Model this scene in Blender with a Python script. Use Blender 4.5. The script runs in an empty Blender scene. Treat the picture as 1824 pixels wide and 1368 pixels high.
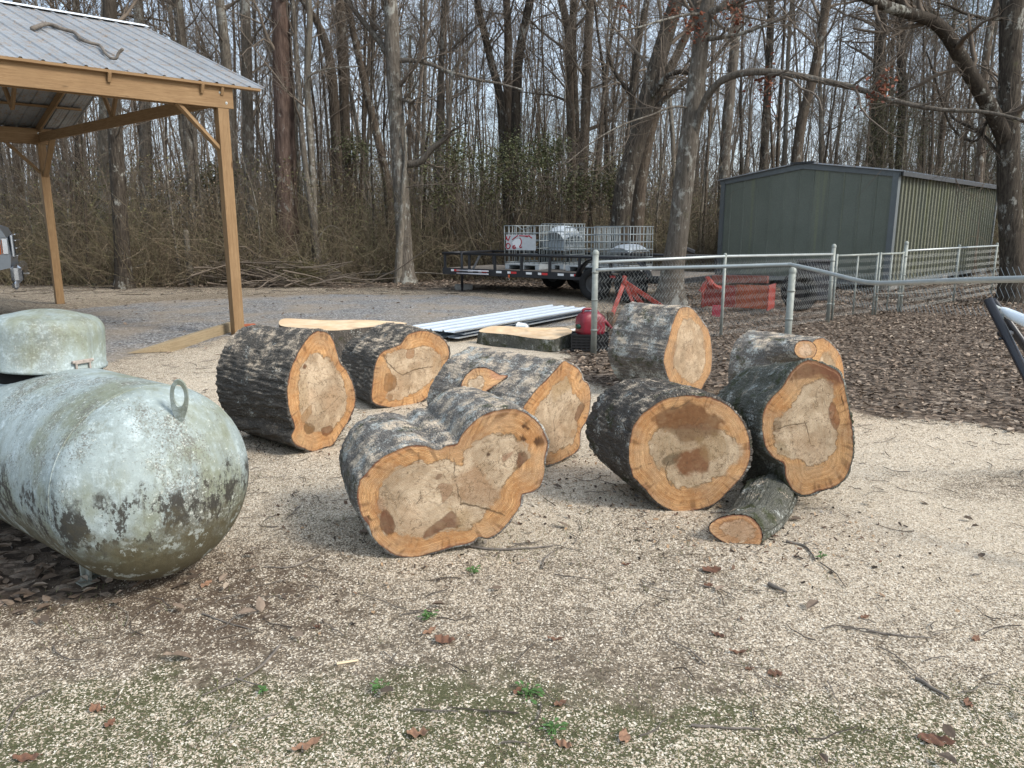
import bpy, math, random
import numpy as np
from mathutils import Vector, Matrix

# ---------------------------------------------------------------- camera, sky, sun, exposure
scene = bpy.context.scene
COL = scene.collection
F, CX, CY = 1340.0, 912.0, 684.0            # focal length and centre in photo pixels (1824 x 1368)
CAMH = 1.55
PITCH = math.atan(279 / F)
CP, SP = math.cos(PITCH), math.sin(PITCH)
cam = bpy.data.cameras.new('camera')
cam.sensor_width = 36.0
cam.lens = 36.0 * F / 1824.0
cam.clip_start = 0.05
cam.clip_end = 2000
camo = bpy.data.objects.new('camera', cam)
COL.objects.link(camo)
camo.location = (0, 0, CAMH)
camo.rotation_euler = (math.pi / 2 - PITCH, 0, 0)
scene.camera = camo

SUN_EL, SUN_AZ = math.radians(40), math.radians(118)     # azimuth clockwise from +Y: right of and behind the camera
world = bpy.data.worlds.new('World')
scene.world = world
world.use_nodes = True
wn = world.node_tree
wn.nodes.clear()
sky = wn.nodes.new('ShaderNodeTexSky')
sky.sky_type = 'NISHITA'
sky.sun_disc = False
sky.sun_elevation = SUN_EL
sky.sun_rotation = SUN_AZ
sky.air_density = 1.0
sky.dust_density = 3.0
sky.ozone_density = 1.0
bg = wn.nodes.new('ShaderNodeBackground')
bg.inputs[1].default_value = 0.15
wo = wn.nodes.new('ShaderNodeOutputWorld')
# thin broken cloud over the blue
wtc = wn.nodes.new('ShaderNodeTexCoord')
wmp = wn.nodes.new('ShaderNodeMapping')
wmp.inputs['Scale'].default_value = (1.0, 1.0, 2.2)
wns = wn.nodes.new('ShaderNodeTexNoise')
wns.inputs['Scale'].default_value = 2.6
wns.inputs['Detail'].default_value = 7
wns.inputs['Roughness'].default_value = .6
wrp = wn.nodes.new('ShaderNodeMapRange')
wrp.inputs[1].default_value, wrp.inputs[2].default_value = .36, .62
wrp.inputs[3].default_value, wrp.inputs[4].default_value = .30, .92
wmx = wn.nodes.new('ShaderNodeMix')
wmx.data_type = 'RGBA'
wmx.inputs[7].default_value = (3.7, 4.3, 4.9, 1)
wn.links.new(wtc.outputs['Generated'], wmp.inputs[0])
wn.links.new(wmp.outputs[0], wns.inputs['Vector'])
wn.links.new(wns.outputs[0], wrp.inputs[0])
wn.links.new(wrp.outputs[0], wmx.inputs[0])
wn.links.new(sky.outputs[0], wmx.inputs[6])
wn.links.new(wmx.outputs[2], bg.inputs[0])
wn.links.new(bg.outputs[0], wo.inputs[0])

sl = bpy.data.lights.new('sun', 'SUN')
sl.energy = 1.8
sl.angle = math.radians(14)
sl.color = (1.0, 0.955, 0.88)
so = bpy.data.objects.new('sun', sl)
COL.objects.link(so)
sdir = Vector((math.sin(SUN_AZ) * math.cos(SUN_EL), math.cos(SUN_AZ) * math.cos(SUN_EL), math.sin(SUN_EL)))
so.rotation_euler = sdir.to_track_quat('Z', 'Y').to_euler()
so.location = (20, -20, 30)

scene.view_settings.view_transform = 'Standard'
scene.view_settings.look = 'None'
scene.view_settings.exposure = 0.95
scene.view_settings.gamma = 1.0
scene.cycles.max_bounces = 6
scene.cycles.transparent_max_bounces = 6

rng = np.random.default_rng(7)
R = math.radians


# ---------------------------------------------------------------- photo geometry: pixel ray -> point in the place
def ray(px, py):
    x, y = (px - CX) / F, (CY - py) / F
    return np.array([x, CP + y * SP, -SP + y * CP])


CAM = np.array([0, 0, CAMH])


def gp(px, py, z=0.0):
    d = ray(px, py)
    return CAM + d * ((z - CAMH) / d[2])


def at(px, py, Y):
    d = ray(px, py)
    return CAM + d * (Y / d[1])


def on_plane(px, py, p0, n):
    d = ray(px, py)
    return CAM + d * (np.dot(np.asarray(p0) - CAM, n) / np.dot(d, n))


def pxm(Y):
    return Y / F * 1.02          # metres per photo pixel at depth Y


# ---------------------------------------------------------------- numpy noise
def _h(ix, iy, iz, seed):
    n = (ix.astype(np.int64) * 374761393 + iy.astype(np.int64) * 668265263 + iz.astype(np.int64) * 2147483647 + seed * 974634779)
    n = (n ^ (n >> 13)) * 1274126177
    n = n ^ (n >> 16)
    return (n & 0xFFFF) / 32767.5 - 1.0


def vnoise(p, seed=0):
    p = np.asarray(p, float)
    if p.shape[-1] == 2:
        p = np.concatenate([p, np.zeros(p.shape[:-1] + (1,))], -1)
    i = np.floor(p).astype(np.int64)
    f = p - i
    f = f * f * (3 - 2 * f)
    x, y, z = i[..., 0], i[..., 1], i[..., 2]
    out = 0
    for a in (0, 1):
        for b in (0, 1):
            for c in (0, 1):
                w = (f[..., 0] if a else 1 - f[..., 0]) * (f[..., 1] if b else 1 - f[..., 1]) * (f[..., 2] if c else 1 - f[..., 2])
                out = out + w * _h(x + a, y + b, z + c, seed)
    return out


def fbm(p, octaves=4, seed=0, gain=0.5):
    p = np.asarray(p, float)
    a, s, o = 1.0, 0.0, 0
    for k in range(octaves):
        o = o + a * vnoise(p * 2.0 ** k, seed + k * 17)
        s += a
        a *= gain
    return o / s


def sstep(a, b, x):
    t = np.clip((x - a) / (b - a), 0, 1)
    return t * t * (3 - 2 * t)


def poly_sdf(poly, pts):
    """signed distance (negative inside) from pts (N,2) to polygon (M,2)"""
    A = np.asarray(poly, float)
    B = np.roll(A, -1, 0)
    d2 = np.full(len(pts), 1e18)
    ins = np.zeros(len(pts), bool)
    for a, b in zip(A, B):
        e = b - a
        w = pts - a
        t = np.clip((w @ e) / max(e @ e, 1e-12), 0, 1)
        q = w - t[:, None] * e
        d2 = np.minimum(d2, (q * q).sum(1))
        c = (a[1] > pts[:, 1]) != (b[1] > pts[:, 1])
        with np.errstate(divide='ignore', invalid='ignore'):
            xi = a[0] + (pts[:, 1] - a[1]) / (b[1] - a[1]) * (b[0] - a[0])
        ins ^= c & (pts[:, 0] < xi)
    d = np.sqrt(d2)
    return np.where(ins, -d, d)


def line_dist(line, pts):
    A = np.asarray(line, float)
    d2 = np.full(len(pts), 1e18)
    for a, b in zip(A[:-1], A[1:]):
        e = b - a
        w = pts - a
        t = np.clip((w @ e) / max(e @ e, 1e-12), 0, 1)
        q = w - t[:, None] * e
        d2 = np.minimum(d2, (q * q).sum(1))
    return np.sqrt(d2)


def smooth_closed(P, n):
    P = np.asarray(P, float)
    m = len(P)
    out = []
    for i in range(m):
        p0, p1, p2, p3 = P[i - 1], P[i], P[(i + 1) % m], P[(i + 2) % m]
        for t in np.linspace(0, 1, max(2, n // m), endpoint=False):
            out.append(0.5 * ((2 * p1) + (-p0 + p2) * t + (2 * p0 - 5 * p1 + 4 * p2 - p3) * t * t + (-p0 + 3 * p1 - 3 * p2 + p3) * t ** 3))
    return np.array(out)


def smooth_open(P, n):
    P = np.asarray(P, float)
    P = np.vstack([2 * P[0] - P[1], P, 2 * P[-1] - P[-2]])
    m = len(P) - 3
    out = []
    k = max(2, n // m)
    for i in range(m):
        p0, p1, p2, p3 = P[i:i + 4]
        for t in np.linspace(0, 1, k, endpoint=False):
            out.append(0.5 * ((2 * p1) + (-p0 + p2) * t + (2 * p0 - 5 * p1 + 4 * p2 - p3) * t * t + (-p0 + 3 * p1 - 3 * p2 + p3) * t ** 3))
    out.append(P[-2])
    return np.array(out)


# ---------------------------------------------------------------- mesh building
class MB:
    def __init__(self):
        self.V, self.F, self.M, self.n = [], [], [], 0

    def add(self, V, Fs, mi=0):
        V = np.asarray(V, float).reshape(-1, 3)
        Fs = np.asarray(Fs, np.int64)
        self.V.append(V)
        self.F.append(Fs + self.n)
        self.M.append(mi)
        self.n += len(V)
        return self

    def tubes(self, P, Rr, sides=4, mi=0, cap=False, closed=False):
        P = np.asarray(P, float)
        if P.ndim == 2:
            P = P[None]
        M, N = P.shape[:2]
        Rr = np.broadcast_to(np.asarray(Rr, float), (M, N))
        T = np.gradient(P, axis=1)
        if closed:
            T = np.roll(P, -1, 1) - np.roll(P, 1, 1)
        T /= np.linalg.norm(T, axis=2, keepdims=True) + 1e-12
        mean = np.abs(P[:, -1] - P[:, 0]) if not closed else np.abs(T[:, 0])
        ref = np.eye(3)[np.argmin(mean, 1)]
        if closed:
            q = P - P.mean(1, keepdims=True)
            ref = np.cross(q[:, 0], q[:, N // 4 + 1])
        U = np.cross(T, ref[:, None, :])
        U /= np.linalg.norm(U, axis=2, keepdims=True) + 1e-12
        W = np.cross(T, U)
        a = np.arange(sides) * 2 * math.pi / sides + (math.pi / 4 if sides == 4 else 0)
        ring = P[:, :, None, :] + Rr[:, :, None, None] * (np.cos(a)[None, None, :, None] * U[:, :, None, :] + np.sin(a)[None, None, :, None] * W[:, :, None, :])
        idx = np.arange(M * N * sides).reshape(M, N, sides)
        if closed:
            A, B = idx, np.roll(idx, -1, 1)
        else:
            A, B = idx[:, :-1], idx[:, 1:]
        A2, B2 = np.roll(A, -1, 2), np.roll(B, -1, 2)
        Fq = np.stack([A, A2, B2, B], -1).reshape(-1, 4)
        self.add(ring, Fq, mi)
        if cap and not closed:
            base = self.n - M * N * sides
            for m in range(M):
                self.F.append((idx[m, 0][::-1] + base)[None])
                self.M.append(mi)
                self.F.append((idx[m, -1] + base)[None])
                self.M.append(mi)
        return self

    def tube(self, pts, r, sides=8, mi=0, cap=True):
        pts = np.asarray(pts, float)
        r = np.broadcast_to(np.asarray(r, float), (len(pts),))
        return self.tubes(pts[None], r[None], sides, mi, cap)

    def box(self, c, size, rot=None, mi=0, bevel=0.0):
        c = np.asarray(c, float)
        h = np.asarray(size, float) / 2
        if bevel > 0:
            b = min(bevel, h.min() * .9)
            V, idx = [], {}
            for sx in (-1, 1):
                for sy in (-1, 1):
                    for sz in (-1, 1):
                        for ax in range(3):
                            p = np.array([sx, sy, sz]) * (h - b)
                            p[ax] = (sx, sy, sz)[ax] * h[ax]
                            idx[(sx, sy, sz, ax)] = len(V)
                            V.append(p)
            Fs4, Fs3 = [], []
            S = (-1, 1)
            for ax in range(3):
                o = [i for i in range(3) if i != ax]
                for s in S:
                    q = []
                    for (u, v) in ((-1, -1), (1, -1), (1, 1), (-1, 1)):
                        k = [0, 0, 0]
                        k[ax], k[o[0]], k[o[1]] = s, u, v
                        q.append(idx[(*k, ax)])
                    Fs4.append(q if (s > 0) == (ax != 1) else q[::-1])
            for ax in range(3):
                o = [i for i in range(3) if i != ax]
                for u in S:
                    for v in S:
                        k0, k1 = [0, 0, 0], [0, 0, 0]
                        k0[ax], k1[ax] = -1, 1
                        k0[o[0]] = k1[o[0]] = u
                        k0[o[1]] = k1[o[1]] = v
                        q = [idx[(*k0, o[0])], idx[(*k1, o[0])], idx[(*k1, o[1])], idx[(*k0, o[1])]]
                        if u * v * (-1 if ax == 1 else 1) < 0:
                            q = q[::-1]
                        Fs4.append(q)
            for sx in S:
                for sy in S:
                    for sz in S:
                        q = [idx[(sx, sy, sz, a)] for a in range(3)]
                        Fs3.append(q if sx * sy * sz > 0 else q[::-1])
            V = np.array(V)
        else:
            V = np.array([[x, y, z] for x in (-1, 1) for y in (-1, 1) for z in (-1, 1)]) * h
            Fs4 = [[0, 1, 3, 2], [4, 6, 7, 5], [0, 4, 5, 1], [2, 3, 7, 6], [0, 2, 6, 4], [1, 5, 7, 3]]
            Fs3 = None
        if rot is not None:
            V = V @ np.asarray(rot, float).T
        base = self.n
        self.add(V + c, Fs4, mi)
        if Fs3:
            self.F.append(np.array(Fs3) + base)
            self.M.append(mi)
        return self

    def beam(self, p, q, w, h, up=(0, 0, 1), mi=0, bevel=0.0):
        p, q = np.asarray(p, float), np.asarray(q, float)
        d = q - p
        L = np.linalg.norm(d)
        x = d / L
        y = np.cross(np.asarray(up, float), x)
        y /= np.linalg.norm(y)
        z = np.cross(x, y)
        return self.box((p + q) / 2, (L, w, h), np.stack([x, y, z], 1), mi, bevel)

    def lathe(self, prof, n=24, origin=(0, 0, 0), axis=(0, 0, 1), mi=0):
        axis = np.asarray(axis, float)
        axis /= np.linalg.norm(axis)
        ref = np.array([1, 0, 0]) if abs(axis[0]) < .9 else np.array([0, 1, 0])
        u = np.cross(axis, ref)
        u /= np.linalg.norm(u)
        w = np.cross(axis, u)
        a = np.arange(n) * 2 * math.pi / n
        prof = np.asarray(prof, float)
        V = np.asarray(origin) + prof[:, 1][:, None, None] * axis + prof[:, 0][:, None, None] * (np.cos(a)[:, None] * u + np.sin(a)[:, None] * w)
        idx = np.arange(len(prof) * n).reshape(len(prof), n)
        A, B = idx[:-1], idx[1:]
        Fq = np.stack([A, np.roll(A, -1, 1), np.roll(B, -1, 1), B], -1).reshape(-1, 4)
        return self.add(V, Fq, mi)

    def prism(self, poly, z0, z1, mi=0):
        P = np.asarray(poly, float)
        n = len(P)
        V = np.vstack([np.c_[P, np.full(n, z0)], np.c_[P, np.full(n, z1)]])
        i = np.arange(n)
        j = (i + 1) % n
        base = self.n
        self.add(V, np.stack([i, j, j + n, i + n], 1), mi)
        self.F.append((i[::-1] + base)[None])
        self.M.append(mi)
        self.F.append((i + n + base)[None])
        self.M.append(mi)
        return self

    def extrude(self, loop3, vec, mi=0):
        P = np.asarray(loop3, float)
        n = len(P)
        V = np.vstack([P, P + np.asarray(vec, float)])
        i = np.arange(n)
        j = (i + 1) % n
        base = self.n
        self.add(V, np.stack([i, j, j + n, i + n], 1), mi)
        self.F.append((i[::-1] + base)[None])
        self.M.append(mi)
        self.F.append((i + n + base)[None])
        self.M.append(mi)
        return self

    def build(self, name, mats, parent=None, smooth=False, origin=None):
        V = np.concatenate(self.V) if self.V else np.zeros((0, 3))
        if parent is not None:
            V = V - np.array(parent_world(parent))
        me = mesh_from(name, V, self.F, self.M, mats, smooth)
        return link(name, me, parent)


def parent_world(o):
    p = Vector((0, 0, 0))
    while o is not None:
        p = p + o.location
        o = o.parent
    return p


def mesh_from(name, V, Fl, Ml, mats, smooth=False):
    me = bpy.data.meshes.new(name)
    loops = np.concatenate([f.reshape(-1) for f in Fl]).astype(np.int32)
    tot = np.concatenate([np.full(len(f), f.shape[1]) for f in Fl]).astype(np.int32)
    start = np.concatenate([[0], np.cumsum(tot)[:-1]]).astype(np.int32)
    mi = np.concatenate([np.full(len(f), m) for f, m in zip(Fl, Ml)]).astype(np.int32)
    me.vertices.add(len(V))
    me.vertices.foreach_set('co', np.asarray(V, np.float32).reshape(-1))
    me.loops.add(len(loops))
    me.loops.foreach_set('vertex_index', loops)
    me.polygons.add(len(tot))
    me.polygons.foreach_set('loop_start', start)
    me.polygons.foreach_set('loop_total', tot)
    me.polygons.foreach_set('material_index', mi)
    me.polygons.foreach_set('use_smooth', np.full(len(tot), bool(smooth)))
    for m in (mats if isinstance(mats, (list, tuple)) else [mats]):
        me.materials.append(m)
    me.update(calc_edges=True)
    me.validate()
    return me


def vcol(me, name, C):
    a = me.color_attributes.new(name, 'FLOAT_COLOR', 'POINT')
    C = np.asarray(C, np.float32)
    if C.shape[1] == 3:
        C = np.c_[C, np.ones(len(C), np.float32)]
    a.data.foreach_set('color', C.reshape(-1))


def link(name, me, parent=None):
    o = bpy.data.objects.new(name, me)
    COL.objects.link(o)
    if parent is not None:
        o.parent = parent
    return o


def tag(o, label=None, cat=None, group=None, kind=None):
    if label:
        o['label'] = label
    if cat:
        o['category'] = cat
    if group:
        o['group'] = group
    if kind:
        o['kind'] = kind
    return o


def thing(name, label, cat, loc=(0, 0, 0), group=None):
    o = bpy.data.objects.new(name, None)
    o.empty_display_size = 0.2
    COL.objects.link(o)
    o.location = Vector([float(v) for v in loc])
    return tag(o, label, cat, group)


def copy_tree(o, parent=None):
    c = o.copy()
    COL.objects.link(c)
    if parent is not None:
        c.parent = parent
    for ch in list(o.children):
        copy_tree(ch, c)
    return c


def rotz(a):
    c, s = math.cos(a), math.sin(a)
    return np.array([[c, -s, 0], [s, c, 0], [0, 0, 1.0]])


# ---------------------------------------------------------------- material helpers
class NT:
    def __init__(self, name, rough=0.7, spec=0.3, metal=0.0):
        self.m = bpy.data.materials.new(name)
        self.m.use_nodes = True
        self.t = self.m.node_tree
        self.b = self.t.nodes['Principled BSDF']
        self.b.inputs['Roughness'].default_value = rough
        self.b.inputs['Specular IOR Level'].default_value = spec
        self.b.inputs['Metallic'].default_value = metal
        self.tc = self.t.nodes.new('ShaderNodeTexCoord')

    def n(self, typ, **kw):
        x = self.t.nodes.new(typ)
        for k, v in kw.items():
            setattr(x, k, v)
        return x

    def set(self, sock, v):
        if isinstance(v, bpy.types.NodeSocket):
            self.t.links.new(v, sock)
        elif v is not None:
            if isinstance(v, (tuple, list)) and len(v) == 3 and len(getattr(sock, 'default_value', [0, 0, 0])) == 4:
                v = (*v, 1)
            sock.default_value = v

    @property
    def obj(self):
        return self.tc.outputs['Object']

    @property
    def uv(self):
        return self.tc.outputs['UV']

    def geo(self, out='Position'):
        return self.n('ShaderNodeNewGeometry').outputs[out]

    def attr(self, name, out='Color'):
        return self.n('ShaderNodeAttribute', attribute_name=name).outputs[out]

    def mapping(self, vec, scale=(1, 1, 1), rot=(0, 0, 0), loc=(0, 0, 0)):
        x = self.n('ShaderNodeMapping')
        self.set(x.inputs['Vector'], vec)
        x.inputs['Scale'].default_value = scale
        x.inputs['Rotation'].default_value = rot
        x.inputs['Location'].default_value = loc
        return x.outputs[0]

    def noise(self, vec, scale=5, detail=4, rough=.55, dist=0, out='Fac'):
        x = self.n('ShaderNodeTexNoise')
        self.set(x.inputs['Vector'], vec)
        x.inputs['Scale'].default_value = scale
        x.inputs['Detail'].default_value = detail
        x.inputs['Roughness'].default_value = rough
        x.inputs['Distortion'].default_value = dist
        return x.outputs[out]

    def voro(self, vec, scale=5, feature='F1', out='Distance', rnd=1.0):
        x = self.n('ShaderNodeTexVoronoi', feature=feature)
        self.set(x.inputs['Vector'], vec)
        x.inputs['Scale'].default_value = scale
        x.inputs['Randomness'].default_value = rnd
        return x.outputs[out]

    def wave(self, vec, scale=5, dist=2, detail=2, direction='X', dscale=1):
        x = self.n('ShaderNodeTexWave', bands_direction=direction)
        self.set(x.inputs['Vector'], vec)
        x.inputs['Scale'].default_value = scale
        x.inputs['Distortion'].default_value = dist
        x.inputs['Detail'].default_value = detail
        x.inputs['Detail Scale'].default_value = dscale
        return x.outputs['Fac']

    def ramp(self, fac, stops, interp='LINEAR'):
        x = self.n('ShaderNodeValToRGB')
        self.set(x.inputs[0], fac)
        r = x.color_ramp
        r.interpolation = interp
        while len(r.elements) < len(stops):
            r.elements.new(0.5)
        for e, (p, c) in zip(r.elements, stops):
            e.position = p
            if not isinstance(c, (tuple, list)):
                c = (c, c, c)
            e.color = (*c[:3], 1)
        return x.outputs[0]

    def mix(self, fac, a, b, mode='MIX'):
        x = self.n('ShaderNodeMix', data_type='RGBA', blend_type=mode)
        self.set(x.inputs[0], fac)
        self.set(x.inputs[6], a)
        self.set(x.inputs[7], b)
        return x.outputs[2]

    def math(self, op, a, b=0.0, clamp=False):
        x = self.n('ShaderNodeMath', operation=op, use_clamp=clamp)
        self.set(x.inputs[0], a)
        self.set(x.inputs[1], b)
        return x.outputs[0]

    def sep(self, c):
        x = self.n('ShaderNodeSeparateColor')
        self.set(x.inputs[0], c)
        return x.outputs

    def sepxyz(self, c):
        x = self.n('ShaderNodeSeparateXYZ')
        self.set(x.inputs[0], c)
        return x.outputs

    def step(self, x, lo, hi):
        y = self.n('ShaderNodeMapRange', interpolation_type='SMOOTHSTEP')
        self.set(y.inputs[0], x)
        y.inputs[1].default_value = lo
        y.inputs[2].default_value = hi
        return y.outputs[0]

    def bump(self, h, strength=.5, dist=.01, prev=None):
        x = self.n('ShaderNodeBump')
        self.set(x.inputs['Height'], h)
        x.inputs['Strength'].default_value = strength
        x.inputs['Distance'].default_value = dist
        if prev is not None:
            self.t.links.new(prev, x.inputs['Normal'])
        return x.outputs[0]

    def objrand(self):
        return self.n('ShaderNodeObjectInfo').outputs['Random']

    def out(self, color=None, normal=None, rough=None):
        if color is not None:
            self.set(self.b.inputs['Base Color'], color)
        if normal is not None:
            self.t.links.new(normal, self.b.inputs['Normal'])
        if rough is not None:
            self.set(self.b.inputs['Roughness'], rough)
        return self.m


def plain(name, col, rough=.6, spec=.3, metal=0.0, var=.12, scale=6, bump=0.0):
    """a painted or plain surface with a little dirt and unevenness of its own"""
    k = NT(name, rough, spec, metal)
    n1 = k.noise(k.obj, scale, 5, .6)
    c = k.mix(k.ramp(n1, [(.3, 0), (.75, 1)]), tuple(x * (1 - var) for x in col), tuple(min(1, x * (1 + var)) for x in col))
    nr = k.bump(k.noise(k.obj, scale * 8, 3), bump, .004) if bump else None
    return k.out(c, nr)

# ================================================================ GROUND
def G(px_list, z=0.0):
    return np.array([gp(x, y, z)[:2] for x, y in px_list])


LEAF_A = G([(1035, 660), (1050, 575), (1160, 530), (1400, 512), (1824, 492), (2300, 480), (2300, 800), (1824, 765), (1700, 752), (1560, 742), (1500, 735), (1290, 712), (1270, 700), (1100, 690)])
LEAF_B = G([(-500, 900), (0, 860), (120, 960), (215, 1010), (250, 1050), (140, 1090), (0, 1075), (-500, 1075)])
GRAVEL = G([(-700, 660), (60, 560), (300, 537), (560, 527), (760, 526), (960, 536), (1030, 556), (1020, 580), (745, 596), (560, 606), (420, 598), (250, 625), (60, 660)])
SAW_A = G([(180, 640), (420, 600), (745, 598), (1040, 600), (1080, 660), (1100, 700), (1290, 716), (1540, 745), (1824, 770), (2300, 800), (2300, 1080), (1824, 1110), (1400, 1090), (1000, 1020), (640, 1000), (560, 960), (440, 960), (380, 720), (250, 660)])
SOIL = G([(-500, 1000), (200, 1000), (420, 985), (560, 1010), (560, 1080), (430, 1160), (250, 1150), (0, 1130), (-500, 1130)])
MOSS = G([(-200, 1240), (300, 1190), (640, 1200), (900, 1180), (1100, 1230), (1500, 1240), (2100, 1210), (2100, 1600), (-200, 1600)])


SCUFF = G([(440, 970), (560, 890), (640, 950), (700, 1000), (900, 975), (1030, 905), (1140, 920), (1260, 985), (1230, 1040), (900, 1050), (700, 1060), (500, 1050)])
BROWN = G([(1640, 850), (1824, 835), (2000, 850), (2000, 900), (1760, 905), (1660, 890)])


def gz(x, y):
    p = np.stack([np.asarray(x, float), np.asarray(y, float)], -1)
    near = sstep(0.5, 3, p[..., 1])
    z = 0.010 * vnoise(p * 1.3, 5) + 0.006 * vnoise(p * 4.1, 6)
    far = sstep(24, 60, p[..., 1])
    return z * near + far * 0.5 * vnoise(p * .06, 9)


def masks(P):
    n = fbm(P * 1.1, 4, 31) * .5
    n2 = fbm(P * 3.5, 3, 41) * .5
    # warp every edge so that no border is a clean line
    la = poly_sdf(LEAF_A, P) + n * .9 + n2 * .35
    lb = poly_sdf(LEAF_B, P) + n * .35
    forest = 19.5 + 0.9 * n * 2 - P[:, 1] - .10 * P[:, 0]
    gr = poly_sdf(GRAVEL, P) + n * .8 + n2 * .25
    sa = poly_sdf(SAW_A, P) + n * .6
    so_ = poly_sdf(SOIL, P) + n * .3
    mo = poly_sdf(MOSS, P) + n * .5
    leaf = np.maximum(np.maximum(sstep(.45, -.35, la), sstep(.18, -.12, lb)), sstep(.8, -.6, forest))
    grav = sstep(.7, -.5, gr) * (1 - leaf)
    n0 = fbm(P * .42 + 3, 3, 35)
    saw = np.clip(.40 + .42 * n + .45 * n0 + .40 * sstep(.8, -.5, sa), 0, 1) * (1 - .93 * leaf) * (1 - .72 * grav)
    soil = sstep(.35, -.3, so_) * .8
    saw = saw * (1 - .62 * soil)
    saw = saw * (1 - .42 * sstep(.30, -.22, poly_sdf(SCUFF, P) + n * .5 + n2 * .2)) * (1 - .6 * sstep(.2, -.2, poly_sdf(BROWN, P) + n * .4))
    far_dry = sstep(9.5, 12, P[:, 1]) * (1 - grav) * (1 - leaf)
    saw = saw * (1 - .55 * far_dry)
    moss = np.clip(sstep(.4, -.4, mo) * .85 + .16 + n * .9, 0, 1) * (1 - leaf) * (1 - grav) * (1 - sstep(5, 8, P[:, 1]))
    return saw, grav, leaf, soil, moss


def axis_coords(lo, hi, flo, fhi, step, grow=1.16, maxstep=14):
    c = list(np.arange(flo, fhi + 1e-6, step))
    s = step
    while c[-1] < hi:
        s = min(s * grow, maxstep)
        c.append(c[-1] + s)
    s = step
    while c[0] > lo:
        s = min(s * grow, maxstep)
        c.insert(0, c[0] - s)
    return np.array(c)


gxs = axis_coords(-320, 320, -9, 9, 0.075)
gys = axis_coords(-60, 420, 0.6, 12, 0.075)
GX, GY = np.meshgrid(gxs, gys)
gP = np.stack([GX.ravel(), GY.ravel()], -1)
gV = np.c_[gP, gz(gP[:, 0], gP[:, 1])]
gi = np.arange(len(gP)).reshape(GX.shape)
gF = np.stack([gi[:-1, :-1], gi[:-1, 1:], gi[1:, 1:], gi[1:, :-1]], -1).reshape(-1, 4)
ms = masks(gP)

k = NT('ground_material', .95, .12)
a1 = k.sep(k.attr('m1'))
a2 = k.sep(k.attr('m2'))
saw, grav, leaf, soil, moss = a1[0], a1[1], a1[2], a2[0], a2[1]
pos = k.obj
big = k.noise(pos, 1.3, 5, .6)
mid = k.noise(pos, 9, 5, .65)
fine = k.noise(pos, 60, 4, .7)
earth = k.mix(k.ramp(mid, [(.3, 0), (.7, 1)]), (.085, .066, .048), (.165, .135, .100))
earth = k.mix(k.ramp(fine, [(.42, 0), (.62, 1)]), earth, (.23, .19, .14))
earth = k.mix(k.math('MULTIPLY', soil, k.ramp(mid, [(.25, .9), (.7, .35)])), earth, (.075, .045, .03))
# moss and short grass in broken patches
mossf = k.step(k.math('ADD', k.math('MULTIPLY', moss, .52), k.math('MULTIPLY', k.noise(pos, 4.2, 7, .75), .72)), .60, .80)
earth = k.mix(k.math('MULTIPLY', mossf, .75), earth, k.mix(fine, (.045, .055, .022), (.11, .12, .05)))
# saw chips: single grains, each a cell of its own
wv = k.mapping(pos, (1, 1.7, 1), (0, 0, .5))
wv2 = k.mapping(pos, (1.6, 1, 1), (0, 0, -.3))
v1 = k.n('ShaderNodeTexVoronoi', feature='F1')
k.set(v1.inputs['Vector'], wv)
v1.inputs['Scale'].default_value = 165
v2 = k.n('ShaderNodeTexVoronoi', feature='F1')
k.set(v2.inputs['Vector'], wv2)
v2.inputs['Scale'].default_value = 115
c1 = k.sep(v1.outputs['Color'])
c2 = k.sep(v2.outputs['Color'])
cov = k.math('ADD', saw, k.math('MULTIPLY', k.math('SUBTRACT', mid, .5), 1.1))
cov = k.math('ADD', cov, k.math('MULTIPLY', k.math('SUBTRACT', k.noise(pos, 28, 4, .6), .5), .9))
in1 = k.math('LESS_THAN', c1[0], k.math('MULTIPLY', cov, .82))
in2 = k.math('LESS_THAN', c2[0], k.math('MULTIPLY', cov, .58))
chip1 = k.ramp(c1[1], [(0, (.27, .21, .145)), (.35, (.46, .38, .28)), (.7, (.64, .55, .43)), (1, (.76, .69, .57))])
chip2 = k.ramp(c2[1], [(0, (.40, .32, .23)), (.5, (.60, .51, .39)), (1, (.80, .73, .61))])
dust = k.step(k.math('ADD', saw, k.math('MULTIPLY', k.math('SUBTRACT', big, .5), .9)), .45, 1.0)
base = k.mix(k.math('MULTIPLY', dust, .55), earth, k.mix(fine, (.27, .22, .165), (.54, .46, .355)))
col = k.mix(in1, base, chip1)
col = k.mix(in2, col, chip2)
# dark crumbs of bark and soil among the chips
v3 = k.n('ShaderNodeTexVoronoi', feature='F1')
k.set(v3.inputs['Vector'], k.mapping(pos, (1, 1.4, 1), (0, 0, 1.1)))
v3.inputs['Scale'].default_value = 75
c3 = k.sep(v3.outputs['Color'])
cr_ = k.math('MULTIPLY', k.math('LESS_THAN', c3[0], k.math('MULTIPLY', k.ramp(mid, [(.3, .26), (.7, .06)]), 1.0)), k.math('LESS_THAN', v3.outputs['Distance'], .42))
col = k.mix(k.math('MULTIPLY', cr_, .85), col, k.mix(c3[1], (.05, .038, .028), (.17, .125, .085)))
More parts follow.
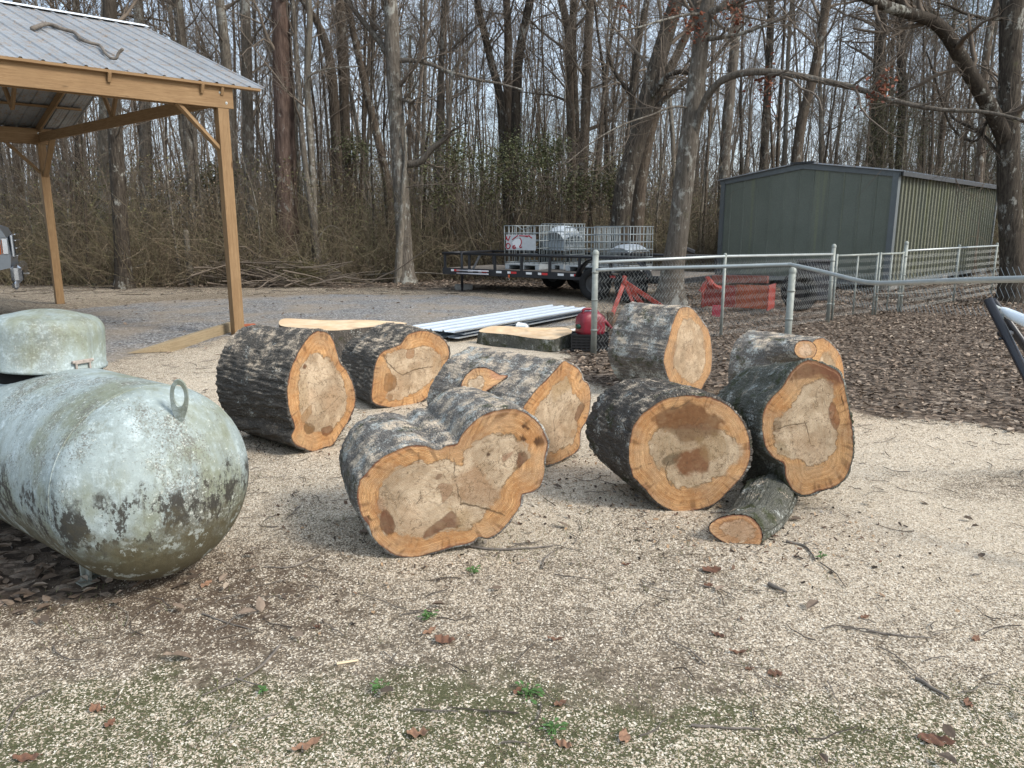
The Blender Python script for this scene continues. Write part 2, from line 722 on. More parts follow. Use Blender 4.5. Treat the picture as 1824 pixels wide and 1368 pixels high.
# gravel
vg = k.n('ShaderNodeTexVoronoi', feature='F1')
k.set(vg.inputs['Vector'], pos)
vg.inputs['Scale'].default_value = 38
cg = k.sep(vg.outputs['Color'])
stone = k.ramp(cg[0], [(0, (.085, .085, .085)), (.35, (.22, .222, .224)), (.75, (.37, .37, .37)), (1, (.58, .58, .57))])
stone = k.mix(k.ramp(vg.outputs['Distance'], [(.35, 0), (.7, .7)]), stone, (.10, .095, .09))
stone = k.mix(k.math('MULTIPLY', k.ramp(k.noise(pos, .9, 5, .65), [(.42, 0), (.62, 1)]), .55), stone, (.33, .27, .2))
gmask = k.step(k.math('ADD', grav, k.math('MULTIPLY', k.math('SUBTRACT', k.noise(pos, 3, 6, .7), .5), 1.2)), .3, .62)
col = k.mix(gmask, col, stone)
# leaf mould under the loose leaves
vl = k.n('ShaderNodeTexVoronoi', feature='F1')
k.set(vl.inputs['Vector'], k.mapping(pos, (1, 1.5, 1), (0, 0, .8)))
vl.inputs['Scale'].default_value = 15
cl = k.sep(vl.outputs['Color'])
lcol = k.ramp(cl[0], [(0, (.048, .037, .029)), (.4, (.115, .088, .067)), (.75, (.21, .165, .126)), (1, (.38, .31, .245))])
lcol = k.mix(k.ramp(fine, [(.35, .5), (.6, 0)]), lcol, (.03, .022, .017))
lmask = k.step(k.math('ADD', leaf, k.math('MULTIPLY', k.math('SUBTRACT', k.noise(pos, 6, 5, .7), .5), 1.0)), .32, .6)
col = k.mix(lmask, col, lcol)
h = k.math('ADD', k.math('MULTIPLY', v1.outputs['Distance'], .5), k.math('ADD', k.math('MULTIPLY', fine, .6), k.math('MULTIPLY', mid, 1.2)))
h = k.math('ADD', h, k.math('MULTIPLY', k.math('MULTIPLY', vg.outputs['Distance'], gmask), -1.6))
M_GROUND = k.out(col, k.bump(h, .75, .012))

me = mesh_from('ground', gV, [gF], [0], M_GROUND, True)
vcol(me, 'm1', np.stack(ms[:3], -1))
vcol(me, 'm2', np.stack([ms[3], ms[4], ms[3] * 0], -1))
tag(link('ground', me), kind='structure')


# ---------------------------------------------------------------- loose sawdust, leaves, twigs and grass (uncountable)
def vc_mat(name, rough=.85, spec=.15, attr='col', trans=0.0):
    k = NT(name, rough, spec)
    c = k.attr(attr)
    nz = k.noise(k.obj, 70, 3)
    c = k.mix(k.ramp(nz, [(.3, .35), (.7, 0)]), c, (.02, .015, .01))
    return k.out(c)


def quads_obj(name, Q, C, mat, kind='stuff', nv=None):
    """Q (N,v,3) faces, C (N,3) colours"""
    N, v = Q.shape[:2]
    me = mesh_from(name, Q.reshape(-1, 3), [np.arange(N * v).reshape(N, v)], [0], mat)
    vcol(me, 'col', np.repeat(C, v, 0))
    return tag(link(name, me), kind=kind)


def rand_frames(N, r, tilt):
    a = r.uniform(0, 2 * math.pi, N)
    n = np.stack([r.normal(0, tilt, N), r.normal(0, tilt, N), np.ones(N)], -1)
    n /= np.linalg.norm(n, axis=1, keepdims=True)
    u = np.stack([np.cos(a), np.sin(a), np.zeros(N)], -1)
    u -= (u * n).sum(1, keepdims=True) * n
    u /= np.linalg.norm(u, axis=1, keepdims=True)
    return u, np.cross(n, u), n


def lerp_cols(t, cols):
    cols = np.array(cols)
    x = np.clip(t, 0, .9999) * (len(cols) - 1)
    i = x.astype(int)
    f = (x - i)[:, None]
    return cols[i] * (1 - f) + cols[i + 1] * f


def chips(n, ylo, yhi, smin, smax, r):
    y = r.uniform(ylo, yhi, n)
    x = r.uniform(-1, 1, n) * (.76 * y + .5)
    P = np.stack([x, y], -1)
    s = masks(P)
    keep = r.uniform(0, 1, n) < np.clip(s[0] * 1.15 + .3 * fbm(P * 7, 3, 77), 0.02, 1)
    P = P[keep]
    n = len(P)
    u, w, nn = rand_frames(n, r, .45)
    L = (smin + (smax - smin) * r.beta(1.2, 3.0, n) * 1.5)[:, None]
    Wd = L * r.uniform(.16, .48, n)[:, None]
    c = np.c_[P, gz(P[:, 0], P[:, 1]) + r.uniform(.001, .006, n)]
    Q = np.stack([c - u * L - w * Wd, c + u * L - w * Wd * .6, c + u * L * .8 + w * Wd, c - u * L + w * Wd * .7], 1)
    C = lerp_cols(r.uniform(0, 1, n), [(.10, .075, .05), (.40, .32, .23), (.56, .47, .36), (.68, .60, .48), (.82, .76, .65)])
    return Q, C


r = np.random.default_rng(11)
q1 = chips(260000, 1.55, 4.6, .0012, .0042, r)
q2 = chips(110000, 4.4, 9.5, .003, .008, r)
quads_obj('sawdust', np.concatenate([q1[0], q2[0]]), np.concatenate([q1[1], q2[1]]), vc_mat('saw_chip_material', .9, .1))


def leaf_quads(c, u, w, n, L, curl, fold, r):
    """six point leaves folded along the midrib: two quads each"""
    L = L[:, None]
    cu, fo = curl[:, None], fold[:, None]
    base, tip = c - u * L, c + u * L + n * L * cu
    a = r.uniform(.38, .6, len(c))[:, None] * L
    b = r.uniform(.3, .62, len(c))[:, None] * L
    l1 = c - u * L * .35 + w * a + n * L * fo
    l2 = c + u * L * .4 + w * b + n * L * (fo + cu * .5)
    r1 = c - u * L * .35 - w * a + n * L * fo
    r2 = c + u * L * .4 - w * b + n * L * (fo + cu * .5)
    return np.concatenate([np.stack([base, l1, l2, tip], 1), np.stack([base, tip, r2, r1], 1)])


LEAFC = [(.055, .040, .030), (.125, .091, .066), (.215, .160, .118), (.32, .248, .186), (.48, .395, .305)]


def leaf_field(n, xr, yr, dens, r, size=(.025, .055)):
    P = np.stack([r.uniform(*xr, n), r.uniform(*yr, n)], -1)
    P = P[np.abs(P[:, 0]) < .80 * P[:, 1] + 2.0]
    m = masks(P)
    keep = r.uniform(0, 1, len(P)) < np.clip(dens(m, P), 0, 1)
    P = P[keep]
    n = len(P)
    u, w, nn = rand_frames(n, r, .21)
    L = r.uniform(*size, n)
    c = np.c_[P, gz(P[:, 0], P[:, 1]) + r.uniform(.006, .035, n)]
    Q = leaf_quads(c, u, w, nn, L, r.uniform(-.3, .5, n), r.uniform(-.05, .4, n), r)
    C = lerp_cols(r.beta(1.6, 2.0, n), LEAFC)
    C = C * r.uniform(.8, 1.2, (n, 1))
    return Q, np.concatenate([C, C])


f1 = leaf_field(85000, (-5, 11), (4.5, 19), lambda m, P: m[2] * .95, r, (.014, .038))
f2 = leaf_field(60000, (-22, 26), (15, 30), lambda m, P: m[2] * .8, r, (.03, .065))
f3 = leaf_field(2600, (-4.5, 6), (1.6, 9), lambda m, P: .035 + .08 * m[3], r, (.018, .042))
f4 = leaf_field(5000, (-4.5, -.8), (2.3, 5.2), lambda m, P: sstep(.12, -.1, poly_sdf(LEAF_B, P)) * .6 + .10 * m[3], r, (.015, .04))
f5 = leaf_field(7000, (-16, 8), (9, 20), lambda m, P: .10 + 0 * m[0], r, (.02, .045))
quads_obj('leaf_litter', np.concatenate([f[0] for f in (f1, f2, f3, f4, f5)]), np.concatenate([f[1] for f in (f1, f2, f3, f4, f5)]), vc_mat('dead_leaf_material', .75, .25))


def twig_mesh(n, xr, yr, lr, rr, r, z=.008, cols=None, name='twigs', sides=4):
    mb = MB()
    P = np.stack([r.uniform(*xr, n), r.uniform(*yr, n)], -1)
    P = P[np.abs(P[:, 0]) < .80 * P[:, 1] + .6]
    n = len(P)
    a = r.uniform(0, 2 * math.pi, n)
    L = r.uniform(*lr, n) * r.uniform(.4, 1, n)
    t = np.linspace(-.5, .5, 5)
    pts = np.zeros((n, 5, 3))
    bend = r.normal(0, .12, (n, 1)) * L[:, None]
    x = t[None] * L[:, None]
    y = bend * (1 - 4 * t[None] ** 2) + r.normal(0, .02, (n, 5)) * L[:, None]
    pts[:, :, 0] = P[:, :1] + np.cos(a)[:, None] * x - np.sin(a)[:, None] * y
    pts[:, :, 1] = P[:, 1:] + np.sin(a)[:, None] * x + np.cos(a)[:, None] * y
    pts[:, :, 2] = gz(pts[:, :, 0], pts[:, :, 1]) + z + np.abs(r.normal(0, .004, (n, 5)))
    rad = r.uniform(*rr, n)[:, None] * np.linspace(1, .55, 5)[None]
    mb.tubes(pts, rad, sides)
    V = np.concatenate(mb.V)
    me = mesh_from(name, V, mb.F, mb.M, vc_mat(name + '_material', .9, .1))
    C = lerp_cols(r.uniform(0, 1, n), cols or [(.05, .042, .036), (.10, .085, .072), (.17, .15, .13), (.24, .21, .17)])
    vcol(me, 'col', np.repeat(C, 5 * sides, 0))
    return tag(link(name, me), kind='stuff')


twig_mesh(1500, (-4, 6.5), (1.6, 9), (.05, .30), (.0012, .0035), r, .007, name='fine_twigs')
twig_mesh(1500, (-18, 22), (17.5, 23), (.2, 1.1), (.003, .010), r, .02, name='forest_edge_twigs')


def grass(n, r):
    P = np.stack([r.uniform(-3.2, 3.4, n), r.uniform(1.6, 4.6, n)], -1)
    cl = fbm(P * 2.6, 4, 55)
    m = masks(P)
    keep = r.uniform(0, 1, n) < np.clip((cl - .05) * 2.4, 0, 1) * np.clip(m[4] + .12, 0, 1)
    P = P[keep]
    n = len(P)
    a = r.uniform(0, 2 * math.pi, n)
    d = np.stack([np.cos(a), np.sin(a), np.zeros(n)], -1)
    s = np.stack([-np.sin(a), np.cos(a), np.zeros(n)], -1)
    c = np.c_[P, gz(P[:, 0], P[:, 1])]
    h = r.uniform(.006, .022, n)[:, None]
    wd = r.uniform(.0008, .0018, n)[:, None]
    lean = r.uniform(.3, 1.6, n)[:, None] * h
    tip = c + np.array([0, 0, 1]) * h + d * lean
    Q = np.stack([c - s * wd, c + s * wd, tip + s * wd * .3, tip - s * wd * .3], 1)
    C = lerp_cols(r.uniform(0, 1, n), [(.05, .06, .022), (.085, .105, .035), (.16, .16, .07), (.30, .26, .15)])
    return Q, C


g1 = grass(60000, r)
quads_obj('grass', g1[0], g1[1], vc_mat('grass_material', .7, .2))


# chips of bark shed around the logs
def fragments(n, r):
    cen = np.array([gp(x, y)[:2] for x, y in [(560, 790), (470, 780), (690, 720), (740, 985), (860, 950), (640, 900), (985, 828), (1200, 905), (1110, 880), (1300, 970), (1380, 960), (1430, 930), (1220, 702), (1130, 690), (900, 830)]])
    P = cen[r.integers(0, len(cen), n)] + r.normal(0, .34, (n, 2))
    u, w, nn = rand_frames(n, r, .5)
    L = (r.uniform(.003, .016, n) * r.uniform(.3, 1, n))[:, None]
    Wd = L * r.uniform(.25, .8, n)[:, None]
    c = np.c_[P, gz(P[:, 0], P[:, 1]) + r.uniform(.003, .012, n)]
    Q = np.stack([c - u * L - w * Wd * .7, c + u * L * .9 - w * Wd, c + u * L + w * Wd * .8, c - u * L * .7 + w * Wd], 1)
    C = lerp_cols(r.uniform(0, 1, n), [(.03, .025, .02), (.07, .055, .045), (.16, .10, .07), (.50, .34, .20), (.30, .27, .24)])
    return Q, C


fq = fragments(5200, r)
quads_obj('bark_fragments', fq[0], fq[1], bpy.data.materials['saw_chip_material'])

# ================================================================ LOGS
def bark_mat(name, dark=(.035, .032, .030), light=(.17, .165, .16), lichen=.5, furrow=1.0, moss=0.0, dust=.6):
    k = NT(name, .9, .12)
    uv = k.uv
    w = k.noise(uv, 9, 3, .6, out='Color')
    uvd = k.mix(.06, uv, w, 'ADD')
    ridge = k.noise(k.mapping(uvd, (1, .22, 1)), 42, 4, .6, .6)
    ridge = k.math('ABSOLUTE', k.math('SUBTRACT', ridge, .5))
    ridge = k.step(ridge, .0, .16)
    plates = k.voro(k.mapping(uvd, (1, .35, 1)), 34, 'DISTANCE_TO_EDGE')
    plates = k.step(plates, .0, .16)
    h = k.math('MULTIPLY', ridge, plates)
    fine = k.noise(uv, 160, 4, .65)
    mid = k.noise(uv, 14, 5, .65)
    c = k.mix(h, dark, light)
    c = k.mix(k.ramp(mid, [(.35, .55), (.65, 0)]), c, tuple(x * .75 for x in dark))
    c = k.mix(k.ramp(fine, [(.35, 0), (.7, .5)]), c, tuple(min(1, x * 1.5) for x in light))
    # pale crustose lichen in speckles and blotches
    li = k.math('ADD', k.math('MULTIPLY', k.noise(uv, 5.5, 6, .7), .75), k.math('MULTIPLY', k.noise(uv, 75, 3, .6), .35))
    lim = k.step(li, .66 - .14 * lichen, .74 - .10 * lichen)
    c = k.mix(k.math('MULTIPLY', lim, .85), c, k.mix(mid, (.40, .43, .41), (.56, .57, .53)))
    if moss:
        mo = k.step(k.noise(k.mapping(uv, (1, 1, 1), loc=(3, 7, 0)), 7, 6, .7), .56 - .1 * moss, .68 - .1 * moss)
        c = k.mix(k.math('MULTIPLY', mo, .8), c, (.045, .052, .022))
    # sawdust lying on whatever faces up
    nz = k.sepxyz(k.geo('Normal'))[2]
    du = k.math('MULTIPLY', k.step(nz, .05, .9), k.step(k.math('ADD', k.math('MULTIPLY', k.noise(uv, 7, 5, .7), .7), k.math('MULTIPLY', k.noise(uv, 150, 4, .7), .42)), .668 - .10 * dust, .735 - .10 * dust))
    c = k.mix(du, c, k.mix(fine, (.42, .33, .24), (.68, .58, .45)))
    hh = k.math('ADD', k.math('MULTIPLY', h, 1.0), k.math('MULTIPLY', fine, .35))
    return k.out(c, k.bump(hh, .9, .012 * furrow))


def cut_mat(name, rot):
    """sawn end grain: sharp growth rings that follow the outline, chainsaw arcs, fibre and flecks"""
    k = NT(name, .78, .18)
    c0 = k.attr('col')
    c = c0
    lum = k.step(k.sep(c0)[1], .07, .22)
    fv = k.attr('fuv', 'Vector')
    sx = k.sepxyz(fv)
    dm = k.attr('dm', 'Vector')
    d_out, heart = k.sepxyz(dm)[0], k.sepxyz(dm)[1]
    wob = k.noise(fv, 11, 4, .6)
    wob2 = k.noise(fv, 45, 3, .6)
    ph = k.math('ADD', k.math('MULTIPLY', d_out, 900), k.math('ADD', k.math('MULTIPLY', wob, 16), k.math('MULTIPLY', wob2, 2.2)))
    ring = k.step(k.math('SINE', ph), .35, .95)
    ring = k.math('MULTIPLY', ring, k.step(k.noise(fv, 9, 3), .30, .50))
    ring = k.math('MULTIPLY', ring, k.math('SUBTRACT', .80, k.math('MULTIPLY', heart, .38)))
    ring = k.math('MULTIPLY', ring, k.step(k.sep(c0)[1], .10, .24))
    c = k.mix(ring, c, (.20, .105, .045))
    ph2 = k.math('ADD', k.math('MULTIPLY', d_out, 260), k.math('MULTIPLY', wob, 9))
    band = k.math('MULTIPLY', k.step(k.math('SINE', ph2), .2, 1), k.math('SUBTRACT', .42, k.math('MULTIPLY', heart, .3)))
    band = k.math('MULTIPLY', band, k.step(k.sep(c0)[1], .14, .26))
    c = k.mix(band, c, (.36, .19, .075))
    # chainsaw arcs sweeping across, patchy
    ax = k.math('ADD', k.math('MULTIPLY', sx[0], math.cos(rot[2])), k.math('MULTIPLY', sx[1], math.sin(rot[2])))
    ay = k.math('SUBTRACT', k.math('MULTIPLY', sx[1], math.cos(rot[2])), k.math('MULTIPLY', sx[0], math.sin(rot[2])))
    arc = k.math('ADD', ax, k.math('MULTIPLY', k.math('MULTIPLY', ay, ay), .55))
    saw = k.math('SINE', k.math('ADD', k.math('MULTIPLY', arc, 1150), k.math('MULTIPLY', k.noise(fv, 6, 2), 7)))
    gate = k.step(k.noise(k.mapping(fv, (1, 1, 1), loc=(4, 1, 7)), 5, 4, .6), .44, .60)
    sawm = k.math('MULTIPLY', gate, k.step(saw, .1, 1))
    c = k.mix(k.math('MULTIPLY', k.math('MULTIPLY', sawm, lum), .34), c, (.76, .63, .46))
    c = k.mix(k.math('MULTIPLY', k.math('MULTIPLY', gate, k.step(saw, -.4, -1)), .30), c, (.24, .15, .08))
    fib = k.noise(fv, 260, 4, .75)
    blot = k.noise(fv, 36, 5, .72)
    c = k.mix(k.ramp(fib, [(.36, .42), (.52, 0)]), c, (.17, .10, .05))
    c = k.mix(k.math('MULTIPLY', k.ramp(fib, [(.56, 0), (.72, .4)]), lum), c, (.82, .72, .56))
    c = k.mix(k.ramp(blot, [(.30, .5), (.46, 0)]), c, (.26, .16, .08))
    # thin crooked checks and hairline swirls
    chk = k.math('ABSOLUTE', k.math('SUBTRACT', k.noise(fv, 7.5, 5, .62, .4), .5))
    c = k.mix(k.math('MULTIPLY', k.math('SUBTRACT', 1, k.step(chk, .002, .010)), k.math('MULTIPLY', k.math('ADD', heart, .25), .5)), c, (.10, .065, .035))
    h = k.math('ADD', k.math('MULTIPLY', sawm, .7), k.math('ADD', fib, k.math('MULTIPLY', blot, .8)))
    return k.out(c, k.bump(h, .7, .005))


M_BARK_FURROW = bark_mat('bark_furrowed', (.034, .031, .027), (.20, .185, .165), .35, 1.6, 0, 1.1)
M_BARK_GREY = bark_mat('bark_grey', (.065, .060, .054), (.26, .242, .22), .85, .8, .2, 1.1)
M_BARK_MOSSY = bark_mat('bark_mossy', (.045, .045, .037), (.20, .20, .17), .60, 1.0, .6, .45)
M_BARK_DARK = bark_mat('bark_dark', (.034, .030, .026), (.165, .148, .13), .50, 1.2, .15, .8)
M_CUT = cut_mat('cut_wood', (.3, .5, .6))
M_CUT2 = cut_mat('cut_wood_cross', (.2, 1.1, -.5))

SAPC = np.array((.42, .200, .074))
SAPC2 = np.array((.66, .39, .18))
HEART1 = np.array((.60, .48, .34))
HEART2 = np.array((.37, .28, .185))
STAIN = np.array((.105, .036, .016))


class Plane:
    def __init__(self, p0, n, up=(0, 0, 1)):
        self.p0 = np.asarray(p0, float)
        self.n = np.asarray(n, float) / np.linalg.norm(n)
        self.u = np.cross(np.asarray(up, float), self.n)
        self.u /= np.linalg.norm(self.u)
        self.v = np.cross(self.n, self.u)

    def uv(self, px):
        return np.array([[np.dot(on_plane(x, y, self.p0, self.n) - self.p0, e) for e in (self.u, self.v)] for x, y in px])

    def xyz(self, uv):
        uv = np.asarray(uv)
        return self.p0 + uv[..., :1] * self.u + uv[..., 1:2] * self.v


def polar_outline(poly, c, n=288):
    P = smooth_closed(poly, 6 * len(poly))
    a = np.linspace(0, 2 * math.pi, n, endpoint=False)
    d = np.stack([np.cos(a), np.sin(a)], -1)
    A = P - c
    B = np.roll(A, -1, 0)
    r = np.zeros(n)
    for p, q in zip(A, B):
        e = q - p
        den = d[:, 0] * e[1] - d[:, 1] * e[0]
        with np.errstate(divide='ignore', invalid='ignore'):
            t = (p[0] * e[1] - p[1] * e[0]) / den
            s = (p[0] * d[:, 1] - p[1] * d[:, 0]) / den
        ok = (np.abs(den) > 1e-12) & (s >= -1e-6) & (s <= 1 + 1e-6) & (t > 0)
        r = np.where(ok, np.maximum(r, t), r)
    bad = r <= 0
    if bad.any():
        r[bad] = np.interp(a[bad], a[~bad], r[~bad])
    return a, d, r


def face_colours(uv, dout, sdh, stains, soft, cracks, spots, seed, pale=0.0):
    nz = fbm(uv * 55, 3, seed)
    n1 = fbm(uv * 9, 4, seed + 1)
    n2 = fbm(uv * 26, 4, seed + 2)
    d = dout + .004 * nz
    # growth rings follow the outline
    ring = np.sin(2 * math.pi * (dout + .010 * n1) / .0125)
    ring2 = np.sin(2 * math.pi * (dout + .006 * n1) / .031)
    ring = ring * sstep(-.4, .3, fbm(uv * 13, 2, seed + 31))
    t = np.clip(.5 + .8 * n1 + .24 * ring + .22 * ring2 + .6 * n2, 0, 1)[:, None]
    c = SAPC * (1 - t) + SAPC2 * t
    c = c * (1 - .16 * sstep(.6, .9, n2))[:, None]
    # heartwood with ragged border
    sd = sdh + .026 * fbm(uv * 34, 5, seed + 3, .65) + .026 * n1
    th = np.clip(.55 + 1.3 * n1 + .8 * n2 - .12 * ring, 0, 1)[:, None]
    h = HEART2 * (1 - th) + HEART1 * th
    warm = sstep(.1, .5, fbm(uv * 5 + 9, 3, seed + 4))[:, None]
    h = h * (1 - .35 * warm) + np.array((.50, .33, .20)) * .35 * warm
    sw = np.abs(fbm(uv * 6.5 + 3, 3, seed + 6))
    h = h * (1 - .38 * sstep(.028, .0, sw))[:, None]
    m = sstep(.002, -.003, sd)[:, None]
    c = c * (1 - m) + h * m
    edge = sstep(.0055, .0015, np.abs(sd)) * sstep(-.35, .25, n1 + .2)
    c = c * (1 - .8 * edge[:, None]) + np.array((.11, .072, .036)) * .8 * edge[:, None]
    halo = sstep(.03, .0, sd) * (sd > 0)
    c = c * (1 - .10 * halo[:, None])
    for poly, amt, col in stains:
        s = poly_sdf(smooth_closed(poly, 4 * len(poly)), uv) + .007 * fbm(uv * 45, 3, seed + 8) + .005 * n2
        mm = sstep(.003, -.004, s) * amt
        mm = mm * (.82 + .3 * n2)
        c = c * (1 - mm[:, None]) + np.asarray(col) * mm[:, None]
        ed = sstep(.004, .001, np.abs(s)) * .5 * amt
        c = c * (1 - ed[:, None]) + np.array((.07, .035, .018)) * ed[:, None]
    for poly, amt, col in soft:
        s = poly_sdf(poly, uv) + .035 * n1 + .02 * n2
        mm = sstep(.022, -.012, s) * amt
        c = c * (1 - mm[:, None]) + np.asarray(col) * mm[:, None]
    for line, w in cracks:
        q = uv + .006 * np.stack([fbm(uv * 40, 2, seed + 11), fbm(uv * 40, 2, seed + 12)], -1)
        s = line_dist(line, q)
        mm = sstep(w * 1.2, w * .35, s) * .85
        c = c * (1 - mm[:, None]) + np.array((.045, .03, .018)) * mm[:, None]
    for (p, rr) in spots:
        s = np.linalg.norm(uv - p, axis=1) - rr + rr * .9 * fbm(uv * 60, 3, seed + 13)
        mm = sstep(.003, -.003, s) * .9
        c = c * (1 - mm[:, None]) + np.array((.04, .018, .010)) * mm[:, None]
    # dirt and grey weathering smears, short radial checks from the rim
    di = sstep(.12, .5, fbm(uv * np.array([7, 13]), 4, seed + 41)) * .30
    c = c * (1 - di[:, None]) + np.array((.30, .20, .11)) * di[:, None]
    ch = sstep(.42, .60, vnoise(np.stack([np.arctan2(uv[:, 1] - uv[:, 1].mean(), uv[:, 0] - uv[:, 0].mean()) * 26, dout * 8], -1), seed + 43)) * sstep(.10, .02, dout) * .75
    c = c * (1 - ch[:, None]) + np.array((.16, .08, .035)) * ch[:, None]
    # scattered dark flecks and bore holes
    fl = sstep(.52, .62, fbm(uv * 70, 2, seed + 15)) * .45
    c = c * (1 - fl[:, None]) + np.array((.10, .055, .03)) * fl[:, None]
    if pale:
        c = c * (1 - pale) + np.array((.62, .47, .31)) * pale
    # cambium rim
    rim = (sstep(.009, .003, d + .004 * n2) * (.55 + .45 * sstep(-.3, .2, fbm(uv * 16, 2, seed + 33))))[:, None]
    c = c * (1 - rim) + np.array((.16, .07, .045)) * rim
    rim2 = (sstep(.017, .012, d) * sstep(.008, .012, d))[:, None] * .5
    c = c * (1 - rim2) + np.array((.50, .25, .15)) * rim2
    return np.clip(c, 0, 1)


def cut_face(name, parent, plane, out_uv, ctr, heart_uv, mat, seed, stains=(), soft=(), cracks=(), spots=(), nr=84, na=288, pale=0.0, off=.0015):
    a, d, r = polar_outline(out_uv, ctr, na)
    r = r * (1 + .008 * vnoise(np.stack([np.cos(a) * 9, np.sin(a) * 9], -1), seed) + .004 * vnoise(np.stack([np.cos(a) * 30, np.sin(a) * 30], -1), seed + 1))
    rho = np.linspace(0, 1, nr + 1)[1:] ** .75
    uv = np.concatenate([[ctr], (ctr + rho[:, None, None] * r[None, :, None] * d[None]).reshape(-1, 2)])
    r = r * (1 + .006 * vnoise(np.stack([np.cos(a) * 60, np.sin(a) * 60], -1), seed + 2))
    P = ctr + r[:, None] * d
    dout = -poly_sdf(P, uv)
    dout = np.maximum(dout, 0)
    hp = smooth_closed(heart_uv, 4 * len(heart_uv))
    sdh = poly_sdf(hp, uv)
    C = face_colours(uv, dout, sdh, stains, soft, cracks, spots, seed, pale)
    X = plane.xyz(uv) + plane.n * (off + .0016 * fbm(uv * 40, 3, seed + 21) + .004 * fbm(uv * 4, 2, seed + 22) * sstep(0, .06, dout))[:, None]
    idx = 1 + np.arange(nr * na).reshape(nr, na)
    A, B = idx[:-1], idx[1:]
    Fq = np.stack([A, B, np.roll(B, -1, 1), np.roll(A, -1, 1)], -1).reshape(-1, 4)
    Ft = np.stack([np.zeros(na, int), idx[0], np.roll(idx[0], -1)], -1)
    V = X - np.array(parent_world(parent))
    me = mesh_from(name, V, [Fq, Ft], [0, 0], mat, True)
    vcol(me, 'col', C)
    at_ = me.attributes.new('fuv', 'FLOAT_VECTOR', 'POINT')
    at_.data.foreach_set('vector', np.c_[uv, np.full(len(uv), seed * .37)].astype(np.float32).reshape(-1))
    at_ = me.attributes.new('dm', 'FLOAT_VECTOR', 'POINT')
    at_.data.foreach_set('vector', np.c_[dout, (sdh < 0) * 1.0, sdh].astype(np.float32).reshape(-1))
    o = link(name, me, parent)
    return o, P


def bark_body(name, parent, plane, P, ctr, axis, L, mat, seed, back=1.0, rnd=.25, amp=.007, bulges=(), nk=64, flare=0.0, mat_back=None, zmin=.002):
    """P: face outline in plane coords (polar ordered); swept along axis (unit vector pointing away from the face)"""
    na = len(P)
    nk = max(nk, int(L / .010))
    s = np.concatenate([[0, .0015], np.linspace(.012, 1, nk - 2)])
    rel = P - ctr
    rad = np.linalg.norm(rel, axis=1)
    mean = rad.mean()
    dirs = rel / rad[:, None]
    arc = np.concatenate([[0], np.cumsum(np.linalg.norm(np.diff(P, axis=0), axis=1))])
    ang = np.arctan2(dirs[:, 1], dirs[:, 0])
    V = np.zeros((nk, na, 3))
    for i, t in enumerate(s):
        w = rnd * t
        rr = rad * (1 - w) + mean * w
        rr = rr * (1 + (back - 1) * t)
        q = np.stack([arc / .030, np.full(na, t * L / .16)], -1)
        q3 = np.stack([np.cos(ang) * mean / .024, np.sin(ang) * mean / .024, np.full(na, t * L / .12)], -1)
        warp = .6 * vnoise(q3 * .35, seed + 3)
        n1 = 1 - 2 * np.abs(vnoise(q3 + warp[:, None], seed))
        n2 = vnoise(np.stack([np.cos(ang) * 2.2, np.sin(ang) * 2.2, np.full(na, t * L * 3)], -1), seed + 5)
        n3 = vnoise(q3 * np.array([2.3, 2.3, 2.0]), seed + 7)
        nb = 1 - 2 * np.abs(vnoise(q3 * .55 + 1.3 * warp[:, None] + 7, seed + 13))
        sel = sstep(-.25, .25, vnoise(q3 * .13, seed + 15))
        n1 = n1 * sel + nb * (1 - sel) * 1.2
        disp = (amp * (n1 * .9 + .6 * n3) + .018 * n2 * min(1, t * 3) + .006 + amp * .4) * (i > 0)
        if i == 1:
            disp = np.maximum(disp, .002)
        for (a0, t0, sa, st, hgt) in bulges:
            da = np.angle(np.exp(1j * (ang - a0)))
            disp = disp + hgt * np.exp(-(da / sa) ** 2 - ((t - t0) / st) ** 2)
        uv = ctr + dirs * (rr + disp + .001)[:, None]
        V[i] = plane.xyz(uv) + np.asarray(axis) * (t * L)
    # back edge slightly broken by the saw
    V[..., 2] = np.maximum(V[..., 2], zmin + .004 * np.abs(vnoise(V[..., :2] * 40, seed + 9)))
    idx = np.arange(nk * na).reshape(nk, na)
    A, B = idx[:-1], idx[1:]
    Fq = np.stack([A, np.roll(A, -1, 1), np.roll(B, -1, 1), B], -1).reshape(-1, 4)
    off = np.array(parent_world(parent))
    me = mesh_from(name, V.reshape(-1, 3) - off, [Fq], [0], mat, True)
    uvl = me.uv_layers.new(name='UVMap')
    uu = np.repeat(arc[None], nk, 0)
    vv = np.repeat((s * L)[:, None], na, 1)
    per = arc[-1] + np.linalg.norm(P[0] - P[-1])
    ia = np.stack([A, np.roll(A, -1, 1), np.roll(B, -1, 1), B], -1).reshape(-1, 4)
    U = uu.reshape(-1)[ia]
    wrap = (np.tile(np.arange(na), nk - 1) == na - 1)
    U[wrap, 1] += per
    U[wrap, 2] += per
    UV = np.stack([U, vv.reshape(-1)[ia]], -1).reshape(-1)
    uvl.data.foreach_set('uv', UV.astype(np.float32))
    o = link(name, me, parent)
    # rear cut
    last = V[-1]
    c = last.mean(0)
    me2 = mesh_from('rear_cut', np.vstack([c, last]) - off, [np.stack([np.zeros(na, int), 1 + np.arange(na), 1 + np.roll(np.arange(na), -1)], -1)], [0], mat_back or M_CUT2)
    vcol(me2, 'col', np.vstack([HEART1, np.tile(SAPC2, (na, 1))]))
    link('rear_cut', me2, parent)
    return o, V


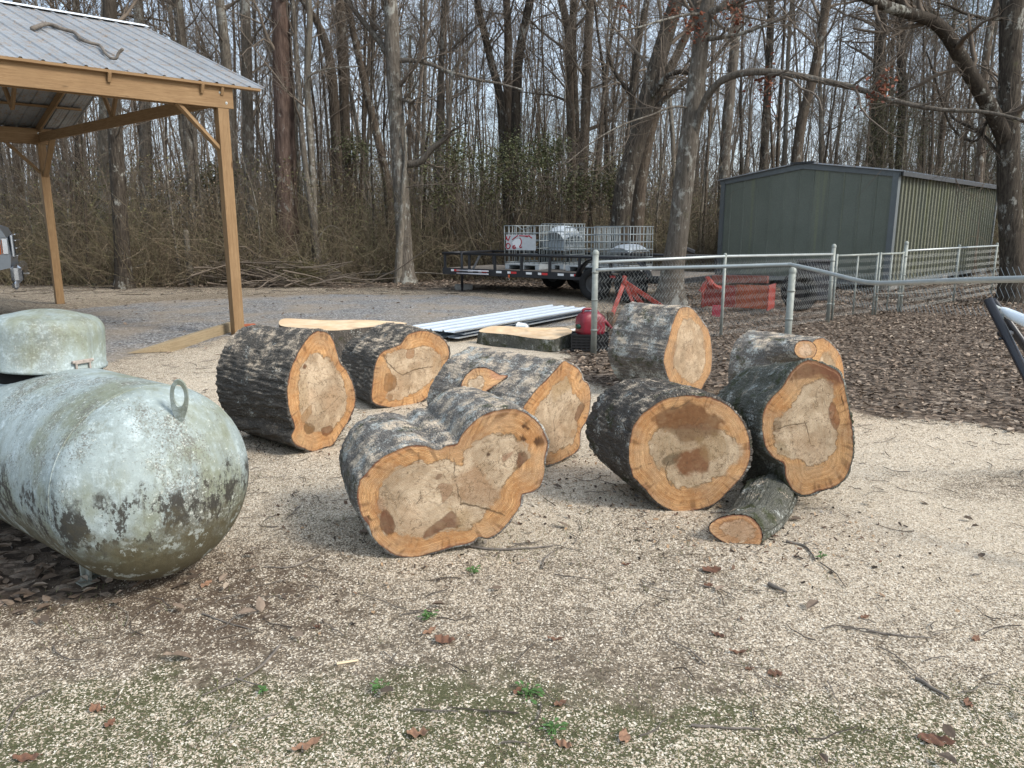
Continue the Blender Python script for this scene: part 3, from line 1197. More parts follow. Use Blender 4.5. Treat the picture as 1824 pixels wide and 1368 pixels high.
def make_log(label, contact, phi, L, outline, heart, ctr, mat, seed, tilt=0.0, axis=None, axz=0.0, depth=None, stains=(), soft=(), cracks=(), spots=(), back=1.0, rnd=.25, amp=.007, bulges=(), cut=None, pale=0.0, group='cut logs lying in the yard', zmin=.002):
    ph = R(phi)
    n = np.array([math.sin(ph) * math.cos(R(tilt)), -math.cos(ph) * math.cos(R(tilt)), math.sin(R(tilt))])
    p0 = gp(*contact) if depth is None else at(*contact, depth)
    pl = Plane(p0, n)
    o_uv = pl.uv(outline)
    h_uv = pl.uv(heart)
    c_uv = pl.uv([ctr])[0]
    am = R(axis if axis is not None else phi)
    ax = np.array([-math.sin(am) * math.cos(R(axz)), math.cos(am) * math.cos(R(axz)), math.sin(R(axz))])
    base = pl.xyz(c_uv) + ax * L * .5
    t = thing('log', label, 'log', (base[0], base[1], 0), group)
    conv = lambda polys: [(pl.uv(p), a, c) for p, a, c in polys]
    mpp = pxm(p0[1])
    f, P = cut_face('cut_face', t, pl, o_uv, c_uv, h_uv, cut or M_CUT, seed, conv(stains), conv(soft), [(pl.uv(l), w) for l, w in cracks], [(pl.uv([p])[0], rr * mpp) for p, rr in spots], pale=pale)
    b, V = bark_body('bark', t, pl, P, c_uv, ax, L, mat, seed, back, rnd, amp, bulges, zmin=zmin)
    return t, pl, V


ST = tuple(STAIN)
LB = (.26, .135, .062)
OL = (.20, .125, .055)
DK = (.085, .045, .025)

L4, pl4, V4 = make_log('wide double-lobed log nearest the camera, its cut face pinched like an hourglass with two hearts', (739, 992), 9, .62,
    [(636, 884), (640, 859), (652, 844), (669, 824), (692, 809), (719, 797), (737, 793), (759, 795), (779, 802), (796, 794), (814, 790), (823, 774), (843, 752), (866, 737), (896, 730), (918, 729), (940, 737), (960, 754), (973, 779), (975, 799), (969, 824), (969, 844), (963, 864), (948, 876), (930, 881), (927, 899), (915, 918), (896, 941), (871, 958), (853, 956), (838, 967), (804, 974), (766, 986), (739, 992), (709, 989), (684, 976), (667, 958), (655, 933), (645, 916)],
    [(676, 891), (677, 874), (687, 856), (704, 841), (724, 831), (744, 824), (764, 827), (791, 819), (796, 812), (819, 824), (829, 807), (843, 792), (866, 779), (891, 772), (911, 772), (925, 787), (940, 804), (938, 819), (923, 831), (903, 854), (893, 871), (883, 889), (866, 904), (861, 921), (843, 938), (819, 941), (796, 943), (764, 956), (739, 953), (707, 946), (689, 951), (679, 936), (679, 911)],
    (800, 860), M_BARK_GREY, 41, tilt=4, axis=21,
    stains=[([(679, 912), (692, 913), (702, 931), (703, 946), (689, 951), (678, 936)], 1, ST), ([(804, 911), (816, 923), (819, 936), (796, 941), (764, 956), (754, 956), (759, 943), (784, 926)], .95, ST), ([(779, 864), (799, 861), (806, 869), (799, 886), (789, 895), (786, 879)], .75, (.21, .095, .045)), ([(923, 807), (938, 807), (938, 819), (925, 834), (919, 824)], 1, ST), ([(894, 812), (913, 803), (910, 814), (896, 823)], .8, (.22, .09, .045)), ([(779, 845), (786, 844), (785, 851), (778, 853)], .8, ST)],
    soft=[([(819, 844), (843, 831), (866, 859), (888, 879), (873, 899), (838, 896), (819, 884)], .55, LB), ([(800, 905), (830, 905), (845, 930), (825, 940)], .45, (.32, .21, .09)), ([(795, 795), (818, 800), (825, 815), (805, 822), (792, 812)], .5, (.50, .25, .09)), ([(645, 890), (676, 895), (676, 912), (650, 905)], .4, (.22, .08, .04))],
    cracks=[([(807, 817), (811, 854), (816, 871), (821, 894)], .003), ([(821, 897), (853, 902), (898, 918)], .006), ([(747, 868), (750, 885), (742, 896)], .0028), ([(745, 807), (746, 822)], .004), ([(850, 830), (858, 842), (862, 848)], .0025)],
    spots=[((935, 757), 5), ((932, 782), 6), ((959, 787), 8), ((869, 810), 4), ((941, 763), 4), ((655, 850), 4), ((652, 925), 7)], rnd=.12, back=.99, amp=.004)

L1, pl1, V1 = make_log('tall oval log beside the gas tank with deeply furrowed dark bark', (562, 804), 55, .76,
    [(569, 590), (582, 593), (593, 605), (599, 626), (606, 647), (617, 661), (627, 681), (632, 704), (631, 724), (620, 749), (607, 769), (592, 792), (577, 796), (560, 805), (541, 798), (526, 792), (519, 776), (525, 766), (523, 752), (516, 734), (512, 709), (512, 691), (516, 663), (529, 631), (544, 608), (557, 594)],
    [(567, 627), (582, 636), (594, 648), (599, 663), (610, 673), (616, 701), (616, 724), (610, 742), (597, 759), (582, 769), (557, 762), (541, 747), (534, 729), (531, 701), (531, 679), (536, 656), (552, 636)],
    (570, 700), M_BARK_FURROW, 51,
    stains=[([(541, 648), (548, 651), (544, 657), (538, 655)], .9, ST), ([(554, 721), (554, 737), (541, 754), (536, 747), (541, 734)], .8, (.30, .17, .07)), ([(544, 754), (559, 757), (559, 769), (549, 774), (541, 764)], .95, (.14, .08, .035)), ([(574, 762), (589, 759), (592, 769), (579, 777), (572, 769)], 1, (.13, .05, .022))],
    soft=[([(531, 672), (546, 665), (552, 690), (550, 725), (535, 722)], .45, (.34, .25, .14)), ([(596, 700), (614, 700), (612, 740), (592, 745)], .35, (.30, .23, .15))],
    cracks=[([(560, 745), (585, 725), (606, 705)], .0015)], amp=.009, cut=M_CUT2, rnd=.35)

L2, pl2, V2 = make_log('dark log with a broken ledge across its cut face, right of the tall oval log', (700, 724), 38, .62,
    [(662, 704), (664, 681), (667, 656), (674, 636), (683, 626), (700, 619), (713, 613), (725, 598), (743, 590), (761, 590), (781, 598), (794, 610), (799, 624), (800, 634), (796, 645), (793, 656), (781, 673), (775, 690), (755, 712), (730, 722), (700, 725), (675, 722), (664, 715)],
    [(733, 621), (758, 617), (778, 628), (786, 643), (783, 661), (771, 678), (740, 700), (695, 714), (690, 701), (703, 680), (695, 660), (684, 634), (705, 626)],
    (730, 660), M_BARK_FURROW, 61,
    stains=[([(726, 623), (738, 623), (736, 638), (723, 638)], .85, (.27, .14, .065)), ([(688, 666), (705, 671), (705, 689), (695, 697), (684, 694)], .95, (.20, .105, .045)), ([(690, 704), (700, 706), (695, 715)], .9, (.2, .1, .045))],
    soft=[([(772, 640), (792, 640), (788, 668), (770, 672)], .4, (.36, .22, .10))],
    cracks=[([(683, 633), (690, 646), (708, 663), (718, 668), (738, 658), (771, 653)], .006), ([(752, 655), (760, 668)], .003), ([(727, 700), (732, 682)], .003)], amp=.010, cut=M_CUT2, rnd=.4)

L3, pl3, V3 = make_log('long grey log behind the double-lobed slice with a sawn-off branch knot on top', (985, 829), 43, .90,
    [(1003, 644), (1015, 648), (1028, 655), (1036, 666), (1038, 677), (1047, 684), (1051, 698), (1051, 713), (1049, 731), (1044, 750), (1034, 768), (1030, 800), (1003, 818), (978, 828), (960, 826), (945, 815), (935, 790), (928, 762), (930, 731), (952, 698), (972, 677), (989, 659)],
    [(1011, 676), (1019, 692), (1032, 712), (1040, 722), (1037, 738), (1029, 750), (1023, 787), (993, 803), (977, 803), (955, 790), (950, 765), (954, 737), (961, 722), (976, 702), (983, 692), (1002, 677)],
    (993, 740), M_BARK_GREY, 71, axis=46,
    stains=[([(1032, 719), (1041, 722), (1036, 738), (1028, 750), (1024, 742)], 1, (.15, .065, .03)), ([(1019, 765), (1026, 768), (1020, 780), (1014, 776)], .7, (.36, .2, .08))],
    soft=[([(985, 690), (1010, 678), (1016, 690), (1000, 705), (985, 720)], .45, (.36, .24, .10))],
    cracks=[([(990, 730), (985, 750), (987, 775)], .0025), ([(1000, 725), (990, 735)], .002)], rnd=.5, back=1.02, amp=.004)

L5, pl5, V5 = make_log('grey log with a narrow pale oval cut face in front of the corner fence post', (1222, 704), 46, .60,
    [(1213, 548), (1233, 550), (1249, 570), (1263, 593), (1268, 627), (1266, 660), (1256, 680), (1246, 697), (1229, 702), (1206, 703), (1193, 680), (1184, 653), (1183, 633), (1191, 603), (1198, 577), (1206, 557)],
    [(1216, 570), (1233, 570), (1246, 583), (1254, 610), (1256, 640), (1249, 670), (1229, 683), (1213, 670), (1201, 650), (1201, 627), (1206, 597)],
    (1226, 626), M_BARK_GREY, 81,
    stains=[([(1201, 610), (1206, 613), (1201, 633), (1196, 633)], .95, (.24, .12, .05)), ([(1253, 607), (1258, 610), (1256, 623), (1251, 620)], .9, (.3, .16, .07)), ([(1233, 585), (1237, 585), (1235, 594)], .6, (.33, .2, .09))],
    cracks=[([(1215, 567), (1224, 571), (1233, 568)], .004), ([(1212, 620), (1222, 612), (1232, 606)], .002)],
    spots=[((1214, 680), 2), ((1200, 655), 2), ((1222, 686), 2)], amp=.006, pale=.22, rnd=.4)

L6, pl6, V6 = make_log('round log in front right with a stained, partly rotten heart and dark bark', (1215, 912), 6, .55,
    [(1228, 705), (1261, 707), (1290, 718), (1314, 739), (1329, 766), (1336, 795), (1335, 819), (1323, 846), (1302, 869), (1278, 893), (1252, 905), (1219, 912), (1189, 906), (1166, 890), (1145, 866), (1127, 846), (1120, 813), (1123, 778), (1133, 751), (1154, 730), (1181, 713), (1207, 707)],
    [(1160, 775), (1178, 763), (1204, 760), (1230, 752), (1262, 755), (1284, 766), (1305, 781), (1317, 798), (1308, 822), (1284, 846), (1252, 861), (1213, 869), (1189, 858), (1184, 840), (1166, 825), (1154, 801)],
    (1228, 808), M_BARK_DARK, 91, axis=20,
    stains=[([(1178, 824), (1190, 809), (1212, 805), (1210, 818), (1196, 828)], 1, (.02, .016, .013))],
    soft=[([(1166, 748), (1189, 727), (1225, 716), (1266, 727), (1290, 751), (1278, 772), (1249, 786), (1213, 780), (1184, 765)], .92, (.125, .055, .024)), ([(1160, 775), (1178, 763), (1284, 766), (1317, 798), (1308, 822), (1252, 861), (1213, 869), (1189, 858), (1154, 801)], .40, (.22, .165, .095)), ([(1207, 819), (1231, 804), (1255, 795), (1266, 819), (1261, 840), (1231, 846), (1210, 840)], .9, (.155, .062, .026)), ([(1240, 780), (1290, 775), (1300, 810), (1262, 825)], .5, (.25, .17, .08)), ([(1165, 775), (1200, 770), (1205, 800), (1170, 812)], .45, (.27, .22, .14)), ([(1300, 790), (1318, 795), (1308, 824), (1290, 840)], .6, (.60, .48, .34))],
    cracks=[([(1190, 822), (1184, 840), (1192, 862)], .003), ([(1208, 708), (1195, 730), (1215, 722), (1232, 712)], .003), ([(1160, 825), (1140, 830)], .002)], amp=.008, rnd=.3, back=.93)

L7, pl7, V7 = make_log('big forked log on the right with a pear-shaped cut face propped on a branch stub', (1436, 880), 2, .72,
    [(1441, 642), (1463, 647), (1489, 660), (1501, 677), (1506, 700), (1513, 733), (1518, 767), (1519, 800), (1513, 833), (1496, 860), (1463, 873), (1436, 881), (1413, 873), (1399, 850), (1396, 827), (1376, 813), (1363, 793), (1358, 763), (1361, 730), (1376, 707), (1393, 690), (1406, 667), (1423, 650)],
    [(1446, 677), (1466, 673), (1479, 687), (1483, 720), (1489, 757), (1491, 790), (1483, 813), (1459, 830), (1439, 833), (1419, 820), (1389, 810), (1378, 783), (1379, 757), (1396, 740), (1413, 713), (1426, 690)],
    (1437, 762), M_BARK_MOSSY, 101, depth=4.0, axis=8, axz=-8,
    stains=[([(1424, 646), (1463, 642), (1495, 660), (1505, 684), (1480, 676), (1459, 673), (1430, 674), (1404, 676)], .88, (.15, .062, .036)), ([(1479, 717), (1489, 723), (1496, 750), (1489, 767), (1478, 747)], 1, (.22, .09, .04)), ([(1379, 750), (1391, 753), (1389, 767), (1378, 767)], .85, (.12, .08, .045))],
    soft=[([(1423, 650), (1463, 645), (1493, 661), (1503, 679), (1459, 669), (1406, 671)], .9, (.15, .062, .035)), ([(1382, 785), (1400, 790), (1410, 815), (1388, 812)], .5, (.22, .18, .10))],
    cracks=[([(1433, 750), (1437, 765), (1443, 790)], .003), ([(1386, 763), (1410, 757), (1433, 753)], .003), ([(1499, 705), (1502, 722)], .004)],
    spots=[((1392, 800), 2.5), ((1462, 876), 3), ((1392, 708), 1.6)], amp=.006, rnd=.45, back=.86, bulges=[(-1.6, .62, .7, .30, .16)])

L8, pl8, V8 = make_log('grey log tucked behind the forked log with a round sawn knot near its end', (1468, 744), 48, .60,
    [(1450, 607), (1465, 602), (1480, 612), (1495, 630), (1502, 655), (1503, 690), (1497, 718), (1485, 738), (1468, 745), (1450, 738), (1438, 716), (1432, 685), (1434, 650), (1440, 622)],
    [(1470, 628), (1482, 640), (1490, 660), (1490, 690), (1480, 715), (1466, 720), (1454, 700), (1450, 675), (1458, 645)],
    (1468, 680), M_BARK_GREY, 111, axis=58, stains=[], soft=[([(1462, 630), (1480, 632), (1494, 668), (1474, 660)], .6, (.24, .16, .08))], amp=.005, rnd=.5)


def stub(parent, outline, heart, ctr, p_depth, nrm, axis, L, mat, seed, flare, name='branch_stub', pale=0.0, stains=(), soft=(), path=None):
    """a sawn-off branch: short flaring bark sleeve with its own cut face"""
    if not np.isscalar(p_depth):                       # sit the cut just proud of the bark it grows from
        W = p_depth.reshape(-1, 3)
        d = ray(*ctr)
        rel = W - CAM
        tpar = rel[:, 1] / d[1]
        off = np.linalg.norm(rel - tpar[:, None] * d, axis=1)
        p_depth = W[off < .05, 1].min() - .035
    pl = Plane(at(*ctr, p_depth), nrm)
    o_uv, h_uv, c_uv = pl.uv(outline), pl.uv(heart), pl.uv([ctr])[0]
    e = bpy.data.objects.new
    a, d, r = polar_outline(o_uv, c_uv, 128)
    P = c_uv + r[:, None] * d
    nk = 20
    t = np.linspace(0, 1, nk)
    V = np.zeros((nk, 128, 3))
    ax = np.asarray(axis, float) / np.linalg.norm(axis)
    for i, tt in enumerate(t):
        rr = r * (1 + flare * tt ** 2) + .004
        q = np.stack([np.cos(a) * 5, np.sin(a) * 5, np.full(128, tt * 3)], -1)
        rr = rr + .008 * vnoise(q * 2, seed) * min(1, tt * 6) + .004 * vnoise(q * 6, seed + 1)
        V[i] = pl.xyz(c_uv + rr[:, None] * d) + (ax * tt * L if path is None else np.array([np.interp(tt, np.linspace(0, 1, len(path)), path[:, q_]) for q_ in range(3)]) - path[0])
    V[..., 2] = np.maximum(V[..., 2], .003)
    idx = np.arange(nk * 128).reshape(nk, 128)
    A, B = idx[:-1], idx[1:]
    Fq = np.stack([A, np.roll(A, -1, 1), np.roll(B, -1, 1), B], -1).reshape(-1, 4)
    me = mesh_from(name, V.reshape(-1, 3) - np.array(parent_world(parent)), [Fq], [0], mat, True)
    uvl = me.uv_layers.new(name='UVMap')
    arc = np.arange(128) / 128 * 2 * math.pi * r.mean()
    UV = np.stack([np.repeat(arc[None], nk, 0), np.repeat((t * L)[:, None], 128, 1)], -1).reshape(-1, 2)[Fq]
    uvl.data.foreach_set('uv', UV.reshape(-1).astype(np.float32))
    s = link(name, me, parent)
    conv = lambda polys: [(pl.uv(p), aa, c) for p, aa, c in polys]
    cut_face('cut_face', s, pl, o_uv, c_uv, h_uv, M_CUT, seed + 5, conv(stains), conv(soft), nr=40, na=160, pale=pale)
    return s


stub(L7, [(1263, 938), (1275, 926), (1299, 918), (1326, 918), (1343, 926), (1355, 943), (1357, 961), (1346, 975), (1314, 973), (1290, 966), (1269, 952)],
     [(1280, 938), (1305, 927), (1330, 930), (1345, 945), (1338, 960), (1310, 958), (1288, 950)], (1312, 947), 3.54, (-.10, -.90, .30), (.68, .73, .05), .52, M_BARK_MOSSY, 131, .14,
     path=smooth_open([at(1312, 947, 3.54), at(1346, 926, 3.74), at(1374, 876, 4.06)], 20), soft=[([(1263, 938), (1275, 926), (1299, 918), (1326, 918), (1343, 926), (1355, 943), (1357, 961), (1346, 975), (1314, 973), (1290, 966), (1269, 952)], .45, (.27, .11, .045)), ([(1285, 938), (1330, 930), (1345, 950), (1310, 958)], .4, (.25, .15, .08))])
stub(L3, [(822, 690), (827, 673), (843, 658), (863, 655), (878, 661), (890, 668), (905, 669), (894, 678), (872, 693), (853, 704), (836, 700)],
     [(832, 685), (840, 672), (856, 668), (866, 675), (862, 688), (848, 694)], (856, 681), V3, (.12, -.80, .58), (-.1, .75, -.55), .22, M_BARK_GREY, 141, .5,
     stains=[([(838, 680), (848, 672), (860, 674), (858, 684), (845, 690)], .55, (.22, .15, .09))], soft=[([(875, 660), (905, 667), (895, 680), (872, 680)], .7, (.50, .25, .17))])
stub(L8, [(1415, 625), (1418, 613), (1428, 607), (1442, 608), (1452, 616), (1454, 626), (1448, 636), (1436, 639), (1423, 636)],
     [(1424, 624), (1430, 614), (1442, 615), (1447, 624), (1441, 633), (1429, 632)], (1435, 623), V8, (.35, -.90, .22), (-.35, .85, -.2), .25, M_BARK_GREY, 151, .55,
     soft=[([(1424, 624), (1430, 614), (1442, 615), (1447, 624), (1441, 633), (1429, 632)], .6, (.62, .40, .27))], pale=.1)

# sawn stump and chunk beyond the logs
M_STUMP_TOP = cut_mat('stump_top_wood', (1.2, .2, .9))


def flat_top(name, label, cat, top_px, z_of, base_grow, mat, seed):
    """low stump: an irregular sawn top on a flaring bark skirt"""
    P = np.array([gp(x, y, z) for (x, y), z in zip(top_px, z_of)])
    P = np.stack([smooth_closed(P[:, i:i + 1], 8 * len(P))[:, 0] for i in range(3)], -1)
    c = P.mean(0)
    t = thing(name, label, cat, (c[0], c[1], 0))
    na = len(P)
    nk = 16
    V = np.zeros((nk, na, 3))
    rr = np.random.default_rng(seed)
    for i, s in enumerate(np.linspace(0, 1, nk)):
        g = 1 + base_grow * s ** 2
        q = P * np.array([1, 1, 0])
        ang = np.arctan2(P[:, 1] - c[1], P[:, 0] - c[0])
        nn = .03 * vnoise(np.stack([np.cos(ang) * 7, np.sin(ang) * 7, np.full(na, s * 2)], -1), seed) * min(1, s * 4)
        xy = c[:2] + (P[:, :2] - c[:2]) * (g + nn)[:, None]
        V[i] = np.c_[xy, P[:, 2] * (1 - s) + .0 * s]
    idx = np.arange(nk * na).reshape(nk, na)
    A, B = idx[:-1], idx[1:]
    Fq = np.stack([A, np.roll(A, -1, 1), np.roll(B, -1, 1), B], -1).reshape(-1, 4)
    off = np.array(parent_world(t))
    me = mesh_from('bark', V.reshape(-1, 3) - off, [Fq], [0], mat, True)
    uvl = me.uv_layers.new(name='UVMap')
    arc = np.concatenate([[0], np.cumsum(np.linalg.norm(np.diff(P, axis=0), axis=1))])
    UV = np.stack([np.repeat(arc[None], nk, 0), V[..., 2]], -1).reshape(-1, 2)[Fq]
    uvl.data.foreach_set('uv', UV.reshape(-1).astype(np.float32))
    link('bark', me, t)
    rho = np.linspace(0, 1, 31)[1:]
    T = c + rho[:, None, None] * (P - c)[None] + np.array([0, 0, .002])
    T[..., 2] += .012 * fbm(T[..., :2] * 9, 3, seed) * (1 - rho[:, None] ** 4)
    pts = np.concatenate([[c + [0, 0, .002]], T.reshape(-1, 3)])
    n1 = fbm(pts[:, :2] * 7, 4, seed + 1)
    tt = np.clip(.5 + n1, 0, 1)[:, None]
    C = np.array((.60, .42, .25)) * (1 - tt) + np.array((.72, .56, .38)) * tt
    C = C * (1 - .35 * sstep(.25, .5, fbm(pts[:, :2] * 3, 3, seed + 2)))[:, None] + 0
    idx = 1 + np.arange(30 * na).reshape(30, na)
    A, B = idx[:-1], idx[1:]
    Fq = np.stack([A, B, np.roll(B, -1, 1), np.roll(A, -1, 1)], -1).reshape(-1, 4)
    Ft = np.stack([np.zeros(na, int), idx[0], np.roll(idx[0], -1)], -1)
    me = mesh_from('sawn_top', pts - off, [Fq, Ft], [0, 0], M_STUMP_TOP, True)
    vcol(me, 'col', C)
    link('sawn_top', me, t)
    return t


flat_top('stump', 'broad low tree stump with a pale freshly sawn top behind the oval log', 'stump',
         [(504, 568), (545, 569), (589, 571), (630, 570), (672, 571), (725, 576), (678, 581), (640, 585), (627, 587), (589, 589), (545, 586), (500, 580)],
         [.36, .37, .37, .37, .38, .36, .36, .36, .35, .35, .36, .34], .10, M_BARK_DARK, 161)
flat_top('wood_chunk', 'low wedge of trunk with a pale cut top between roofing sheets and red fuel can', 'wood chunk',
         [(854, 591), (872, 582), (900, 581), (930, 583), (974, 584), (1008, 584), (1020, 592), (1000, 600), (983, 605), (945, 602), (905, 596)],
         [.17, .22, .23, .23, .22, .21, .19, .17, .155, .16, .17], .04, M_BARK_MOSSY, 171)

# ================================================================ GAS TANK
def tank_mat(name, low=True):
    k = NT(name, .6, .3)
    p = k.geo('Position')
    z = k.sepxyz(p)[2]
    o = k.obj
    shift = lambda v: k.mapping(o, (1, 1, 1), loc=v)
    n1 = k.noise(o, 2.2, 6, .62)
    n2 = k.noise(o, 9, 6, .70)
    n3 = k.noise(o, 34, 6, .74)
    n4 = k.noise(o, 120, 4, .7)
    wash = k.noise(k.mapping(o, (5, 5, 1.2), loc=(1, 3, 0)), 1.6, 7, .72)
    # chalky blue-white paint worn through to grey
    c = k.mix(k.ramp(wash, [(.34, 0), (.66, 1)]), (.225, .268, .258), (.355, .42, .425))
    c = k.mix(k.step(k.math('ADD', k.math('MULTIPLY', n3, .6), k.math('MULTIPLY', n2, .5)), .52, .72), c, (.45, .53, .55))
    # olive algae film with brushed downward streaks
    al = k.step(k.math('ADD', k.math('MULTIPLY', n1, .8), k.math('MULTIPLY', wash, .4)), .52, .72)
    c = k.mix(k.math('MULTIPLY', al, .78), c, k.mix(n3, (.10, .108, .05), (.22, .225, .13)))
    drip = k.noise(k.mapping(o, (18, 18, 1.0)), 1.0, 6, .74)
    c = k.mix(k.math('MULTIPLY', k.step(drip, .52, .66), .42), c, (.125, .125, .08))
    # grey-black crust of fine lichen, in drifts
    reg = k.noise(shift((2, 6, 4)), 2.6, 5, .65)
    quiet = 1.0 if low else .45
    sp = k.step(k.math('ADD', k.math('MULTIPLY', n4, .62), k.math('MULTIPLY', reg, .75)), .70, .79)
    c = k.mix(k.math('MULTIPLY', sp, .8 * quiet), c, k.mix(n3, (.06, .056, .045), (.17, .165, .14)))
    lw = k.step(k.math('ADD', k.math('MULTIPLY', k.noise(shift((5, 2, 8)), 62, 5, .75), .75), k.math('MULTIPLY', reg, .35)), .62, .68)
    c = k.mix(k.math('MULTIPLY', lw, .75 * quiet), c, (.55, .58, .53))
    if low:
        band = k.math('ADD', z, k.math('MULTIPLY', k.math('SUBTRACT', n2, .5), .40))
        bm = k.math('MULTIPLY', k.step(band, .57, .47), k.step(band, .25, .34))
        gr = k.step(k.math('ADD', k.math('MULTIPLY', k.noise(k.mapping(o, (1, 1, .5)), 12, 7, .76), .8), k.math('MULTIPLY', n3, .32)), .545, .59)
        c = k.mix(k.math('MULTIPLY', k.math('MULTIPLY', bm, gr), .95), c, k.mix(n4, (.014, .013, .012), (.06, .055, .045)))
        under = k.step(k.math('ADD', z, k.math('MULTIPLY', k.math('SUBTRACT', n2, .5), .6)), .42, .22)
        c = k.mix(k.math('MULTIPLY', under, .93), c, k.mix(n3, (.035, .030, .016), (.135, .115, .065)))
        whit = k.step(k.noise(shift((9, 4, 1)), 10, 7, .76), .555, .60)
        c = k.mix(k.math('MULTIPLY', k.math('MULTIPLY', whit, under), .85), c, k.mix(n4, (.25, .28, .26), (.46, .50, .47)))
    h = k.math('ADD', k.math('MULTIPLY', n3, .9), k.math('MULTIPLY', n4, .6))
    return k.out(c, k.bump(h, .5, .005), k.ramp(n3, [(.3, .5), (.7, .85)]))


M_TANK = tank_mat('weathered_tank_paint')
M_DOME = tank_mat('weathered_dome_paint', False)
M_DARKHOLE = plain('dark_interior', (.012, .012, .012), .9, .1)
M_GALV = plain('galvanised_steel', (.42, .45, .44), .42, .5, .35, .14, 9)
TC = np.array([-1.555, 3.12, 0.465])
TA = R(143.2)
ta = np.array([math.cos(TA), math.sin(TA), 0])
TR, THD, TLEN = .425, .285, 2.45
tank = thing('propane_tank', 'large weathered pale grey gas tank with green algae and peeling black grime', 'gas tank', (*(TC + ta * TLEN / 2)[:2], 0))
prof = [(0.0, -THD)]
for a in np.linspace(0, math.pi / 2, 26)[1:]:
    prof.append((TR * math.sin(a), -THD * math.cos(a)))
prof += [(TR, t) for t in np.linspace(.05, TLEN - .05, 24)]
for a in np.linspace(0, math.pi / 2, 26)[:-1]:
    prof.append((TR * math.cos(a), TLEN + THD * math.sin(a)))
prof.append((0.0, TLEN + THD))
b_perp0 = np.array([-ta[1], ta[0], 0])
MB().lathe(prof, 96, TC, ta).build('shell', M_TANK, tank, True)
# weld seams where the heads join the barrel
for t in (0.0, TLEN):
    q = np.array([TC + ta * t + (TR + .0005) * (math.cos(a) * b_perp0 + math.sin(a) * np.array([0, 0, 1.0])) for a in np.linspace(0, 2 * math.pi, 120, endpoint=False)])
    MB().tubes(q[None], .0028, 6, closed=True).build('weld_seam', M_TANK, tank, True)
# protective dome over the valves
b_perp = np.array([-ta[1], ta[0], 0])
# find the axial position whose top shows at x = 90 px
best = min(np.linspace(0.2, 2.0, 400), key=lambda t: abs((lambda q: CX + F * q[0] / (q[1] * CP - (q[2] - CAMH) * SP))(TC + ta * t + np.array([0, 0, TR + .12])) - 84))
DC = TC + ta * best + np.array([0, 0, TR])
DRAD = .248
dome = thing('valve_dome', None, None)
COL.objects.unlink(dome)
bpy.data.objects.remove(dome)
zt = -.012
pr = [(DRAD + .004, zt), (DRAD + .004, zt + .012), (DRAD - .002, zt + .016), (DRAD - .002, .165)]
for a in np.linspace(0, math.pi / 2, 12)[1:]:
    pr.append((DRAD - .075 + .073 * math.cos(a) if a < math.pi / 2 else DRAD - .075, .165 + .075 * math.sin(a)))
for rr in np.linspace(DRAD - .075, 0, 9)[1:]:
    pr.append((rr, .24 + .030 * (1 - (rr / (DRAD - .075)) ** 2)))
tilt = np.array([.055, .02, 1.0])
lid = MB().lathe(pr, 72, DC, tilt).build('dome_lid', M_DOME, tank, True)
lm = lid.modifiers.new('thick', 'SOLIDIFY')
lm.thickness = .004
# collar ring the lid sits on, hasp and hinge on the near right side
MB().lathe([(DRAD - .022, -.10), (DRAD - .022, .02), (DRAD - .03, .02), (DRAD - .03, -.10)], 60, DC, (0, 0, 1)).build('dome_collar', M_DARKHOLE, tank, True)
toCam = np.array([CAM[0] - DC[0], CAM[1] - DC[1], 0])
toCam /= np.linalg.norm(toCam)
side = np.array([-toCam[1], toCam[0], 0])
hd = toCam * math.cos(.55) + side * math.sin(.55)
hs = np.array([-hd[1], hd[0], 0])
hp = DC + hd * (DRAD + .006) + np.array([0, 0, .012])
rot = np.stack([hs, hd, np.array([0, 0, 1.0])], 1)
hm = MB()
for s in (-1, 1):
    hm.box(hp + hs * s * .034 + np.array([0, 0, -.022]), (.009, .012, .085), rot, bevel=.002)
hm.box(hp + np.array([0, 0, .018]), (.085, .016, .018), rot, bevel=.003)
hm.box(hp + np.array([0, 0, -.055]), (.075, .012, .010), rot, bevel=.002)
hm.tube([hp - hs * .052 + np.array([0, 0, .020]), hp + hs * .052 + np.array([0, 0, .020])], .008, 10)
hm.build('hasp', plain('rusty_hasp', (.36, .31, .27), .7, .3, .2, .35, 60), tank, False)
# a cut-out on the left flank of the lid for pipes
# lifting eyes on the top of each end
def lifting_eye(base, nrm):
    base = base - nrm * .012
    n = 40
    a = np.linspace(0, 2 * math.pi, n, endpoint=False)
    H, Wd = .205, .070
    out, inn = [], []
    for q in a:
        y = math.sin(q)
        w = Wd * (.80 + .20 * y)
        out.append((math.cos(q) * w * .62, H * .5 + y * H * .5))
        inn.append((math.cos(q) * .022, H * .64 + y * .052))
    up = nrm * .45 + np.array([0, 0, .72]) + ta * .10 + b_perp * .12
    up /= np.linalg.norm(up)
    fn = np.cross(up, ta * .78 + b_perp * .62)
    fn /= np.linalg.norm(fn)
    ex = np.cross(up, fn)
    th = .011
    V = []
    for off in (-th / 2, th / 2):
        for loop in (out, inn):
            V += [base + ex * x + up * y + fn * off for x, y in loop]
    i = np.arange(n)
    j = (i + 1) % n
    o0, i0, o1, i1 = i, i + n, i + 2 * n, i + 3 * n
    O0, I0, O1, I1 = j, j + n, j + 2 * n, j + 3 * n
    Fq = np.concatenate([np.stack([o0, O0, I0, i0], 1), np.stack([o1, i1, I1, O1], 1), np.stack([o0, o1, O1, O0], 1), np.stack([i0, I0, I1, i1], 1)])
    MB().add(np.array(V), Fq).build('lifting_eye', M_DOME, tank)


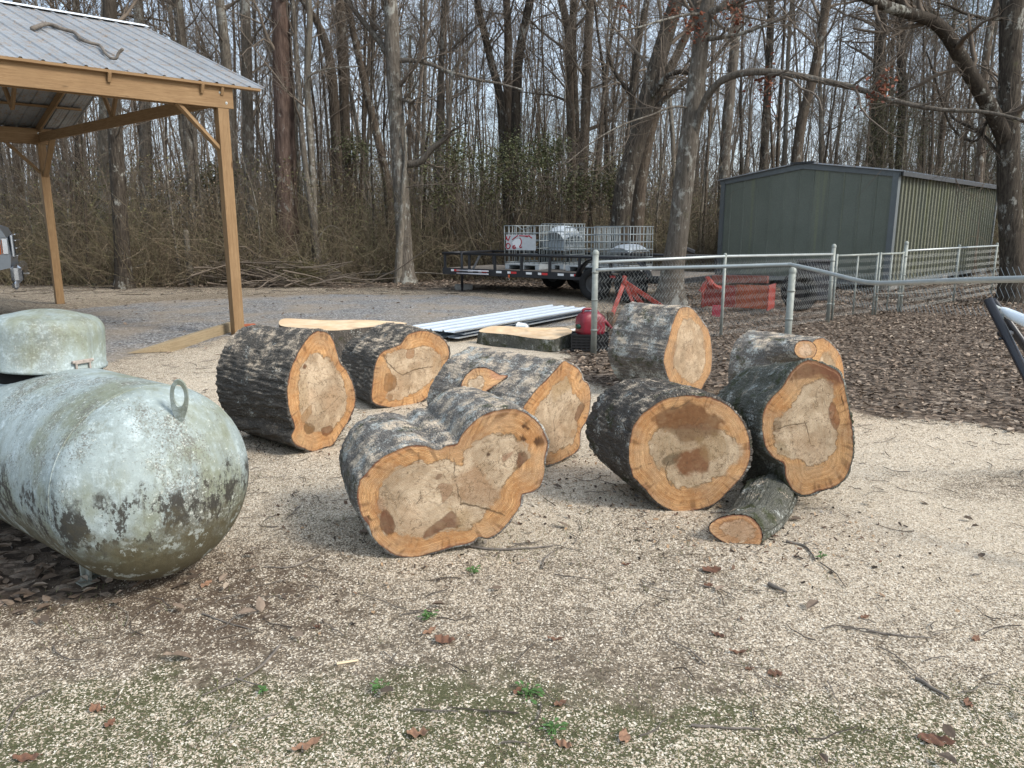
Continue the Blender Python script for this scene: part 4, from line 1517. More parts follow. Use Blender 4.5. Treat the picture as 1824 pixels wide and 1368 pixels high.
def tank_hit(px, py):
    """where a sight line meets the tank"""
    d = ray(px, py)
    for q in np.linspace(1.5, 6, 9000):
        p = CAM + d * q
        w = p - TC
        t = w @ ta
        rr = np.linalg.norm(w - ta * t)
        if (0 <= t <= TLEN and rr <= TR) or (t < 0 and (t / THD) ** 2 + (rr / TR) ** 2 <= 1):
            return p
    return TC


eb = tank_hit(323, 752)
w = eb - TC
et = w @ ta
rad_v = w - ta * et
en = rad_v / TR ** 2 + ta * (et / THD ** 2 if et < 0 else 0)
en /= np.linalg.norm(en)
lifting_eye(eb, en)
w2 = TC + ta * (TLEN - et) + rad_v
lifting_eye(w2, en - 2 * (en @ ta) * ta)
for t in (.28, TLEN - .28):
    for s in (-1, 1):
        p = TC + ta * t + b_perp * s * .20
        rotl = np.stack([ta, b_perp, np.array([0, 0, 1.0])], 1)
        m = MB()
        m.box((p[0], p[1], .075), (.045, .012, .17), rotl, bevel=.002)
        m.box(np.array([p[0], p[1], .075]) + ta * .018, (.010, .05, .17), rotl, bevel=.002)
        m.box((p[0], p[1], .004), (.10, .10, .008), rotl)
        m.build('leg', plain('leg_steel', (.30, .31, .27), .7, .3, .1, .3, 30) if t < .5 and s < 0 else bpy.data.materials['leg_steel'], tank)


# ================================================================ TIMBER SHELTER
def wood_mat(name, c1, c2, dark, rough=.75):
    k = NT(name, rough, .2)
    uv = k.obj
    g = k.noise(k.mapping(uv, (1, 1, 1)), 2, 3, .6)
    gr = k.attr('grain')
    s = k.noise(k.mapping(gr, (1.2, 22, 22)), 2.2, 6, .65, .4)
    s2 = k.noise(k.mapping(gr, (2.5, 70, 70)), 2.0, 4, .7)
    c = k.mix(k.ramp(s, [(.3, 0), (.7, 1)]), c1, c2)
    c = k.mix(k.ramp(s2, [(.34, .6), (.5, 0)]), c, dark)
    kn = k.voro(k.mapping(gr, (1.5, 6, 6)), 1.0)
    c = k.mix(k.ramp(kn, [(.045, .9), (.095, 0)]), c, tuple(x * .5 for x in dark))
    c = k.mix(k.ramp(g, [(.35, .35), (.65, 0)]), c, tuple(x * .8 for x in c1))
    return k.out(c, k.bump(s2, .35, .003))


M_PINE = wood_mat('new_pine_timber', (.215, .132, .066), (.305, .205, .110), (.11, .058, .026))
M_PINE_GREY = wood_mat('greying_pine_timber', (.25, .19, .115), (.36, .29, .185), (.13, .095, .055))


def timber(name, parent, p, q, w, h, up=(0, 0, 1), mat=None, bevel=.004):
    """one length of sawn timber with its own grain direction"""
    p, q = np.asarray(p, float), np.asarray(q, float)
    m = MB().beam(p, q, w, h, up, 0, bevel)
    V = np.concatenate(m.V)
    o = m.build(name, mat or M_PINE, parent)
    d = (q - p) / np.linalg.norm(q - p)
    y = np.cross(np.asarray(up, float), d)
    y /= np.linalg.norm(y)
    zz = np.cross(d, y)
    s = rng.uniform(0, 50, 3)
    g = np.stack([(V - p) @ d + s[0], (V - p) @ y + s[1], (V - p) @ zz + s[2]], -1)
    vcol(o.data, 'grain', g)
    return o


PN = np.array([*gp(424, 596)[:2], 0])           # near post foot
PF = np.array([*gp(107, 541)[:2], 0])           # far post foot
su = (PF - PN) / np.linalg.norm(PF - PN)        # across the gable
SPAN = np.linalg.norm(PF - PN)
sv = np.array([-.735, -.678, 0])                # along the ridge, towards the left of the camera
sv /= np.linalg.norm(sv)
BZ0, BH = 3.165, .285                              # underside and depth of the eave beams
shel = thing('timber_shelter', 'open timber shelter with new pine posts and a corrugated metal roof', 'shelter', tuple(PN))
PW = .15
LONG = 6.2
for P0 in (PN, PF):
    for tv in (0, LONG - .4):
        timber('post', shel, P0 + sv * tv, P0 + sv * tv + [0, 0, BZ0], PW, PW, tuple(sv))
for P0, s in ((PN, -1), (PF, 1)):
    for off in (-1, 1):
        timber('eave_beam', shel, P0 - sv * .14 + su * off * .062 * 1.0 + [0, 0, BZ0 + BH / 2 + off * .0], P0 + sv * LONG + su * off * .062 + [0, 0, BZ0 + BH / 2], .040, BH)
for tv in (0.0, 2.9):
    timber('tie_beam', shel, PN + sv * (tv + .02) + su * .10 + [0, 0, BZ0 + .12], PF + sv * (tv + .02) - su * .10 + [0, 0, BZ0 + .12], .045, .17)
# galvanised bolts through the beams at each post
for P0, sg in ((PN, -1), (PF, -1)):
    for dv, dz in ((-.04, .07), (.04, .20)):
        q = P0 + sv * dv + su * sg * .083 + [0, 0, BZ0 + dz]
        MB().lathe([(0, .010), (.011, .009), (.012, 0), (.020, 0), (.020, -.002), (0, -.002)], 12, q, su * sg).build('bolt', M_GALV, shel)
# knee braces
for P0, s in ((PN, 1), (PF, -1)):
    timber('knee_brace', shel, P0 + sv * .05 + [0, 0, BZ0 - .56], P0 + sv * .60 + [0, 0, BZ0 + .02], .045, .10, tuple(su))
    if s > 0:
        continue
    timber('knee_brace', shel, P0 + su * s * .06 + [0, 0, BZ0 - .62], P0 + su * s * .66 + [0, 0, BZ0 + .05], .045, .10, tuple(sv))
MID = (PN + PF) / 2
RISE = 1.36
TOPZ = BZ0 + BH + .065
RZ = TOPZ + RISE
slope = RISE / (SPAN / 2)
OVH_E, OVH_G = .15, .62                          # eave and gable overhangs
# king-post webs and rafters of the end trusses
for tv in (0.02, 1.45, 2.9, 4.35):
    for sgn in (-1, 1):
        a = MID + sv * tv + [0, 0, RZ - .10]
        b = MID + sv * tv + su * sgn * (SPAN / 2 + .12) + [0, 0, TOPZ - slope * .12 - .075]
        timber('rafter', shel, a, b, .042, .14)
    if tv < 3:
        c0 = MID + sv * tv + [0, 0, BZ0 + .20]
        for sgn in (-1, 1):
            timber('truss_web', shel, c0, MID + sv * tv + su * sgn * .75 + [0, 0, RZ - .75 * slope - .16], .04, .09)
for sgn in (-1, 1):
    for f in (.06, .30, .54, .78, 1.03):
        a = MID - sv * (OVH_G - .10) + su * sgn * (SPAN / 2) * f + [0, 0, RZ - RISE * f - .020]
        timber('purlin', shel, a, a + sv * (LONG + OVH_G), .085, .038)


def corrugated(name, parent, o, ex, ey, w, l, mat, pitch=.2286, rib=.019, thick=.0009, flatw=.13, ny=2, minor=True):
    """ribbed steel sheet: ribs run along ey, profile along ex; o is one corner of the sheet"""
    ex, ey = np.asarray(ex, float), np.asarray(ey, float)
    up = np.cross(ex, ey)
    up /= np.linalg.norm(up)
    if up[2] < 0:
        up = -up
    xs, zs = [], []
    x = 0.0
    while x < w:
        for dx, z in ((0, 0), (.020, 0), (.034, rib), (.056, rib), (.070, 0), (.115, 0), (.120, .003 if minor else 0), (.128, .003 if minor else 0), (.133, 0), (.165, 0), (.170, .003 if minor else 0), (.178, .003 if minor else 0), (.183, 0)):
            if x + dx * pitch / .2286 <= w:
                xs.append(x + dx * pitch / .2286)
                zs.append(z)
        x += pitch
    xs, zs = np.array(xs), np.array(zs)
    ys = np.linspace(0, l, ny)
    V = np.asarray(o, float) + xs[None, :, None] * ex + ys[:, None, None] * ey + zs[None, :, None] * up
    n = len(xs)
    idx = np.arange(ny * n).reshape(ny, n)
    Fq = np.stack([idx[:-1, :-1], idx[:-1, 1:], idx[1:, 1:], idx[1:, :-1]], -1).reshape(-1, 4)
    ob = MB().add(V, Fq).build(name, mat, parent)
    m = ob.modifiers.new('thick', 'SOLIDIFY')
    m.thickness = thick
    return ob


k = NT('weathered_roof_steel', .5, .5, .25)
n1 = k.noise(k.obj, 1.6, 6, .65)
n2 = k.noise(k.mapping(k.obj, (1, 1, 1)), 26, 5, .72)
n3 = k.noise(k.obj, 7, 5, .7)
c = k.mix(k.ramp(n1, [(.3, 0), (.7, 1)]), (.20, .215, .228), (.31, .325, .34))
c = k.mix(k.step(k.math('ADD', k.math('MULTIPLY', n2, .7), k.math('MULTIPLY', n3, .45)), .58, .68), c, (.24, .185, .14))
c = k.mix(k.math('MULTIPLY', k.step(n2, .60, .68), .8), c, (.56, .50, .42))
M_ROOF = k.out(c, None, k.ramp(n3, [(.3, .35), (.7, .65)]))
M_ROOF_EDGE = plain('bright_ridge_steel', (.72, .76, .80), .5, .4, 0, .08, 4)

for sgn in (-1, 1):
    r0 = MID - sv * OVH_G + [0, 0, RZ + .012]
    e0 = r0 + su * sgn * (SPAN / 2 + OVH_E) - np.array([0, 0, slope * (SPAN / 2 + OVH_E)])
    ey = r0 - e0
    Ls = np.linalg.norm(ey)
    corrugated('roof_sheet', shel, e0, sv, ey / Ls, LONG + OVH_G + .3, Ls, M_ROOF)
    # fascia board under the eave
m = MB()
for sgn in (-1, 1):
    a = MID - sv * (OVH_G + .02) + [0, 0, RZ + .045]
    b = a + su * sgn * .17 - np.array([0, 0, .17 * slope - .004])
    m.add([a, b, b + sv * (LONG + .9), a + sv * (LONG + .9)], [[0, 1, 2, 3]])
rc = m.build('ridge_cap', M_ROOF_EDGE, shel)
mm = rc.modifiers.new('thick', 'SOLIDIFY')
mm.thickness = .004
# short blocks standing on the near beam under the eave
for tv in (.30, 1.45, 2.65):
    p = PN + sv * tv - su * .135 + [0, 0, TOPZ - slope * .135 - .085]
    timber('rafter_tail', shel, p, p + su * .135 + [0, 0, slope * .135], .042, .12)

# bough lying across the roof, plank at the post foot, brick
M_STICK = plain('dead_branch_bark', (.16, .14, .12), .9, .1, 0, .35, 20, .5)


def roof_point(a, b):
    """point on the near roof slope: a along the ridge from the gable end, b down the slope"""
    return MID + sv * a - su * b + np.array([0, 0, RZ - slope * b + .035])


bt = thing('fallen_branch', 'crooked dead branch lying across the corrugated shelter roof', 'branch', tuple(roof_point(1, 1)))


def on_roof(px, py, lift=.03):
    n = np.cross(sv, np.array([-su[0], -su[1], -slope]))
    n /= np.linalg.norm(n)
    return on_plane(px, py, MID + [0, 0, RZ + .03], n) + np.array([0, 0, lift])


bp = np.array([on_roof(x, y) for x, y in [(58, 55), (85, 47), (110, 55), (133, 62), (145, 74), (160, 80), (178, 85), (187, 98), (197, 108)]])
MB().tube(smooth_open(bp, 40), np.linspace(.032, .017, len(smooth_open(bp, 40))), 7).build('bough', M_STICK, bt, True)
yb = on_roof(197, 108, .03)[1]
b2 = np.array([on_roof(197, 108, .03), at(207, 104, yb), at(211, 95, yb), at(219, 87, yb)])
MB().tube(smooth_open(b2, 16), np.linspace(.018, .022, len(smooth_open(b2, 16))), 6).build('side_twig', M_STICK, bt, True)
yb = on_roof(85, 47, .03)[1]
b3 = np.array([on_roof(85, 47, .03), at(83, 42, yb), at(81, 37, yb)])
MB().tube(b3, [.017, .012, .006], 6).build('side_twig', M_STICK, bt, True)

pk = thing('timber_plank', 'long pale timber with a pointed end lying at the foot of the shelter post', 'plank', tuple(gp(330, 605)))
p0, p1 = gp(252, 630), gp(412, 590)
timber('plank_body', pk, [p0[0] + .25, p0[1] + .17, .055], [p1[0], p1[1], .07], .09, .14, (0, 0, 1), M_PINE_GREY)
d = p1 - p0
d /= np.linalg.norm(d)
mw = MB()
nrm = np.array([-d[1], d[0], 0])
tip = np.array([p0[0] - .12, p0[1] - .05, .012])
en = np.array([p0[0] + .25, p0[1] + .17, 0])
V = np.array([tip - nrm * .045, tip + nrm * .045, en + nrm * .045 + [0, 0, .002], en - nrm * .045 + [0, 0, .002], en + nrm * .045 + [0, 0, .12], en - nrm * .045 + [0, 0, .12]])
mw.add(V, [[0, 1, 2, 3], [3, 2, 4, 5], [0, 5, 4, 1]])
mw.F.append(np.array([[1, 4, 2], [0, 3, 5]]))
mw.M.append(0)
ob = mw.build('bevelled_end', M_PINE_GREY, pk)
vcol(ob.data, 'grain', V)

M_BRICK = plain('red_brick', (.34, .11, .06), .85, .2, 0, .25, 30, .5)
b = gp(443, 588)
tag(MB().box((b[0], b[1], .05), (.20, .10, .09), rotz(.5), 0, .006).build('brick', M_BRICK), 'red brick standing against the near shelter post', 'brick')

# ================================================================ METAL SHED
k = NT('green_grey_cladding', .5, .4, .0)
sep = k.sepxyz(k.obj)
n1 = k.noise(k.obj, 1.2, 5, .6)
st = k.noise(k.mapping(k.obj, (5, 5, .12)), 1.0, 5, .65)
n3 = k.noise(k.obj, 30, 5, .7)
c = k.mix(k.ramp(n1, [(.3, 0), (.7, 1)]), (.125, .142, .112), (.165, .182, .148))
c = k.mix(k.math('MULTIPLY', k.step(st, .54, .70), .55), c, (.215, .225, .125))
c = k.mix(k.ramp(n3, [(.35, .35), (.6, 0)]), c, (.075, .08, .066))
M_SHED_FRONT = k.out(c)
k = NT('mildewed_side_cladding', .6, .3)
n1 = k.noise(k.obj, 1.0, 5, .6)
st = k.noise(k.mapping(k.obj, (6, 6, .25)), 1.0, 6, .7)
n3 = k.noise(k.obj, 26, 6, .75)
c = k.mix(k.ramp(n1, [(.35, 0), (.65, 1)]), (.125, .135, .108), (.165, .168, .128))
c = k.mix(k.math('MULTIPLY', k.step(st, .50, .66), .55), c, (.20, .205, .095))
c = k.mix(k.ramp(n3, [(.38, .65), (.58, 0)]), c, (.08, .08, .055))
M_SHED_SIDE = k.out(c)
M_TRIM = plain('shed_corner_trim', (.13, .145, .15), .45, .4, .2, .1, 5)
M_TRIM_DARK = plain('shed_roof_edge', (.05, .052, .055), .6, .3, .1, .2, 5)
SC = np.array([*gp(1577, 521)[:2], 0])
SA = np.array([*at(1283, 450, 21.9)[:2], 0])
SB = np.array([*at(1761, 450, 25.2)[:2], 0])
eA = (SA - SC) / np.linalg.norm(SA - SC)
WA = np.linalg.norm(SA - SC)
eB = (SB - SC) / np.linalg.norm(SB - SC)
WB = np.linalg.norm(SB - SC)
HW, Z0 = 2.54, .26
shed = thing('metal_shed', 'long grey-green corrugated metal shed with a low gable roof and mildewed side', 'shed', tuple(SC))
zup = np.array([0, 0, 1.0])
RISE_S = .30


def ribbed_wall(name, o, ex, w, topf, outn, mat, rib=.018, pitch=.31, seed=0):
    xs, ds = [0.0], [0.0]
    x = 0.0
    while x < w - .03:
        for dx, dd in ((.03, 0), (.045, rib), (.075, rib), (.09, 0)):
            if x + dx < w:
                xs.append(x + dx)
                ds.append(dd)
        x += pitch
    xs.append(w)
    ds.append(0)
    xs, ds = np.array(xs), np.array(ds)
    n = len(xs)
    bot = np.asarray(o) + xs[:, None] * ex + ds[:, None] * outn + zup * Z0
    top = np.asarray(o) + xs[:, None] * ex + ds[:, None] * outn + zup * (Z0 + topf(xs))[:, None]
    i = np.arange(n - 1)
    ob = MB().add(np.vstack([bot, top]), np.stack([i, i + 1, i + 1 + n, i + n], 1)).build(name, mat, shed)
    return ob


nA = np.cross(eA, zup)
nA = nA if nA @ (CAM - SC) > 0 else -nA
nB = np.cross(eB, zup)
nB = nB if nB @ (CAM - SC) > 0 else -nB
ribbed_wall('gable_wall', SC, eA, WA, lambda x: HW - .02 + RISE_S * (1 - np.abs(x - WA / 2) / (WA / 2)), nA, M_SHED_FRONT, .022, .40)
ribbed_wall('side_wall', SC, eB, WB, lambda x: HW - .02 + 0 * x, nB, M_SHED_SIDE, .045, .27)
ribbed_wall('side_wall', SC + eA * WA, eB, WB, lambda x: HW - .02 + 0 * x, -nB, M_SHED_SIDE, .03, .30)
ribbed_wall('gable_wall', SC + eB * WB, eA, WA, lambda x: HW - .02 + RISE_S * (1 - np.abs(x - WA / 2) / (WA / 2)), -nA, M_SHED_FRONT, .022, .40)
MB().beam(SC + zup * Z0, SC + zup * (Z0 + HW), .14, .14, tuple(eA)).build('corner_trim', M_TRIM, shed)
MB().beam(SA + zup * Z0, SA + zup * (Z0 + HW), .12, .12, tuple(eA)).build('corner_trim', M_TRIM, shed)
MB().beam(SB + zup * Z0, SB + zup * (Z0 + HW), .12, .12, tuple(eB)).build('corner_trim', M_TRIM, shed)
m = MB()
for s in (0, 1):
    a = SC + eA * WA * s - eA * (.10 if s == 0 else -.10) + zup * (Z0 + HW - .02) + nA * .02
    b = SC + eA * WA / 2 + zup * (Z0 + HW + RISE_S) + nA * .02
    m.beam(a, b, .05, .14, (0, 0, 1))
m.build('gable_trim', M_TRIM, shed)
for s in (0, 1):
    e0 = SC + eA * (WA * s) + eA * (-.16 if s == 0 else .16) + zup * (Z0 + HW + .05 - .02) + nA * .12
    r0 = SC + eA * WA / 2 + zup * (Z0 + HW + RISE_S + .075) + nA * .12
    ey = r0 - e0
    L = np.linalg.norm(ey)
    corrugated('roof_sheet', shed, e0, eB, ey / L, WB + .35, L, M_ROOF, .22, .03)
MB().beam(SC - eA * .17 + nA * .1 + zup * (Z0 + HW - .02), SC - eA * .17 + eB * (WB + .2) + zup * (Z0 + HW - .02), .03, .10).build('eave_trim', M_TRIM_DARK, shed)
MB().beam(SC + eA * WA / 2 - eA * .32 + nA * .06 + zup * (Z0 + HW + RISE_S + .075), SC + eA * WA / 2 + eA * .32 + nA * .06 + zup * (Z0 + HW + RISE_S + .075), .10, .05).build('ridge_end_cap', M_TRIM_DARK, shed)
m = MB()
m.beam(SC + eB * .05 - nB * .03 + zup * (Z0 - .05), SB - nB * .03 + zup * (Z0 - .05), .06, .12)
m.beam(SC - nA * .03 + zup * (Z0 - .05), SA - nA * .03 + zup * (Z0 - .05), .06, .12)
m.build('sill_rail', M_TRIM, shed)
M_BLOCK = plain('concrete_block', (.30, .29, .27), .9, .15, 0, .2, 20, .4)
for t in (.06, .5, .94):
    for base, e, wd in ((SC, eB, WB), (SC + eA * WA, eB, WB)):
        p = base + e * wd * t + eA * (.2 if base is SC else -.2)
        MB().box((p[0], p[1], .10), (.4, .4, .2), None, 0, .01).build('foundation_block', M_BLOCK, shed)
MB().beam(SC + eA * .3 + eB * .3 + zup * .22, SC + eA * (WA - .3) + eB * .3 + zup * .22, .3, .05).build('floor_frame', M_DARKHOLE, shed)


# ================================================================ CHAIN LINK FENCE
M_WIRE = plain('chain_link_wire', (.24, .25, .24), .5, .5, .4, .15, 8)
M_POST_GALV = plain('old_galvanised_post', (.27, .29, .265), .6, .35, .15, .22, 14)
M_RAIL_GALV = plain('galvanised_rail', (.40, .43, .42), .42, .5, .3, .12, 7)


def chain_link(name, parent, p, q, zb, zt, cell=.062, wire=.0022, knuckle=.035, top=None, bottom=None, sway=0.0, topf=None):
    """woven diamond mesh between two ground points: one zigzag wire per column"""
    p, q = np.asarray(p, float), np.asarray(q, float)
    L = np.linalg.norm((q - p)[:2])
    e = (q - p) / np.linalg.norm(q - p)
    nn = np.array([-e[1], e[0], 0])
    nc = int(L / cell)
    nr = int((zt - zb) / cell) * 1
    pts = np.zeros((nc, 2 * nr // 2 + 1, 3))
    i = np.arange(nc)[:, None]
    j = np.arange(nr + 1)[None]
    x = i * cell + np.where(j % 2 == 0, 0.0, cell) + .5 * cell * 0
    t = np.clip(x / L, 0, 1)
    zt_ = zt if topf is None else topf(t)
    z = zb + (zt_ - zb) * j / nr
    w = np.where(j % 2 == 0, 1, -1) * wire * .8
    s = sway * np.sin(z * 5 + x * 1.3)
    P = p[None, None] + e * x[..., None] + nn * (w + s)[..., None]
    P[..., 2] = z
    mb = MB().tubes(P, wire, 3)
    # knuckles standing above the rail
    top_p = P[:, -1]
    kn = np.stack([top_p, top_p + [0, 0, knuckle * .6] + e * .006, top_p + [0, 0, knuckle] - e * .004], 1)
    if knuckle:
        mb.tubes(kn, wire, 3)
    return mb.build(name, M_WIRE, parent)


def fence_post(parent, p, h, r, cap=True, name='post', mat=None, lean=(0, 0)):
    m = MB()
    top = np.array([p[0] + lean[0], p[1] + lean[1], h])
    m.tube([np.array([p[0], p[1], -.02]), top], r, 14)
    if cap:
        m.lathe([(r + .004, 0), (r + .004, .028), (r * .85, .045), (r * .45, .056), (0, .06)], 14, top - [0, 0, .012])
        for zz in (.82, .55, .25):
            q = np.array([p[0] + lean[0] * zz, p[1] + lean[1] * zz, h * zz])
            m.lathe([(r, -.011), (r + .004, -.011), (r + .004, .011), (r, .011)], 14, q)
    else:
        m.lathe([(r + .002, 0), (r + .004, .02), (.012, .04), (0, .042)], 12, top - [0, 0, .01])
    return m.build(name, mat or M_POST_GALV, parent, True)


P_COR = gp(1057, 632)
P_GATE = gp(1474, 574)
P_GATE2 = gp(1602, 557)
fa = thing('chain_link_fence', 'galvanised chain link fence run with wire points above its rail, before the shed gable', 'fence', tuple(P_COR), 'chain link fence runs by the shed')
eF = (P_GATE - P_COR)
LF = np.linalg.norm(eF)
eF = eF / LF
mid_t = .5
for t in (.47,):
    fence_post(fa, P_COR + eF * LF * t, 1.165, .022, False)
fence_post(fa, P_COR, 1.24, .037)
fence_post(fa, P_GATE, 1.24, .034)
zA0, zA1 = 1.135, 1.12
MB().tube([P_COR + zup * zA0, P_COR + eF * LF * .47 + zup * (1.150), P_GATE + zup * zA1], .0195, 10).build('top_rail', M_RAIL_GALV, fa, True)
chain_link('mesh', fa, P_COR + eF * .04, P_GATE - eF * .04, .03, 1.13, .06, .0019, .05)

# run coming towards the camera: its rail bent down where the tree fell, the torn mesh hanging short
P_B1 = np.array([*at(1406, 560, 7.9)[:2], 0])
fb = thing('chain_link_fence', 'damaged chain link fence run with a sagging bent top rail and mesh hanging loose', 'fence', tuple(P_B1), 'chain link fence runs by the shed')
fence_post(fb, P_B1, 1.10, .036)
rail_px = [(1062, 481, 9.05), (1150, 478, 8.75), (1280, 475, 8.3), (1395, 471.5, 7.93), (1412, 472, 7.8), (1470, 485, 7.2), (1530, 500, 6.55), (1560, 504, 6.2), (1600, 504, 5.8), (1700, 500, 5.0), (1824, 497, 4.2), (1960, 493, 3.5), (2150, 484, 2.9)]
rp = np.array([at(*q) for q in rail_px])
rps = smooth_open(rp, 96)
MB().tube(rps, .0195, 12).build('top_rail', M_RAIL_GALV, fb, True)
chain_link('mesh', fb, P_COR + (P_B1 - P_COR) * .01, P_B1, .04, 1.06, .06, .0019, .05, topf=lambda t: 1.045 + .11 * t)


def hanging_mesh(parent, path, drop, cell=.058, wire=.0019, rise=.07):
    d = np.concatenate([[0], np.cumsum(np.linalg.norm(np.diff(path, axis=0), axis=1))])
    n = int(d[-1] / cell)
    s = np.arange(n + 1) * cell
    B = np.stack([np.interp(s, d, path[:, a]) for a in range(3)], -1)
    nr = int(drop / cell)
    j = np.arange(nr + 1)
    cols = []
    for i in range(n):
        k_ = np.where(j % 2 == 0, 0, 1)
        base = np.where(k_[:, None] == 0, B[i], B[i + 1])
        w = np.where(j % 2 == 0, 1, -1) * wire * .8
        q = base.copy()
        q[:, 2] += rise - j * cell
        q[:, 0] += w + .10 * (j * cell) ** 2 + .012 * np.sin(i * .21 + j * .3)
        cols.append(q)
    return MB().tubes(np.array(cols), wire, 3).build('mesh', M_WIRE, parent)


hanging_mesh(fb, rps[len(rps) * 4 // 12:], .34)

# double walk gate
gate_dir = (P_GATE2 - P_GATE) / np.linalg.norm(P_GATE2 - P_GATE)
LG = np.linalg.norm(P_GATE2 - P_GATE)
gt = thing('chain_link_gate', 'pair of tubular chain link gate leaves standing shut before the shed corner', 'gate', tuple((P_GATE + P_GATE2) / 2))
zg0, zg1 = .08, 1.09
for t0, t1, nm in ((.05, .595, 'gate_leaf'), (.635, .965, 'gate_leaf')):
    a, b = P_GATE + gate_dir * LG * t0, P_GATE + gate_dir * LG * t1
    m = MB()
    for p in (a, b):
        m.tube([p + zup * .03, p + zup * (zg1 + .03)], .019, 8)
    cc = (a + b) / 2
    m.tube([cc + zup * zg0, cc + zup * zg1], .016, 8)
    m.tube([a + zup * zg1, b + zup * zg1], .019, 8)
    lf = m.build(nm, M_POST_GALV, gt, True)
    me_ = chain_link('mesh', lf, a, b, zg0, zg1, .06, .0017, .0)
    for zz in (.3, .85):
        MB().lathe([(.026, -.02), (.026, .02)], 10, a + zup * zz).build('hinge', M_POST_GALV, lf)

fc = thing('chain_link_fence', 'far chain link fence run along the mildewed shed side, right of the gate', 'fence', tuple(P_GATE2), 'chain link fence runs by the shed')
P_C1 = np.array([*at(1795, 520, 18.8)[:2], 0])
fence_post(fc, P_GATE2, 1.26, .034)
for t in (.42, .80):
    p = P_GATE2 + (P_C1 - P_GATE2) * t
    fence_post(fc, p, 1.17, .024, False)
MB().tube([P_GATE2 + zup * 1.13, P_C1 + zup * 1.13], .0195, 8).build('top_rail', M_RAIL_GALV, fc, True)
chain_link('mesh', fc, P_GATE2, P_C1, .03, 1.12, .065, .0017, .045)


# ================================================================ TRAILER WITH TOTES
M_BLACK = plain('black_trailer_paint', (.014, .015, .018), .45, .45, 0, .3, 6)
M_TYRE = plain('tyre_rubber', (.018, .018, .018), .85, .2, 0, .25, 20)
M_RED_TAPE = plain('red_reflector_tape', (.55, .03, .03), .4, .5, 0, .05)
M_WHITE_TAPE = plain('white_reflector_tape', (.75, .76, .76), .4, .5, 0, .05)
M_DECK = plain('grey_deck_boards', (.16, .14, .12), .9, .1, 0, .3, 9)
M_AMBER = plain('amber_marker', (.50, .10, .03), .4, .5, 0, .05)
TZ = .94                                              # top rail height
tl = at(789, 449, 19.0)
tr_ = at(1216, 459, 15.3)
A0, B0 = np.array([tl[0], tl[1], 0]), np.array([tr_[0], tr_[1], 0])
tdir = (B0 - A0) / np.linalg.norm(B0 - A0)
TLn = np.linalg.norm(B0 - A0)
tn = np.array([-tdir[1], tdir[0], 0])                # away from the camera
TWd = 2.0
trl = thing('utility_trailer', 'black flatbed utility trailer with red and white reflector tape along its side', 'trailer', tuple((A0 + B0) / 2))
DZ = .55
m = MB()
for off in (0, TWd):
    m.beam(A0 + tn * off + zup * (DZ - .06), B0 + tn * off + zup * (DZ - .06), .05, .16, bevel=.006)
for t in np.linspace(0, 1, 8):
    m.beam(A0 + tdir * TLn * t + zup * (DZ - .07), A0 + tdir * TLn * t + tn * TWd + zup * (DZ - .07), .05, .10)
m.build('chassis', M_BLACK, trl)
MB().box((A0 + B0) / 2 + tn * TWd / 2 + zup * (DZ - .005), (TLn - .1, TWd - .1, .04), np.stack([tdir, tn, zup], 1)).build('deck', M_DECK, trl)
m = MB()
for off in (0, TWd):
    m.tube([A0 + tn * off + zup * (TZ - .02), B0 + tn * off + zup * (TZ - .02)], .034, 10)
m.tube([A0 + zup * (TZ - .02), A0 + tn * TWd + zup * (TZ - .02)], .034, 10)
m.build('top_rail', M_BLACK, trl, True)
for off in (0, TWd):
    for t in np.linspace(0.01, .99, 9):
        p = A0 + tdir * TLn * t + tn * off
        MB().box((p[0], p[1], (DZ + TZ) / 2), (.06, .05, TZ - DZ), np.stack([tdir, tn, zup], 1), 0, .004).build('upright', M_BLACK, trl)
# diagonal gusset and jack at the front
MB().beam(A0 + tdir * .95 + zup * DZ, A0 + tdir * 1.18 + zup * (TZ - .03), .05, .03, tuple(tn)).build('gusset', plain('worn_gusset', (.12, .12, .12), .6, .3), trl)
jp = A0 + tdir * .62 - tn * .02
m = MB()
m.tube([jp + zup * .10, jp + zup * .98], .034, 10)
m.tube([jp + zup * .02, jp + zup * .16], .028, 10)
m.box(jp + zup * .012, (.14, .14, .02))
m.build('jack', M_BLACK, trl, True)
x = 0
tape_z = DZ - .035
tt = .06
i = 0
while tt < .985:
    a = A0 + tdir * TLn * tt - tn * .028 + zup * tape_z
    b = a + tdir * .16
    MB().beam(a, b, .004, .05).build('reflector_tape', M_WHITE_TAPE if i % 2 else M_RED_TAPE, trl)
    if i % 2 == 0:
        MB().beam(a - tdir * .10, a - tdir * .01, .004, .05).build('reflector_tape', M_WHITE_TAPE, trl)
    tt += .068
    i += 1
MB().box(A0 + tdir * 2.05 - tn * .03 + zup * (DZ - .12), (.05, .02, .07), np.stack([tdir, tn, zup], 1), 0, .006).build('marker_light', M_AMBER, trl)
MB().box(A0 + tdir * 4.15 - tn * .03 + zup * (DZ - .12), (.05, .02, .07), np.stack([tdir, tn, zup], 1), 0, .006).build('marker_light', M_AMBER, trl)


